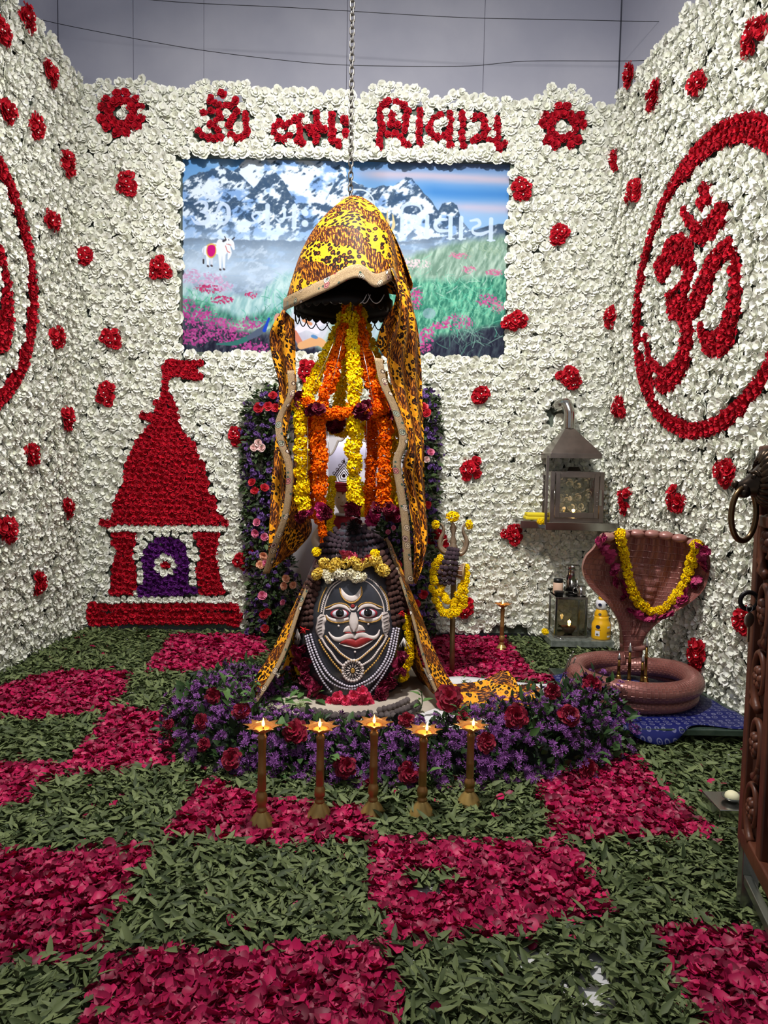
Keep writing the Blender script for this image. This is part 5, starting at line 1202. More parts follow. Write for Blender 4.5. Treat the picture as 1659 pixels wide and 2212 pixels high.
# scalloped arch panel: jambs plus a cusped head
cxn = (NX0 + NX1) / 2 - .01; hw = .20; za = at(760, 985, 5.9)[2]
prof = []
for k in range(61):
    s = -1 + 2 * k / 60; prof.append((cxn + hw * s, za + .22 * (1 - abs(s) ** 1.6) - .035 * abs(math.cos(s * PI * 2.5)) + (.05 * max(0, 1 - abs(s) * 9))))
outer = [(NX0, za), (NX0, NZ), (NX1, NZ), (NX1, za)]
mb = MB(); G0 = []; G1 = []
for x, z in prof: G0.append((x, 5.86, z)); G1.append((x, 5.86, NZ))
G = [[(x, y, z) for (x, _, z) in G0] for y in (5.93, 5.86)] + [[(x, 5.86, NZ) for (x, _, _) in G0], [(x, 5.93, NZ) for (x, _, _) in G0]]
mb.grid(G, cu=True); mb.build('arch_head', m_white_m, ni_, False)
tr = MB().tube(np.array([(x, 5.85, z) for x, z in prof]), .009, 8); tr.build('arch_moulding', mat('moulding_grey', (176, 166, 158), .5), ni_)
for x0, x1 in ((NX0, cxn - hw), (cxn + hw, NX1)): bevel(MB().box(((x0 + x1) / 2, 5.895, NZ / 2), (x1 - x0, .07, NZ)).build('arch_jamb', m_white_m, ni_, False), .004)
l = bpy.data.lights.new('niche_lamp', 'AREA'); l.energy = 4.0; l.size = .25; l.color = (.84, .86, 1.0); lo_ = bpy.data.objects.new('niche_lamp', l); COL.objects.link(lo_); lo_.location = (cxn, 6.0, NZ - .06); lo_.rotation_euler = (0, 0, 0)
# idol: seated figure, crowned head, garlands
YI = 5.72; hd = at(742, 1077, YI); zs = .32
idol = thing('crowned_idol', 'pale crowned idol with a red turban, seen behind the garlands', 'idol', (hd[0], YI, zs))
m_skin = mat('ivory_marble_skin', (216, 190, 164), .35, sub=.1); m_robe = mat('red_robe', (150, 24, 44), .7, c2=(176, 40, 60), scale=20)
hx = hd[0]; hz = hd[2]
b = MB(); G = []
for (z, rx, ry, dy) in ((hz - .145, .038, .036, .01), (hz - .11, .036, .036, .01), (hz - .088, .045, .05, -.005), (hz - .068, .058, .066, -.012), (hz - .04, .072, .078, -.012), (hz, .082, .088, -.005), (hz + .04, .084, .09, 0), (hz + .08, .074, .082, .004), (hz + .11, .045, .05, .006), (hz + .12, .01, .01, .006)):
    G.append([(hx + rx * math.cos(a), YI + dy + ry * math.sin(a), z) for a in np.linspace(0, 2 * PI, 28, endpoint=False)])
G = np.array(G)
for i in range(G.shape[0]):                       # nose, brow and eye hollows pushed into the front
    for j in range(28):
        x, y, z = G[i, j]; dx, dz = x - hx, z - hz
        if y < YI: G[i, j, 1] -= .016 * math.exp(-(dx / .012) ** 2 - ((dz + .012) / .03) ** 2)
b.grid(G, cv=True); b.build('head', m_skin, idol)
for s in (-1, 1):
    e = (hx + s * .032, YI - .078, hz + .012); MB().ball(e, (.014, .008, .008)).build('eye', mat('idol_eye', (236, 232, 228), .2), idol); MB().ball((e[0], e[1] - .006, e[2]), (.006, .004, .006), 10, 6).build('pupil', mat('idol_pupil', (14, 10, 10), .15), idol)
    MB().tube(smooth_path([(hx + s * .012, YI - .084, hz + .03), (hx + s * .032, YI - .08, hz + .038), (hx + s * .056, YI - .066, hz + .028)], 10), [.002] * 10, 5).build('eyebrow', mat('idol_pupil', (14, 10, 10), .15), idol)
    MB().ball((hx + s * .083, YI, hz - .01), (.014, .02, .03), 10, 8).build('ear', m_skin, idol)
MB().ball((hx, YI - .095, hz - .012), (.012, .018, .022), 10, 8).build('nose', m_skin, idol)
MB().tube(smooth_path([(hx - .024, YI - .076, hz - .052), (hx, YI - .084, hz - .056), (hx + .024, YI - .076, hz - .052)], 10), [.003, .005, .006, .0065, .007, .007, .0065, .006, .005, .003], 6).build('mouth', mat('idol_lips', (150, 60, 56), .4), idol)
MB().ball((hx, YI - .09, hz + .045), (.008, .005, .010), 8, 6).build('forehead_dot', mat('idol_lips', (150, 60, 56), .4), idol)
for k in range(4): MB().tube([(hx + (.088 - .002 * k) * math.cos(a), YI + .094 * math.sin(a), hz + .066 + .017 * k + .005 * math.sin(2 * a + k)) for a in np.linspace(0, 2 * PI, 30, endpoint=False)], .012, 7, closed=True).build('turban_wrap', m_robe, idol)
# crown: open-work pointed plate built of rings and beads
cr = holder('crown', idol); m_crown = mat('dark_crown_metal', (70, 46, 40), .4, .7); c0 = (hx + .004, YI - .07, hz + .185)
def diamond(k, w=.085, h=.105): return [(c0[0] + w * k * x, c0[1], c0[2] + h * k * z) for x, z in ((-.75, -.75), (-1, -.1), (-.55, .45), (0, 1), (.55, .45), (1, -.1), (.75, -.75))]
for k in (1.0, .78, .56, .34): MB().tube(diamond(k), .0042, 6, closed=True).build('crown_band', m_crown, cr)
for x, y, z in smooth_path(diamond(1.08), 17, True)[:16]: MB().tube([(x + .011 * math.cos(a), y, z + .011 * math.sin(a)) for a in np.linspace(0, 2 * PI, 10, endpoint=False)], .0028, 5, closed=True).build('crown_ring', m_crown, cr)
MB().ball((c0[0], c0[1] - .004, c0[2]), (.014, .006, .016)).build('crown_jewel', m_crown, cr); MB().lathe([(.012, 0), (.004, .02), (.001, .035)], 8, (c0[0], c0[1], c0[2] + .105)).build('crown_tip', m_crown, cr)
b = MB(); G = []
for (z, rx, ry) in ((zs, .26, .17), (zs + .06, .28, .18), (zs + .16, .22, .16), (zs + .26, .16, .12), (hz - .30, .15, .10), (hz - .22, .17, .09), (hz - .17, .14, .07), (hz - .135, .05, .045)):
    G.append([(hx + rx * math.cos(a), YI + .02 + ry * math.sin(a), z) for a in np.linspace(0, 2 * PI, 32, endpoint=False)])
b.grid(G, cv=True); b.build('robed_body', m_robe, idol)
for s in (-1, 1): MB().tube(smooth_path([(hx + s * .15, YI, hz - .2), (hx + s * .22, YI - .04, hz - .33), (hx + s * .16, YI - .14, hz - .40), (hx + s * .07, YI - .17, hz - .38)], 16), np.linspace(.042, .028, 16), 10).build('arm', m_skin, idol)
MB().tube([(hx + .056 * math.cos(a), YI + .05 * math.sin(a), hz - .128) for a in np.linspace(0, 2 * PI, 24, endpoint=False)], .012, 8, closed=True).build('collar', mat('white_collar', (222, 220, 222), .5), idol)
garland('rose_garland', 'dark red rose garland round the neck of the crowned idol', [(hx - .10, YI - .10, hz - .13), (hx - .12, YI - .14, hz - .22), (hx - .05, YI - .17, hz - .32), (hx + .05, YI - .17, hz - .32), (hx + .12, YI - .14, hz - .22), (hx + .10, YI - .10, hz - .13)], MAR_ME, .045, 'rose')

# ---- foliage columns on both sides of the niche
m_fol = mat('dark_foliage', (30, 46, 26), .6, c2=(74, 94, 52), var='island', spec=.3); m_stat = mat('purple_statice', (74, 46, 104), .7, c2=(136, 98, 172), var='island'); FOL_T = BROAD
m_rr = mat('coral_red_rose', (176, 22, 40), .55, c2=(214, 50, 64), var='island'); m_rp = mat('pink_rose', (206, 90, 130), .55, c2=(232, 140, 168), var='island'); m_rc = mat('peach_rose', (224, 150, 112), .55, c2=(240, 190, 160), var='island'); m_rw = mat('blush_rose', (232, 186, 184), .55, c2=(246, 220, 212), var='island')
ROSES = {c: [tmesh('rose', t, m) for t in ROSE] for c, m in (('r', m_rr), ('p', m_rp), ('c', m_rc), ('w', m_rw))}
def column(label, path, rad, roses, nl, ns):
    p = smooth_path([(*at(u, v, WB - d_), w) for u, v, d_, w in path], 60); t = thing('foliage_column', label, 'flower column', (p[-1][0], p[-1][1], 0)); Ms = []; Ss = []
    for k in range(nl):
        i = random.randrange(60); a = random.uniform(PI, 2 * PI); r = p[i, 3] * math.sqrt(random.random()) * 1.15
        c = p[i, :3] + np.array([r * math.cos(a), .55 * r * math.sin(a), random.uniform(-.05, .05)]); d = Vector((math.cos(a) + random.gauss(0, .5), math.sin(a) * .8 + random.gauss(0, .4), random.gauss(.1, .7)))
        Ms.append(TRS(c, d.to_track_quat('Y', 'Z').to_matrix().to_4x4() @ Matrix.Rotation(random.uniform(-1.2, 1.2), 4, 'Y'), random.uniform(.035, .065)))
    for k in range(ns):
        i = random.randrange(60); a = random.uniform(PI * .95, 2.05 * PI); r = p[i, 3] * random.uniform(.7, 1.2)
        c = p[i, :3] + np.array([r * math.cos(a), .62 * r * math.sin(a), random.uniform(-.03, .03)])
        for _ in range(3): Ss.append(TRS(c + rng.normal(0, .014, 3), frame((math.cos(a) + random.gauss(0, .4), math.sin(a), random.gauss(.2, .5)), random.random() * 6), random.uniform(.012, .02)))
    scatter('foliage', FOL_T, Ms, m_fol, t); 
    SM = [tmesh('statice_floret', q_, m_stat) for q_ in CARN[:2]]
    for k, M in enumerate(Ss[:290]): inst('statice_floret', SM[k % 2], M, t)
    if len(Ss) > 290: scatter('statice_florets', CARN[:2], Ss[290:], m_stat, t)
    mb = MB(); mb.tube(p[:, :3] + np.array([0, .06, 0]), .035, 8); mb.build('stem_core', mat('dark_stem', (22, 28, 18), .9), t)
    for k, (u, v, c, s) in enumerate(roses):
        j = np.argmin(np.abs(proj(p[:, :3])[:, 1] - v)); q_ = at(u, v, p[j, 1] - .62 * p[j, 3] - .02); inst('rose', ROSES[c][k % 2], TRS(q_, frame((random.uniform(-.4, .4), -1, random.uniform(-.1, .5)), k), s), t)
    return t
column('purple and green foliage column with roses beside the flower temple', [(605,840,.06,.10),(585,880,.08,.17),(575,960,.09,.17),(575,1060,.09,.16),(578,1160,.09,.16),(592,1250,.10,.18),(590,1330,.10,.17),(580,1385,.10,.17)], .2,
    [(558,882,'r',.04),(578,878,'r',.036),(597,882,'r',.036),(590,856,'r',.034),(558,956,'w',.03),(566,968,'w',.034),(547,968,'w',.03),(545,1042,'r',.032),(551,1061,'r',.032),(571,1055,'r',.034),(556,1128,'p',.032),(553,1152,'p',.034),(570,1160,'p',.032),(570,1200,'c',.034),(562,1221,'c',.034),(574,1217,'p',.028),(618,1250,'c',.032),(615,1266,'c',.032),(633,1264,'c',.03),(566,1286,'p',.036),(570,1328,'r',.036),(578,1322,'r',.03),(573,1358,'r',.034),(612,1302,'p',.024)], 2400, 260)
column('purple and green foliage column behind the wide leopard cloth end', [(905,845,.06,.10),(908,890,.08,.13),(912,980,.08,.12),(908,1080,.08,.12),(895,1180,.09,.15),(893,1270,.1,.15),(896,1330,.1,.13),(898,1385,.1,.13)], .2,
    [(915,880,'r',.034),(922,893,'r',.036),(913,895,'r',.03),(930,978,'p',.03),(922,992,'w',.026),(924,1090,'r',.03),(858,1220,'r',.034),(866,1240,'r',.034),(916,1285,'r',.038),(898,1305,'r',.036),(908,1330,'r',.028),(850,1140,'p',.02)], 1900, 200)
column('short foliage spray between the hanging garlands and the idol niche', [(842,1115,.02,.06),(838,1150,.02,.09),(835,1190,.04,.09),(845,1230,.05,.1)], .1, [(838,1150,'p',.022)], 420, 40)
# ================================================================== trident
YT = 4.66; tb = ground(976, 1462); xt, yt = tb[0], tb[1]
tri = thing('trident', 'brass trident on a tall pole standing in the petals', 'trident', tb)
m_tbr = mat('dull_trident_brass', (172, 150, 126), .4, .55, c2=(140, 120, 98), scale=16)
def tp_(u, v): return at(u, v, yt)
pole_top = tp_(981, 1195); MB().tube([tb, tp_(978, 1330), pole_top], .018, 14).build('pole', mat('pole_brass', (140, 118, 76), .42, .55, c2=(112, 94, 60), scale=10), tri)
def flat_rib(name, pts, ws, th, m, parent, n=26):
    p = smooth_path([tp_(u, v) for u, v in pts], n); w = np.interp(np.linspace(0, 1, n), np.linspace(0, 1, len(ws)), ws)
    t = np.gradient(p, axis=0); t /= np.linalg.norm(t, axis=1)[:, None]; nn = np.cross(t, np.array([0, 1.0, 0]))
    G = [[p[i] + nn[i] * w[i] * a + np.array([0, th * b_ * min(1, w[i] / .01), 0]) for a, b_ in ((-.5, 0), (-.25, -.5), (0, -.7), (.25, -.5), (.5, 0), (.25, .5), (0, .7), (-.25, .5))] for i in range(n)]
    return MB().grid(G, cv=True).build(name, m, parent)
flat_rib('centre_prong', [(979,1185),(979,1168),(979,1160),(979,1145),(978,1126)], [.02, .05, .02, .05, .004], .02, m_tbr, tri)
flat_rib('collar', [(979,1192),(979,1182),(979,1172)], [.03, .06, .03], .03, m_tbr, tri)
flat_rib('side_prong', [(977,1190),(962,1194),(951,1182),(952,1165),(958,1150),(957,1138),(951,1130)], [.03, .034, .032, .03, .026, .02, .012], .022, m_tbr, tri)
flat_rib('side_prong', [(981,1190),(996,1196),(1006,1184),(1008,1166),(1001,1150),(1001,1138),(1006,1131)], [.03, .034, .032, .03, .026, .02, .012], .022, m_tbr, tri)
flat_rib('barb', [(963,1190),(954,1180),(958,1168),(965,1164)], [.02, .018, .012, .004], .014, m_tbr, tri); flat_rib('barb', [(996,1192),(1003,1180),(1000,1170),(994,1165)], [.02, .018, .012, .004], .014, m_tbr, tri)
for u, v, s, lab in ((978,1116,.046,'centre'), (941,1133,.032,'near'), (1013,1133,.034,'far')):
    tag(inst('marigold', YEL_ME[0], TRS(tp_(u, v), frame((0, -.3, 1) if lab == 'centre' else (.9 if lab == 'far' else -.9, -.4, .1)), s)), {'centre': 'yellow marigold stuck on the middle prong of the trident', 'near': 'yellow marigold on the trident prong next to the leopard cloth', 'far': 'yellow marigold on the trident prong towards the steel shelf'}[lab], 'marigold', 'marigolds on the trident tips')
# hand drum tied to it
dr = thing('hand_drum', 'small hourglass drum tied across the trident pole', 'drum', tp_(978, 1232)); c = tp_(974, 1232) + np.array([0, -.035, 0]); ax = Vector((.95, -.30, -.02)).normalized(); R = ax.to_track_quat('Z', 'Y').to_matrix().to_4x4()
MB().lathe([(.052, -.085), (.055, -.08), (.045, -.05), (.024, 0), (.045, .05), (.055, .08), (.052, .085)], 24).move(Matrix.Translation(c) @ R).build('shell', mat('drum_wood', (110, 74, 48), .5), dr)
for z in (-.086, .086): MB().lathe([(.050, z - .004), (.056, z - .003), (.056, z + .003), (.050, z + .004)], 24).move(Matrix.Translation(c) @ R).build('skin', mat('drum_skin', (186, 160, 118), .6, c2=(160, 134, 96), scale=30), dr)
for k in range(10):
    a = 2 * PI * k / 10; MB().tube([Matrix.Translation(c) @ R @ Vector(q_) for q_ in ((.055 * math.cos(a), .055 * math.sin(a), -.08), (.03 * math.cos(a + .3), .03 * math.sin(a + .3), 0), (.055 * math.cos(a + .3), .055 * math.sin(a + .3), .08))], .0015, 4).build('lacing', MATS['white_cord'], dr)
OT = ['first', 'second', 'third', 'fourth']
for i in range(4): string('rudraksha_string', f'{OT[i]} plum bead string over the drum, counted from the cloth side', [at(u, v, yt - d_) for u, v, d_ in ((970 + 6 * i, 1186 + i, .03), (962 + 8 * i, 1210, .09), (950 + 11 * i, 1236, .10), (952 + 9 * i, 1258 + 3 * (i % 2), .08))], RUDP, .0165, group='bead strings over the drum')
garland('marigold_garland', 'yellow marigold garland looped round the trident pole', [at(u, v, yt - d_) for u, v, d_ in ((948,1202,.03),(938,1225,.05),(936,1265,.07),(944,1300,.08),(962,1322,.09),(985,1318,.09),(1000,1295,.08),(1006,1260,.06),(1004,1225,.04))], YEL_ME, .030, jit=.3)
garland('marigold_garland', 'second yellow marigold loop inside the first on the trident', [at(u, v, yt - d_) for u, v, d_ in ((950,1262,.05),(960,1290,.07),(975,1306,.09),(992,1285,.08),(996,1262,.06))], YEL_ME, .026, jit=.3)

# ================================================================== brass lamp stands
m_copper = mat('warm_copper_brass', (176, 130, 76), .36, .6, c2=(146, 104, 58), scale=12); m_flame = emit('flame', (255, 190, 84), 9.0); m_wick = mat('wick', (60, 48, 40), .9)
m_bowl = mat('lit_brass_bowl', (206, 146, 84), .3, .85)
def flame(parent, c, h=.034):
    b = MB(); b.lathe([(.0012, 0), (h * .15, h * .14), (h * .18, h * .3), (h * .13, h * .55), (h * .06, h * .8), (.0006, h)], 12, (c[0], c[1], c[2] + .006)); b.build('flame', m_flame, parent)
    MB().tube([(c[0], c[1], c[2] - .008), (c[0], c[1], c[2] + .01)], .002, 6).build('wick', m_wick, parent)
def lamp_stand(label, foot, h, bell=True):
    x, y, z = foot; t = thing('lamp_stand', label, 'lamp', foot, 'tall brass star lamps')
    MB().lathe([(.055, 0), (.056, .006), (.048, .02), (.034, .045), (.020, .062), (.016, .068)], 28, foot).build('foot', mat('polished_foot_brass', (190, 158, 92), .34, .5, c2=(166, 134, 74), scale=10), t)
    k = h / .40
    MB().lathe([(.018, .066), (.021, .072), (.016, .078), (.015, .09), (.021, .100 * k), (.0215, .125 * k), (.016, .14 * k), (.013, .145 * k), (.0165, .15 * k), (.016, .21 * k), (.0175, .214 * k), (.0155, .22 * k), (.0145, .30 * k), (.0165, .345 * k), (.019, .352 * k), (.014, .36 * k), (.012, .37 * k)], 22, foot).build('stem', m_copper, t)
    zt = z + .37 * k
    b = MB(); b.lathe([(.010, -.002), (.022, .004), (.036, .012), (.046, .022), (.043, .022), (.030, .015), (.004, .010)], 32, (x, y, zt), cap=False); b.build('bowl', m_bowl, t)
    G = []
    for i in range(64):
        a = 2 * PI * i / 64; s = abs(((i / 64 * 8) % 1) - .5) * 2; rr = .048 + .026 * (s ** 2.2)
        G.append([(x + .040 * math.cos(a), y + .040 * math.sin(a), zt + .019), (x + .047 * math.cos(a), y + .047 * math.sin(a), zt + .023), (x + rr * math.cos(a), y + rr * math.sin(a), zt + .026 + .004 * s)])
    solid(MB().grid(G, cu=True).build('star_rim', m_bowl, t), .002)
    MB().lathe([(.038, .017), (.02, .0175), (.002, .0175)], 24, (x, y, zt)).build('oil', mat('lamp_oil', (196, 120, 48), .1), t)
    fx_, fz2 = x + random.uniform(-.004, .012), zt + .02; flame(t, (fx_, y - .01, fz2))
    l = bpy.data.lights.new('flame_light', 'POINT'); l.energy = .5; l.color = (1, .62, .28); l.shadow_soft_size = .012; lo = bpy.data.objects.new('flame_light', l); COL.objects.link(lo); lo.parent = t; lo.location = (fx_ - x, -.01, fz2 + .03 - z)
    return t
for u, vb, vt, lab in ((565, 1788, 1578, 'brass star lamp at the petal side end of the front row, largest foot'), (690, 1768, 1580, 'brass star lamp second in the front row, beside the largest footed one'), (805, 1764, 1571, 'brass star lamp in the middle of the front row'), (911, 1764, 1588, 'brass star lamp in the front row with its foot in the leaves, lowest bowl'), (1013, 1742, 1578, 'brass star lamp at the snake side end of the front row')):
    g0 = ground(u, vb, .015); tz = at(u, vt, g0[1])[2]; lamp_stand(lab, tuple(g0), (tz - .0) / .98)
g0 = ground(1083, 1410); lamp_stand('brass lamp standing alone between trident and glass lanterns', tuple(g0), at(1083, 1304, g0[1])[2])

# ================================================================== steel shelf, hood and glass lamp cases
m_glass = NT('clear_glass'); m_glass.b.inputs['Transmission Weight'].default_value = 1.0; m_glass.b.inputs['Roughness'].default_value = .02; m_glass.b.inputs['IOR'].default_value = 1.45; m_glass.b.inputs['Base Color'].default_value = (.86, .9, .88, 1); m_glass = m_glass.m
m_bsteel = mat('brushed_brown_steel', (150, 138, 132), .3, .95, c2=(122, 112, 108), scale=6)
YF = 5.30
sh = thing('steel_shelf', 'polished steel wall shelf under the hooded lamp case', 'shelf', at(1235, 1140, YF))
a, b_ = at(1178, 1128, YF), at(1342, 1128, YF); zt_s = a[2]
bevel(MB().box(((a[0] + b_[0]) / 2, (YF + WB) / 2, zt_s - .03), (b_[0] - a[0], WB - YF, .06)).build('shelf_slab', m_steel, sh, False), .003)
cs = thing('lamp_case', 'steel framed glass lamp case standing on the wall shelf', 'lamp case', at(1243, 1130, YF + .05)); Yc = YF + .05
x0, x1 = at(1187, 1100, Yc)[0], at(1302, 1100, Yc)[0]; z0 = zt_s; z1 = at(1240, 1019, Yc)[2]; dp = .26
def case(t, x0, x1, Y0, dp, z0, z1, fw, m, door=True):
    for x in (x0 + fw / 2, x1 - fw / 2):
        for y in (Y0, Y0 + dp): bevel(MB().box((x, y, (z0 + z1) / 2), (fw, fw, z1 - z0)).build('corner_post', m, t, False), .002)
    for y in (Y0, Y0 + dp):
        for z in (z0 + fw / 2, z1 - fw / 2): bevel(MB().box(((x0 + x1) / 2, y, z), (x1 - x0 - 2 * fw, fw, fw)).build('cross_rail', m, t, False), .002)
    for x in (x0 + fw / 2, x1 - fw / 2):
        for z in (z0 + fw / 2, z1 - fw / 2): bevel(MB().box((x, Y0 + dp / 2, z), (fw, dp - fw, fw)).build('side_rail', m, t, False), .002)
    MB().box(((x0 + x1) / 2, Y0 + dp / 2, z0 + .006), (x1 - x0 - .01, dp - .01, .01)).build('base_plate', m, t, False)
    MB().box(((x0 + x1) / 2, Y0 + dp / 2, z1 - .004), (x1 - x0 - .01, dp - .01, .008)).build('top_plate', m, t, False)
    for x in (x0 + fw / 2, x1 - fw / 2): MB().box((x, Y0 + dp / 2, (z0 + z1) / 2), (.004, dp - fw, z1 - z0 - 2 * fw)).build('side_pane', m_glass, t, False)
    MB().box(((x0 + x1) / 2, Y0 + dp, (z0 + z1) / 2), (x1 - x0 - 2 * fw, .004, z1 - z0 - 2 * fw)).build('back_pane', m_glass, t, False)
    if not door: MB().box(((x0 + x1) / 2, Y0, (z0 + z1) / 2), (x1 - x0 - 2 * fw, .004, z1 - z0 - 2 * fw)).build('front_pane', m_glass, t, False)
case(cs, x0, x1, Yc, dp, z0, z1, .032, m_bsteel)
dd = holder('door', cs); yd = Yc - .026; ax0, ax1, az0, az1 = x0 + .035, x1 - .045, z0 + .035, z1 - .012
for nm, bx in (('door_stile', ((ax0 + .016, yd, (az0 + az1) / 2), (.034, .018, az1 - az0))), ('door_stile', ((ax1 - .016, yd, (az0 + az1) / 2), (.034, .018, az1 - az0))), ('door_rail', (((ax0 + ax1) / 2, yd, az0 + .02), (ax1 - ax0 - .068, .018, .04))), ('door_rail', (((ax0 + ax1) / 2, yd, az1 - .016), (ax1 - ax0 - .068, .018, .034)))): bevel(MB().box(*bx).build(nm, m_bsteel, dd, False), .002)
MB().box(((ax0 + ax1) / 2, yd, (az0 + az1) / 2), (ax1 - ax0 - .06, .004, az1 - az0 - .07)).build('door_pane', m_glass, dd, False)
MB().tube([(ax0 - .012, yd - .012, z0 + .17), (ax0 - .012, yd - .024, z0 + .17), (ax0 - .012, yd - .024, z0 + .24), (ax0 - .012, yd - .012, z0 + .24)], .005, 8).build('handle', m_steel, dd)
bevel(MB().box((x1 - .028, yd + .002, z0 + .19), (.022, .016, .12)).build('hinge', m_steel, dd, False), .002)
for k in range(4): MB().ball((ax1 - .012, yd - .011, z0 + .13 + .032 * k), .005, 8, 6).build('screw', m_steel, dd)
bevel(MB().box((x0 + .19, Yc + .1, z1 + .018), (.11, .1, .036), 0, .7).build('vent_cap', m_steel, cs, False), .003)
def bowl_lamp(name, label, c, r, h, m, fl):
    t = thing(name, label, 'oil lamp', c); MB().lathe([(r * .35, 0), (r * .5, .004), (r * .8, h * .45), (r, h), (r * .94, h), (r * .72, h * .5), (.004, h * .3)], 28, c, cap=False).build('bowl', m, t)
    MB().lathe([(r * .86, h * .8), (.003, h * .82)], 24, c).build('oil', mat('dark_oil', (40, 22, 14), .15), t); flame(t, (c[0], c[1] - r * .3, c[2] + h), fl)
    l = bpy.data.lights.new('flame_light', 'POINT'); l.energy = .5; l.color = (1, .58, .26); l.shadow_soft_size = .012; lo = bpy.data.objects.new('flame_light', l); COL.objects.link(lo); lo.parent = t; lo.location = (0, -r * .3, h + .04)
m_clay = mat('dark_clay', (58, 34, 26), .6)
bowl_lamp('oil_lamp', 'small lit oil lamp inside the hooded glass case', ((x0 + x1) / 2 + .01, Yc + .14, z0 + .012), .085, .03, m_clay, .042)
hood = thing('steel_hood', 'pyramid steel smoke hood with a bent flue pipe going into the wall', 'hood', at(1235, 985, Yc))
hx0, hx1 = at(1190, 985, YF - .02)[0], at(1300, 985, YF - .02)[0]; hzb = at(1245, 990, YF - .02)[2]; yb0, yb1 = YF - .02, WB - .03; ap = at(1229, 927, YF + .16); e = .035
q0 = [(hx0, yb0, hzb), (hx1, yb0, hzb), (hx1, yb1, hzb), (hx0, yb1, hzb)]; q1 = [(x, y, z + e) for x, y, z in q0]; q2 = [(ap[0] + sx * .034, ap[1] + sy * .034, ap[2]) for sx, sy in ((-1, -1), (1, -1), (1, 1), (-1, 1))]
bevel(MB().add(q0 + q1 + q2, [(i, (i + 1) % 4, 4 + (i + 1) % 4, 4 + i) for i in range(4)] + [(4 + i, 4 + (i + 1) % 4, 8 + (i + 1) % 4, 8 + i) for i in range(4)]).build('pyramid', m_bsteel, hood, False), .002); solid(hood.children[0], .004)
MB().box(((hx0 - .02), yb0 + .01, (hzb + zt_s) / 2), (.018, .018, hzb - zt_s + .03)).build('support_post', m_bsteel, hood, False)
pv = at(1200, 884, WB); MB().tube(smooth_path([ap, (ap[0], ap[1], ap[2] + .10), (ap[0] - .002, ap[1], at(1224, 890, ap[1])[2]), (ap[0] - .02, ap[1] + .03, at(1221, 872, ap[1])[2]), (ap[0] - .06, ap[1] + .10, at(1212, 874, ap[1])[2]), (pv[0], WB + .04, pv[2])], 36), .042, 20).build('flue_pipe', m_steel, hood)
pk = thing('yellow_packet', 'folded yellow cloth packet on the shelf end', 'packet', at(1155, 1124, YF + .18)); pcx = at(1155, 1118, YF + .2)
for nm, dx, dz, w in (('fold', 0, .0, .16), ('fold', .005, .026, .15)): bevel(MB().box((pcx[0] + dx, pcx[1], zt_s + .018 + dz), (w, .12, .026)).build(nm, mat('yellow_cotton', (228, 206, 40), .8), pk, False), .009, 3)
b2 = MB().box((at(1160, 1128, YF)[0] - .0, (YF + WB) / 2 + .06, zt_s - .03), (.20, WB - YF - .12, .058)); bevel(b2.build('shelf_wing', m_steel, sh, False), .003)
tag(inst('marigold', YEL_ME[1], TRS(at(1168, 1126, YF + .1) + np.array([0, 0, .0]), frame((0, -1, 1)), .028)), 'single yellow marigold on the steel shelf beside the yellow packet', 'marigold')

# ================================================================== low stone stand with lantern, canister, mug, jars
st = thing('stone_stand', 'low grey stone stand in the corner under the shelf', 'stand', ground(1255, 1405)); Y0s = 5.27; xa, xb = at(1190, 1390, Y0s)[0], at(1328, 1388, Y0s)[0]; m_gst = mat('dark_green_granite', (92, 98, 92), .2, c2=(124, 130, 124), scale=30, detail=6, spec=.6)
bevel(MB().box(((xa + xb) / 2, Y0s + .19, .07), (xb - xa, .38, .05)).build('slab', m_gst, st, False), .003)
for x in (xa + .08, xb - .08):
    for y in (Y0s + .07, Y0s + .3): bevel(MB().box((x, y, .0225), (.08, .08, .045)).build('foot', m_gst, st, False), .003)
zs_ = .095
ln = thing('glass_lantern', 'square steel lantern with a burning lamp on the stone stand', 'lantern', at(1232, 1380, Y0s + .1)); Yl = Y0s + .09; lx0, lx1 = at(1198, 1340, Yl)[0], at(1268, 1340, Yl)[0]; lz1 = at(1235, 1290, Yl)[2]
case(ln, lx0, lx1, Yl, .2, zs_, lz1, .018, m_steel, door=False)
bowl_lamp('oil_lamp', 'burning clay oil lamp inside the square steel lantern', ((lx0 + lx1) / 2 + .01, Yl + .1, zs_ + .012), .058, .055, m_clay, .055)
def lathe_thing(name, label, cat, prof, c, m, seg=28, part='body'):
    t = thing(name, label, cat, c); MB().lathe(prof, seg, c).build(part, m, t); return t
xc_ = at(1237, 1280, Yl + .1)[0]; zl = lz1 + .002; rk = .052
t = lathe_thing('steel_canister', 'tall steel canister standing on top of the square lantern', 'canister', [(rk, 0), (rk, .17), (rk * .99, .175)], (xc_, Yl + .12, zl + .03), m_steel)
MB().lathe([(rk * 1.03, .165), (rk * 1.03, .195), (rk * .98, .20), (.004, .203)], 28, (xc_, Yl + .12, zl + .03)).build('lid', m_steel, t)
t = lathe_thing('dark_stove', 'dark metal ring burner under the steel canister', 'burner', [(.05, 0), (.05, .008), (.03, .012), (.03, .022), (.06, .026), (.06, .03)], (xc_, Yl + .12, zl), m_dark)
c = (at(1214, 1282, Yl)[0], Yl + .13, zl); t = lathe_thing('plastic_jar', 'small beige jar with a black lid behind the canister', 'jar', [(.036, 0), (.038, .01), (.038, .085), (.032, .092)], c, mat('beige_plastic', (216, 182, 158), .5)); MB().lathe([(.036, .09), (.036, .118), (.004, .12)], 24, c).build('lid', mat('black_plastic', (20, 20, 22), .4), t)
c = (at(1211, 1288, Yl)[0], Yl + .05, zl); lathe_thing('black_bowl', 'small black bowl at the lantern top corner', 'bowl', [(.03, 0), (.038, .03), (.042, .032), (.036, .028), (.004, .008)], c, mat('black_plastic', (20, 20, 22), .4))
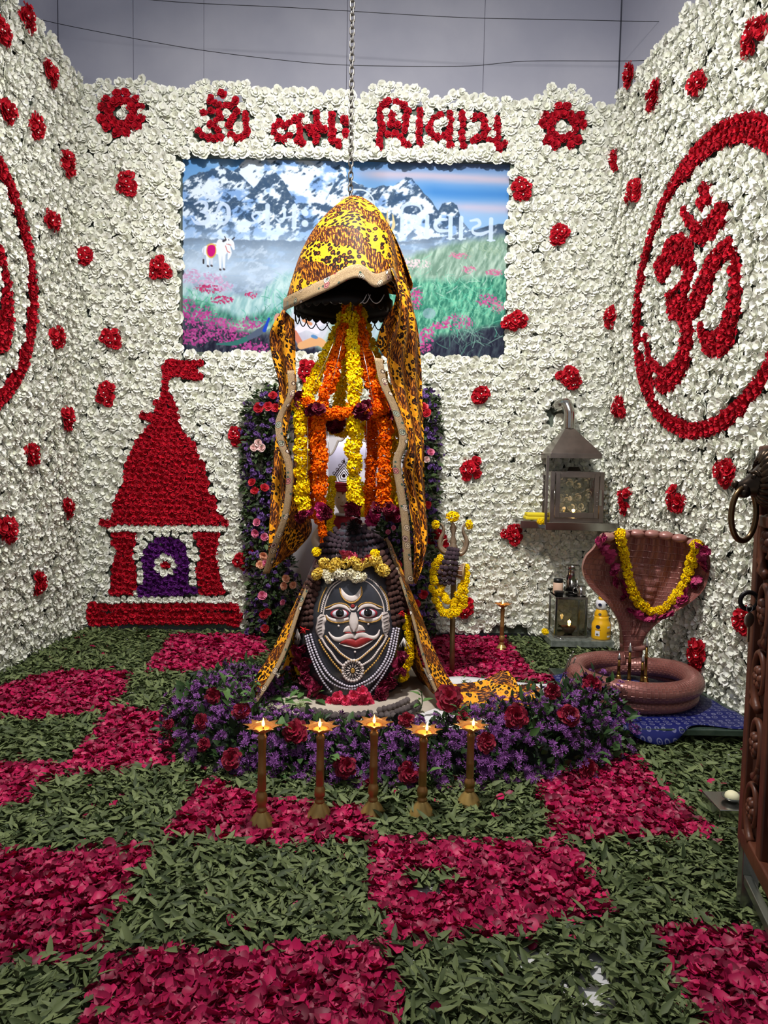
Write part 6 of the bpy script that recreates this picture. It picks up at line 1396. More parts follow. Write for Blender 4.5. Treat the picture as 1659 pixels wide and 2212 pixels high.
c = (at(1260, 1288, Yl)[0], Yl + .06, zl); t = lathe_thing('steel_mug', 'small steel mug with a handle at the lantern top edge', 'mug', [(.032, 0), (.034, .004), (.035, .075), (.032, .075), (.030, .008), (.003, .006)], c, m_steel); MB().tube(smooth_path([(c[0] - .034, c[1], c[2] + .062), (c[0] - .06, c[1], c[2] + .055), (c[0] - .06, c[1], c[2] + .025), (c[0] - .034, c[1], c[2] + .015)], 14), .004, 8).build('handle', m_steel, t)
m_yb = mat('yellow_jar_plastic', (232, 176, 20), .35, spec=.5); m_wl = mat('white_label', (226, 226, 232), .5); m_bl = mat('navy_print', (20, 24, 60), .5); m_gn = mat('grey_print', (96, 92, 80), .6)
def patch(name, c, r, a0, a1, z0, z1, m, parent, ell_=False):
    n, k = 10, 6; G = []
    for i in range(n):
        s = i / (n - 1); a = a0 + (a1 - a0) * s; hh = math.sqrt(max(0, 1 - (2 * s - 1) ** 2)) if ell_ else 1.0
        G.append([(c[0] + r * math.cos(a), c[1] + r * math.sin(a), c[2] + (z0 + z1) / 2 + (z1 - z0) / 2 * hh * (2 * j / (k - 1) - 1)) for j in range(k)])
    MB().grid(G).build(name, m, parent)
c = (at(1299, 1385, Y0s + .08)[0], Y0s + .10, zs_); rr = .071
t = lathe_thing('oil_jar', 'big yellow oil jar on the stone stand with printed panels', 'jar', [(rr * .96, 0), (rr, .008), (rr, .105), (rr * .93, .125), (rr * .8, .14), (rr * .76, .155), (rr * .76, .175)], c, m_yb)
patch('emblem_print', c, rr + .0012, -2.45, -1.95, .085, .115, m_bl, t, True); patch('photo_print', c, rr + .0012, -2.5, -2.0, .03, .07, m_wl, t); patch('bowl_print', c, rr + .002, -2.4, -2.1, .034, .05, m_gn, t, True)
for z, a0, a1 in ((.092, -1.2, -.75), (.062, -1.25, -.7), (.055, -1.25, -.7), (.048, -1.25, -.75), (.022, -1.2, -.72)): patch('text_line', c, rr + .0012, a0, a1, z, z + (.014 if z in (.092, .022) else .003), m_wl if z in (.092, .022) else m_gn, t)
patch('rule_line', c, rr + .0012, -2.5, -1.9, .077, .079, m_gn, t)
c2 = (c[0] - .004, c[1], zs_ + .17); rr2 = .047
t = lathe_thing('oil_jar', 'smaller upturned yellow and white jar stacked on the yellow one', 'jar', [(rr2, 0), (rr2 * 1.06, .012), (rr2 * 1.02, .03), (rr2 * .8, .05), (rr2 * .76, .056)], c2, m_yb)
MB().lathe([(rr2 * .77, .055), (rr2 * .85, .075), (rr2 * .96, .1), (rr2 * .92, .115), (rr2 * .6, .128)], 28, c2).build('white_sleeve', m_wl, t); MB().lathe([(rr2 * .5, .127), (rr2 * .5, .15), (.003, .152)], 20, c2).build('cap', m_yb, t)
patch('emblem_print', c2, rr2 + .002, -2.4, -1.8, .085, .108, m_bl, t, True); patch('emblem_print', c2, rr2 + .002, -1.2, -.8, .09, .106, m_bl, t, True); patch('bowl_print', c2, rr2 * 1.06, -2.3, -1.8, .012, .034, m_gn, t, True)
MB().tube([at(1190, 1388, Y0s - .0) * 0 + np.array([xa + .06, Y0s + .06, zs_ + .004]), np.array([xa + .12, Y0s + .02, zs_ + .004])], .004, 6)
mb = MB(); [mb.tube([(xa + .04 + .012 * k, Y0s + .09, zs_ + .004), (xa + .10 + .006 * k, Y0s + .03, zs_ + .004)], .003, 6) for k in range(2)]; mb.tube([(xa + .044, Y0s + .088, zs_ + .004), (xa + .05, Y0s + .094, zs_ + .004), (xa + .056, Y0s + .088, zs_ + .004)], .003, 6); o = mb.build('tongs', m_steel, base=(xa + .06, Y0s + .06, zs_)); tag(o, 'small steel tongs lying in front of the square lantern', 'tongs')
tag(inst('marigold', YEL_ME[2], TRS((xa + .0, Y0s + .2, zs_ + .02), frame((0, -1, 1)), .028)), 'single yellow marigold at the corner of the stone stand', 'marigold')

# ================================================================== snake statue on its low table
m_tab = mat('dark_green_marble_top', (40, 54, 46), .15, c2=(64, 78, 68), scale=10, detail=6, spec=.6)
TZ = .105; ty0, ty1 = 3.46, 4.50; tx0 = 1.08; tx1 = 2.0
tb_ = thing('low_table', 'low dark marble topped table under the snake', 'table', ((tx0 + tx1) / 2, (ty0 + ty1) / 2, 0))
tx1 = xr(4.0) - .10
q = [(tx0 + .05, ty0, 0), (xr(ty0) - .06, ty0, 0), (xr(ty1) - .06, ty1, 0), (tx0, ty1, 0)]
bevel(MB().add([(x, y, TZ - .03) for x, y, _ in q] + [(x, y, TZ) for x, y, _ in q], [(3, 2, 1, 0), (4, 5, 6, 7), (0, 1, 5, 4), (1, 2, 6, 5), (2, 3, 7, 6), (3, 0, 4, 7)]).build('table_top', m_tab, tb_, False), .003)
for x, y in ((tx0 + .12, ty0 + .06), (xr(ty0) - .12, ty0 + .06), (tx0 + .1, ty1 - .06), (xr(ty1) - .14, ty1 - .06)): bevel(MB().box((x, y, (TZ - .03) / 2), (.05, .05, TZ - .03)).build('leg', m_steel, tb_, False), .002)
def brocade():
    t = NT('blue_brocade'); uv = t.n('ShaderNodeTexCoord').outputs['UV']; vo = t.n('ShaderNodeTexVoronoi'); vo.inputs['Scale'].default_value = 24; vo.inputs['Randomness'].default_value = .25; t.l(uv, vo.inputs['Vector'])
    w = t.math('SINE', t.math('MULTIPLY', vo.outputs['Distance'], 26)); k = t.math('MULTIPLY', t.math('GREATER_THAN', w, .1), t.math('LESS_THAN', vo.outputs['Distance'], .40))
    t.l(t.mix(t.math('MULTIPLY', k, .38), lin((20, 26, 88)), lin((150, 150, 176))), t.b.inputs['Base Color']); t.b.inputs['Roughness'].default_value = .45; t.b.inputs['Specular IOR Level'].default_value = .25; return t.m
m_blue = brocade(); n, m = 34, 40; P = np.zeros((n, m, 3)); uvb = np.zeros((n, m, 2))
fe = smooth_path([(1.08, 3.52, 0), (1.30, 3.42, 0), (1.45, 3.42, 0), (1.62, 3.50, 0), (1.80, 3.47, 0), (1.93, 3.50, 0)], m); be = smooth_path([(1.06, 4.30, 0), (1.25, 4.40, 0), (1.45, 4.46, 0), (1.60, 4.44, 0), (1.74, 4.40, 0), (1.80, 4.30, 0)], m)
for i in range(n):
    s = i / (n - 1)
    for j in range(m):
        p = fe[j] * (1 - s) + be[j] * s; z = TZ + .006 + .004 * math.sin(p[0] * 17 + p[1] * 9) + .003 * math.sin(p[1] * 31)
        if p[1] < ty0 + .01: z -= (ty0 + .01 - p[1]) * 1.0
        P[i, j] = (p[0], p[1], z); uvb[i, j] = (p[0], p[1])
o = MB().grid(P, uvb).build('blue_cloth', m_blue, base=(1.45, 3.9, TZ)); solid(o, .004); tag(o, 'blue silver patterned brocade cloth spread under the snake', 'cloth')
m_cop_t = NT('painted_copper_scales')
def copper(name, su, sv, strength):
    t = NT(name); uv = t.n('ShaderNodeTexCoord').outputs['UV']; mp = t.n('ShaderNodeMapping'); mp.inputs['Scale'].default_value = (su, sv, 1); t.l(uv, mp.inputs[0])
    br = t.n('ShaderNodeTexBrick'); br.inputs['Scale'].default_value = 1; br.inputs['Mortar Size'].default_value = .11; br.inputs['Mortar Smooth'].default_value = 1.0; br.inputs['Brick Width'].default_value = 1; br.inputs['Row Height'].default_value = 1; t.l(mp.outputs[0], br.inputs['Vector'])
    nz = t.noise(14, 4).outputs['Fac']; t.l(t.mix(t.math('MULTIPLY', br.outputs['Fac'], .5), t.ramp(nz, [(.3, lin((122, 70, 64))), (.7, lin((148, 92, 84)))]), lin((190, 140, 130))), t.b.inputs['Base Color'])
    t.b.inputs['Metallic'].default_value = .25; t.b.inputs['Roughness'].default_value = .34; t.bump(t.math('SUBTRACT', 1.0, br.outputs['Fac']), strength, .012); return t.m
m_scale = copper('copper_scales', 14, 60, .6); m_rib = copper('copper_belly', 1, 46, .7); m_hood = copper('copper_hood', 22, 26, .55); m_plain = copper('copper_plain', 1, 1, .05)
sn = thing('snake_statue', 'copper coloured cobra statue with a spread hood and coiled body', 'statue', (1.43, 3.98, TZ))
cxs, cys = 1.435, 3.96; zc = TZ + .012
path = []; rad = []
for k in range(150):                                  # tail turn below, thick turn above, then up at the back into the neck
    s = k / 149; a = PI * .45 - 2 * PI * 2.0 * s; R_ = .325 - .01 * math.sin(s * 3); z = zc + .034 + (.0 if s < .42 else .076 * min(1, (s - .42) / .16)); path.append((cxs + R_ * math.cos(a), cys + 1.0 * R_ * math.sin(a), z)); rad.append(.012 + .024 * min(1, s / .25) + (.020 * min(1, max(0, (s - .42) / .12))))
path = np.array(path); MB().tube(path, rad, 22).build('coil', m_scale, sn)
nk = at(1366, 1436, 4.34); sw = smooth_path([path[-1], path[-1] + np.array([.05, .012, .02]), nk + np.array([.0, .0, -.06]), nk + np.array([0, 0, .04])], 22)
MB().tube([at(1366, 1452, 4.30), at(1367, 1420, 4.32), at(1367, 1385, 4.32)], [.05, .056, .062], 24).build('neck_stump', m_rib, sn)
MB().lathe([(.070, -.014), (.078, -.01), (.078, .01), (.070, .014)], 28, tuple(at(1367, 1395, 4.32))).build('neck_band', m_plain, sn)
HL = [(1346,1420),(1345,1392),(1340,1349),(1316,1308),(1275,1267),(1260,1233),(1266,1204),(1284,1185),(1300,1160)]; HR = [(1387,1420),(1389,1392),(1401,1366),(1432,1338),(1492,1301),(1522,1270),(1534,1228),(1532,1200),(1521,1176)]
n, m = 130, 81; Ls = smooth_path([(u, v, 0) for u, v in HL], n); Rs = smooth_path([(u, v, 0) for u, v in HR], n); G = np.zeros((n, m, 3)); Gb = np.zeros((n, m, 3)); uvh = np.zeros((n, m, 2))
for i in range(n):
    t_ = i / (n - 1); wd = np.clip((t_ - .10) / .35, 0, 1)
    for j in range(m):
        s = -1 + 2 * j / (m - 1); u = (Ls[i, 0] + Rs[i, 0]) / 2 + s * (Rs[i, 0] - Ls[i, 0]) / 2; v = (Ls[i, 1] + Rs[i, 1]) / 2 + s * (Rs[i, 1] - Ls[i, 1]) / 2
        if t_ > .82: v -= (t_ - .82) / .18 * (18 * (1 - s * s) + 3.4 * abs(math.sin(s * PI * 3.5)))
        y = 4.30 - .09 * wd * t_ + (-.17 * abs(s) ** 2.2 + .03) * wd - .07 * max(0, (t_ - .72) / .28) ** 2
        if wd < 1: y -= (1 - wd) * .055 * math.sqrt(max(0, 1 - s * s))
        rel = 0.0                                       # belly plates: two stacked columns, and ribs fanning up
        for c_, w_ in ((-.16, .17), (.13, .13)):
            if abs(s - c_) < w_ and .16 < t_ < .80: rel += .022 * (1 - ((s - c_) / w_) ** 2) * (.55 + .45 * abs(math.sin(t_ * 44)))
        if t_ > .62 and abs(s) < .7: rel += .010 * math.cos(s * 24) * min(1, (t_ - .62) / .1)
        p = at(u, v, y - rel); G[i, j] = p; Gb[i, j] = at(u, v, y) + np.array([0, .035 + .045 * (1 - abs(s)) * wd + (1 - wd) * .10 * math.sqrt(max(0, 1 - s * s)), 0]); uvh[i, j] = (s * .5 * (.2 + .8 * wd), t_)
mb = MB(); mb.grid(G, uvh); k0 = 0; mb.grid(Gb[:, ::-1], uvh)
for A_, B_ in ((G[:, 0], Gb[:, 0]), (Gb[:, -1], G[:, -1]), (Gb[-1], G[-1])): mb.grid(np.stack([A_, B_], 1), np.zeros((len(A_), 2, 2)))
mb.build('hood', m_hood, sn)
for k in range(7):
    s = -1 + 2 * (k + .5) / 7; j = int((s + 1) / 2 * (m - 1)); p = G[-1, j] + np.array([0, .02, -.012]); MB().ball(p, (.045, .04, .026), 16, 10).build('crest_head', m_plain, sn)
# its garlands
def hoodpt(u, v, o=.04):
    q_ = proj(G.reshape(-1, 3)); i = np.argmin(np.hypot(q_[:, 0] - u, q_[:, 1] - v)); y = G.reshape(-1, 3)[i, 1]; return at(u, v, y - o)
garland('marigold_garland', 'yellow marigold garland hung in a deep curve on the snake hood', [hoodpt(u, v, .05) for u, v in ((1340,1155),(1345,1180),(1352,1215),(1358,1250),(1368,1282),(1385,1305),(1405,1320),(1425,1318),(1448,1300),(1468,1275),(1482,1248),(1492,1218),(1500,1190),(1504,1178))], YEL_ME, .033, pitch=1.18, jit=.05)
garland('rose_garland', 'deep pink rose garland hung behind the yellow one on the snake hood', [hoodpt(u, v, .035) for u, v in ((1300,1160),(1306,1185),(1325,1215),(1330,1245),(1345,1275),(1360,1305),(1385,1330),(1410,1333),(1440,1322),(1475,1295),(1500,1262),(1514,1225),(1522,1195),(1518,1178))], [tmesh('rose', q_, mat('faded_pink_rose', (128, 16, 66), .6, c2=(186, 52, 104), var='island')) for q_ in DENSE], .032, 'rose', pitch=1.25, jit=.25)
# brass cone bells standing inside the coil
for u, vb, vt, lab in ((1335,1488,1410,'smallest brass spire nearest to the hood side of the coil'), (1357,1500,1388,'tall brass spire in the front middle of the coil'), (1385,1505,1413,'brass spire with a red dabbed foot, foremost in the coil'), (1393,1492,1377,'tallest brass spire at the back of the coil')):
    b0 = ground(u, vb, TZ + .01); h = at(u, vt, b0[1])[2] - b0[2]; t = thing('brass_spire', lab, 'brass spire', b0, 'brass spires inside the coil'); c = tuple(b0)
    MB().lathe([(.042, 0), (.043, .004), (.034, .02), (.020, .05), (.013, .075), (.011, .085)], 24, c).build('bell_foot', m_brass2, t)
    MB().lathe([(.010, .083), (.013, .09), (.009, .096), (.008, h * .6), (.010, h * .62), (.0075, h * .65), (.007, h * .84)], 16, c).build('shaft', m_brass, t)
    MB().lathe([(.012, h * .84), (.013, h * .85), (.007, h * .92), (.001, h)], 16, c).build('tip', m_silver, t)
    if 'red' in lab: MB().lathe([(.0435, .002), (.035, .0205), (.030, .028)], 24, c, cap=False).build('red_dab', mat('kumkum', (150, 20, 50), .8), t)
# incense sticks
for k, (u0, v0, u1, v1) in enumerate(((1205, 1492, 1228, 1425), (1210, 1494, 1238, 1408), (1207, 1490, 1232, 1416), (1212, 1494, 1243, 1422))):
    a, b_ = at(u0, v0, 3.98), at(u1, v1, 4.0); t = thing('incense_stick', ['incense stick leaning at the snake table, leftmost and shortest', 'incense stick leaning highest at the snake table', 'incense stick between the others at the snake table', 'incense stick nearest to the snake'][k], 'incense stick', a, 'incense sticks')
    MB().tube([a, a * .6 + b_ * .4], .0022, 6).build('stick', mat('bamboo', (150, 110, 90), .7), t); MB().tube([a * .6 + b_ * .4, b_], .0035, 6).build('paste', mat('incense_paste', (64, 60, 52), .9), t); MB().ball(b_, .0042, 6, 5).build('ash', mat('ash', (200, 200, 196), .9), t)
# ================================================================== bank of purple asters in front of the linga
BP = smooth_path([(-.62, 4.12, .13, .20), (-.80, 3.90, .17, .24), (-.90, 3.62, .20, .26), (-.82, 3.36, .22, .27), (-.55, 3.24, .24, .22), (-.10, 3.18, .23, .185), (.25, 3.18, .24, .20), (.45, 3.22, .24, .26), (.75, 3.28, .25, .30), (1.02, 3.46, .23, .30), (1.10, 3.66, .18, .30)], 120)
def mound(p):
    d = np.hypot(BP[:, 0] - p[0], BP[:, 1] - p[1]); i = int(np.argmin(d)); return (d[i] / BP[i, 2]) ** 2 + (max(p[2], 0) / BP[i, 3]) ** 2, i
def mound_hit(u, v):
    d = ray(u, v); d = d / d[1]
    for y in np.arange(2.5, 4.6, .012):
        p = EYE + d * y
        if mound(p)[0] < 1: return p
    return None
bank = thing('aster_bank', 'long bank of purple asters and dark foliage in front of the linga', 'flower bank', (0.1, 3.2, 0))
m_ast = mat('purple_aster', (86, 34, 98), .65, c2=(152, 92, 164), var='island', spec=.25); m_bfol = mat('bank_foliage', (20, 36, 20), .55, c2=(58, 88, 40), var='island', spec=.35)
AST_ME = [tmesh('aster', t, m_ast) for t in ASTER]
Ms = []
for k in range(1250):                                    # small branching heads: three florets each
    i = random.randrange(120); a = random.uniform(-.15, PI + .15); tx_ = BP[min(i + 1, 119), :2] - BP[max(i - 1, 0), :2]; tx_ = tx_ / np.linalg.norm(tx_); nx = np.array([-tx_[1], tx_[0]])
    f = random.uniform(.82, 1.08); c = np.array([*(BP[i, :2] + nx * BP[i, 2] * math.cos(a) * f), max(.03, BP[i, 3] * math.sin(a) * f)])
    out = np.array([*(nx * math.cos(a)), math.sin(a) * .8 + .35])
    for _ in range(random.choice((1, 2, 3))):
        Ms.append(TRS(c + rng.normal(0, .022, 3) * np.array([1, 1, .8]), frame(Vector(tuple(out)) + Vector((random.gauss(0, .4), random.gauss(0, .4), random.gauss(0, .3))), random.random() * 6), random.uniform(.016, .025)))
dist = np.array([(M.translation.y - .6 * M.translation.z) for M in Ms]); near = set(np.argsort(dist)[:300].tolist())
for k, M in enumerate(Ms):
    if k in near: inst('aster', AST_ME[k % 3], M, bank)
scatter('asters', ASTER, [M for k, M in enumerate(Ms) if k not in near], m_ast, bank)
Ms = []; mb = MB()
for k in range(6200):
    i = random.randrange(120); a = random.uniform(-.1, PI + .1); tx_ = BP[min(i + 1, 119), :2] - BP[max(i - 1, 0), :2]; tx_ = tx_ / np.linalg.norm(tx_); nx = np.array([-tx_[1], tx_[0]])
    f = random.uniform(.45, 1.02) if k > 500 else random.uniform(.95, 1.12); c = np.array([*(BP[i, :2] + nx * BP[i, 2] * math.cos(a) * f + tx_ * random.uniform(-.03, .03)), max(.02, BP[i, 3] * math.sin(a) * f)])
    d = Vector((*(nx * math.cos(a) + rng.normal(0, .5, 2)), math.sin(a) + random.gauss(.2, .5)))
    Ms.append(TRS(c, d.to_track_quat('Y', 'Z').to_matrix().to_4x4() @ Matrix.Rotation(random.uniform(-1.5, 1.5), 4, 'Y'), random.uniform(.03, .055) if k > 260 else random.uniform(.05, .075)))
scatter('foliage', LEAF[:2] + BROAD, Ms, m_bfol, bank)
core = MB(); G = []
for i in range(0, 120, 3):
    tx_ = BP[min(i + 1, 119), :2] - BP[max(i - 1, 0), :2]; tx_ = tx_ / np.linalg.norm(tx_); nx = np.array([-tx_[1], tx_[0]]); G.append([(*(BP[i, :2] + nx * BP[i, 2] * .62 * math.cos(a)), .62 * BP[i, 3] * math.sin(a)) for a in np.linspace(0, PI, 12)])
core.grid(G).build('inner_stem_mass', mat('dark_inner_mass', (14, 22, 14), .95), bank)  # added dark inner mass, stands for the stems behind the leaves
m_cd = mat('dark_carnation', (96, 6, 30), .6, c2=(160, 24, 56), var='island'); CARD = [tmesh('carnation', t, m_cd) for t in DENSE]; m_stem = mat('green_stem', (60, 84, 40), .7)
for k, (u, v, s) in enumerate(((463,1505,17),(527,1540,17),(437,1562,15),(443,1610,14),(503,1640,20),(638,1585,25),(745,1660,22),(610,1715,19),(968,1512,27),(1110,1550,23),(1225,1545,23),(877,1557,15),(885,1670,22),(1048,1605,19),(1275,1482,20),(1190,1495,16),(1265,1660,20),(368,1565,11),(795,1705,16),(1000,1556,14))):
    p = mound_hit(u, v)
    if p is None: p = at(u, v, mound_hit(u, v + 45)[1] + .04 if mound_hit(u, v + 45) is not None else 3.6)
    sz = s * p[1] / F_PX * 1.1; p = p + np.array([0, -.03, .015]); h = holder('carnation_stalk', bank)
    for q_ in range(3): inst('carnation', CARD[(k + q_) % 3], TRS(p + rng.normal(0, sz * .14, 3), frame((random.uniform(-.5, .5), -1, random.uniform(.2, .9)), k + q_), sz * random.uniform(.82, 1)), h)
    MB().tube(smooth_path([p, p + np.array([.0, .03, -.06]), p + np.array([.01, .09, -.14])], 8), .004, 6).build('stalk', m_stem, h)
# taller leafy sprigs
for k, (u, v) in enumerate(((540,1470),(480,1490),(505,1475),(620,1575),(1000,1545),(905,1515),(1285,1640),(1395,1575),(690,1640),(925,1690),(560,1520),(520,1500))):
    p = mound_hit(u, v + 24); p = at(u, v + 24, 3.7) if p is None else p; sp = holder('leafy_sprig', bank)
    tip = p + np.array([random.uniform(-.05, .05), random.uniform(-.03, .02), random.uniform(.06, .13)]); pa = smooth_path([p, (p + tip) / 2 + np.array([.01, 0, 0]), tip], 8); MB().tube(pa, .003, 5).build('twig', m_stem, sp)
    for q_ in range(6):
        d = Vector((random.gauss(0, 1), random.gauss(-.4, .6), random.gauss(.5, .5))); inst('leaf', BEL[q_ % 2], TRS(pa[2 + q_ % 6], d.to_track_quat('Y', 'Z').to_matrix().to_4x4(), random.uniform(.045, .075)), sp)

# ================================================================== carved wooden door leaf at the edge
dvec = np.array([-.23, -1.0, 0]); dvec /= np.linalg.norm(dvec); dn = np.array([-dvec[1], dvec[0], 0]) * -1.0       # dvec: along the leaf towards the viewer
D0 = at(1599, 1840, 2.16); DZ0 = .245; DZ1 = 1.475; DL = .62
if np.dot(dn, -D0) < 0: dn = -dn
def dpt(a, z, o=0.0): return np.array([D0[0], D0[1], 0]) + dvec * a + dn * o + np.array([0, 0, z])
def dbox(mb, a0, a1, z0, z1, o0, o1):
    c = [dpt(a, z, o) for z in (z0, z1) for a, o in ((a0, o0), (a1, o0), (a1, o1), (a0, o1))]
    return mb.add(c, [(3, 2, 1, 0), (4, 5, 6, 7), (0, 1, 5, 4), (1, 2, 6, 5), (2, 3, 7, 6), (3, 0, 4, 7)])
m_teak = mat('carved_teak', (74, 38, 25), .45, c2=(98, 54, 36), scale=9, bump=.15, bscale=50); m_teakd = mat('dark_teak', (52, 28, 20), .5, c2=(66, 36, 26), scale=9)
dl = thing('carved_door', 'carved dark teak door leaf at the photo edge', 'door', dpt(.3, DZ0))
for nm, a0, a1, z0, z1, o0, o1, m in (('stile', 0, .045, DZ0, DZ1, -.035, .012, m_teak), ('stile', .19, .235, DZ0 + .05, DZ1 - .02, -.02, .012, m_teak), ('panel_ground', .045, DL, DZ0 + .045, DZ1 - .02, -.02, -.008, m_teakd), ('bottom_rail', .045, DL, DZ0, DZ0 + .055, -.03, .014, m_teak), ('lock_rail', .045, .19, 1.235, 1.27, -.02, .016, m_teak), ('top_rail', .045, DL, DZ1 - .05, DZ1, -.03, .014, m_teak)):
    bevel(dbox(MB(), a0, a1, z0, z1, o0, o1).build(nm, m, dl, False), .006, 3)
bevel(dbox(MB(), .235, .46, 1.22, 1.31, -.02, .03).build('ledge_rail', m_teak, dl, False), .008, 3)
for i in range(5):                                       # scrolling vine with flowers in the narrow panel
    zc_ = DZ0 + .15 + .2 * i; sg = 1 if i % 2 else -1; ac = .118
    pts = [dpt(ac + sg * .055 * math.cos(t_) * (1 - .10 * t_), zc_ + .085 * math.sin(t_) * (1 - .10 * t_), .004) for t_ in np.linspace(-1.6, 4.4, 24)]; MB().tube(pts, np.linspace(.013, .007, 24), 9).build('vine_scroll', m_teak, dl)
    fl = holder('carved_flower', dl)
    for k in range(6):
        a = 2 * PI * k / 6; MB().ball(dpt(ac + .022 * math.cos(a), zc_ + .022 * math.sin(a), .006), (.014, .012, .014), 10, 7).build('carved_petal', m_teak, fl)
    MB().ball(dpt(ac, zc_, .012), .011, 10, 7).build('flower_heart', m_teak, fl)
    for k in range(2): MB().tube([dpt(ac - sg * .02, zc_ + .09 + .02 * k, .0), dpt(ac - sg * (.045 + .006 * k), zc_ + .11 + .03 * k, .008), dpt(ac - sg * .05, zc_ + .145 + .03 * k, .002)], [.006, .012, .003], 8).build('carved_leaf', m_teak, dl)
for i in range(4):
    zc_ = DZ0 + .2 + .24 * i; pts = [dpt(.35 + .08 * math.cos(t_) * (1 - .09 * t_), zc_ + .1 * math.sin(t_) * (1 - .09 * t_), .004) for t_ in np.linspace(-1.6, 4.4, 20)]; MB().tube(pts, np.linspace(.014, .008, 20), 9).build('vine_scroll', m_teak, dl)
# lion head knocker
m_bronze = mat('dark_bronze', (46, 38, 32), .32, .85, c2=(74, 60, 46), scale=18)
kn = thing('lion_knocker', 'bronze lion head door knocker holding a ring', 'door knocker', dpt(.09, 1.36)); hc = dpt(.10, 1.375, .012)
def kp(a, z, o): return hc + (dvec * a + dn * o + np.array([0, 0, z])) * .82
G = []
for o, ra, rz_, dz in ((-.045, .062, .075, 0), (-.01, .066, .08, 0), (.02, .056, .068, -.002), (.045, .042, .046, -.014), (.07, .030, .030, -.026), (.092, .022, .020, -.032), (.10, .008, .008, -.032)): G.append([kp(ra * math.cos(a), rz_ * math.sin(a) + dz, o) for a in np.linspace(0, 2 * PI, 28, endpoint=False)])
MB().grid(G, cv=True).build('head', m_bronze, kn)
MB().ball(kp(0, -.02, .1), .012, 10, 7).build('nose', m_bronze, kn)
for s in (-1, 1):
    MB().ball(kp(s * .026, .008, .045), .011, 10, 7).build('eye', m_bronze, kn); MB().ball(kp(s * .02, -.05, .075), (.018, .018, .014), 10, 7).build('cheek', m_bronze, kn); MB().tube([kp(s * .012, .022, .05), kp(s * .03, .026, .042), kp(s * .045, .012, .03)], .007, 7).build('brow', m_bronze, kn)
for k in range(22):
    a = 2 * PI * k / 22 + .1; l_ = random.uniform(.9, 1.15); MB().tube(smooth_path([kp(.052 * math.cos(a), .06 * math.sin(a) + .006, .02), kp(.072 * math.cos(a + .15), .085 * math.sin(a + .15) + .006, .012), kp(.085 * l_ * math.cos(a + .35), .10 * l_ * math.sin(a + .35) + .004, -.015)], 8), np.linspace(.015, .008, 8), 8).build('mane_lock', m_bronze, kn)
rc = kp(.012, -.125, .07); MB().tube([rc + dn * (.034 * math.cos(a)) * 1.2 + dvec * (.03 * math.cos(a)) + np.array([0, 0, .078 * math.sin(a)]) for a in np.linspace(0, 2 * PI, 36, endpoint=False)], .0085, 10, closed=True).build('ring', mat('worn_brass_ring', (104, 82, 56), .28, .9), kn)
MB().ball(rc + np.array([0, 0, .075]), (.016, .02, .018), 10, 7).build('jaw', m_bronze, kn)
kh = thing('key_ring', 'dark ring latch with a hanging key in the carved door', 'key', dpt(.07, 1.03)); kc = dpt(.06, 1.01, .03)
MB().tube([kc + dn * .0 + (dvec * .2 + dn * .98) * (.026 * math.cos(a)) + np.array([0, 0, .026 * math.sin(a)]) for a in np.linspace(0, 2 * PI, 24, endpoint=False)], .007, 8, closed=True).build('ring_latch', mat('black_iron', (30, 28, 28), .4, .6), kh)
MB().tube([kc - dn * .02 + np.array([0, 0, -.004]), kc - dn * .05 + dvec * .01], .008, 8).build('latch_shank', MATS['black_iron'], kh)
kq = kc + dvec * .012 + np.array([0, 0, -.02]); MB().tube([kq + (dvec * .5 + dn * .8) * .012 * math.cos(a) + np.array([0, 0, .012 * math.sin(a)]) for a in np.linspace(0, 2 * PI, 16, endpoint=False)], .0016, 6, closed=True).build('wire_ring', m_silver, kh)
e1 = (dvec * .55 + dn * .75); e1 = e1 / np.linalg.norm(e1); e2 = np.cross(e1, np.array([0, 0, 1.0])); kz = kq + np.array([0, 0, -.035])
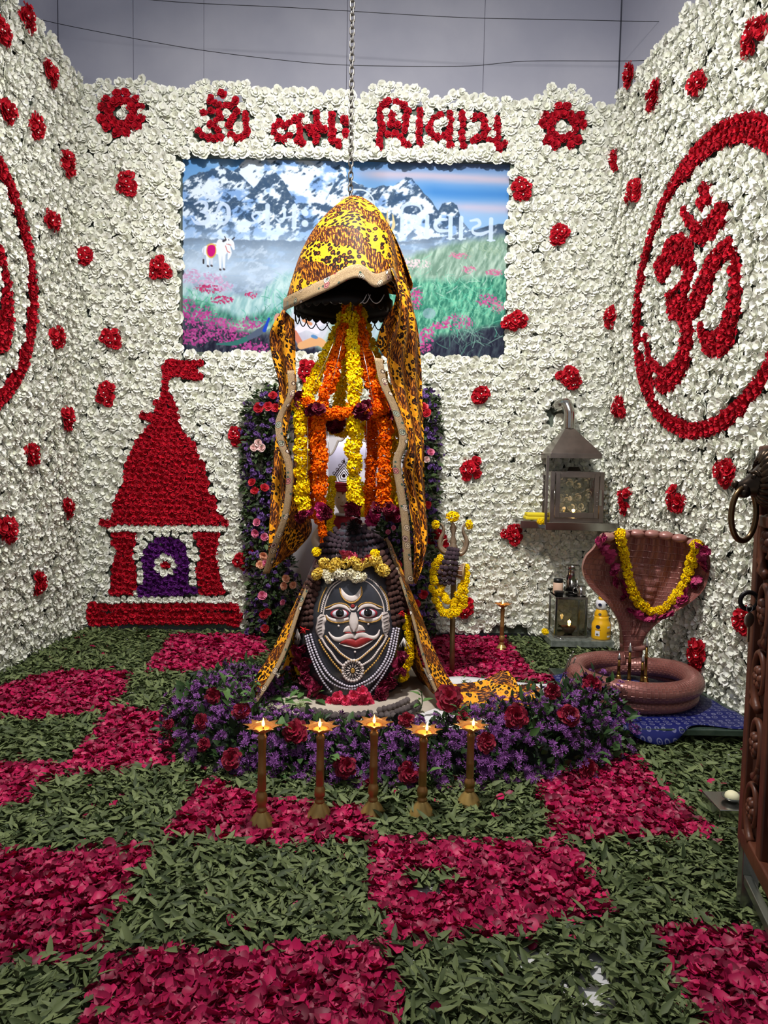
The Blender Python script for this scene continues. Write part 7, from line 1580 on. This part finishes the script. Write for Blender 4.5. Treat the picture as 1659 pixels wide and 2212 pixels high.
G = [[kz + e1 * (r * math.cos(a)) + np.array([0, 0, r * 1.1 * math.sin(a)]) + e2 * h for a in np.linspace(0, 2 * PI, 20, endpoint=False)] for r, h in ((.001, .0015), (.02, .0015), (.02, -.0015), (.001, -.0015))]; m_key = mat('nickel_key', (170, 160, 146), .35, .9); MB().grid(G, cv=True).build('key_bow', m_key, kh)
MB().box((0, 0, 0), (.008, .003, .05)).move(Matrix.Translation(Vector(tuple(kz + np.array([0, 0, -.042])))) @ Matrix.Rotation(math.atan2(e1[1], e1[0]), 4, 'Z')).build('key_blade', m_key, kh, False)
# steel stand below the leaf, and the steel tray with its bowl
fr = thing('steel_stand', 'dark steel stand under the carved door', 'stand', dpt(.1, 0)); m_dst = mat('dark_mirror_steel', (130, 132, 124), .25, .8)
for a0, a1, z0, z1, o0, o1 in ((-.02, .03, 0, DZ0 + .01, -.05, .0), (.03, .6, .115, .145, -.03, -.005), (-.02, .6, -.0, .03, -.05, -.02)): bevel(dbox(MB(), a0, a1, z0, z1, o0, o1).build('post' if a1 < .1 else 'rail', m_dst, fr, False), .003)
dbox(MB(), -.022, -.006, .2, .72, -.04, .002).build('edge_plate', m_dst, fr, False)
o = dbox(MB(), .06, .62, 0.0, .06, -.34, -.06).build('trim_1', m_marble, smooth=False); tag(o, 'white marble sill beside the carved door', kind='structure')
tr0 = ground(1575, 1810); tr_ = thing('steel_tray', 'square steel tray on the floor beside the carved door', 'tray', tr0); ty_ = tr0[1] + .06; txa = at(1552, 1760, ty_)[0]; tzt = .085
bevel(MB().box((txa + .09, ty_ + .07, tzt / 2), (.18, .16, tzt)).build('box', m_steel, tr_, False), .003)
bc = (txa + .085, ty_ + .07, tzt); wb = thing('steel_bowl', 'small steel bowl sunk in the tray by the door', 'bowl', bc); MB().lathe([(.02, .0), (.036, .012), (.04, .02), (.037, .02), (.03, .008), (.003, .005)], 24, bc, cap=False).build('bowl_shell', m_dst, wb)
o = MB().ball((bc[0], bc[1], bc[2] + .018), (.028, .028, .022), 16, 10).build('butter_ball', mat('butter', (232, 226, 186), .6), base=(bc[0], bc[1], bc[2])); tag(o, 'pale butter ball in the small steel bowl', 'butter')
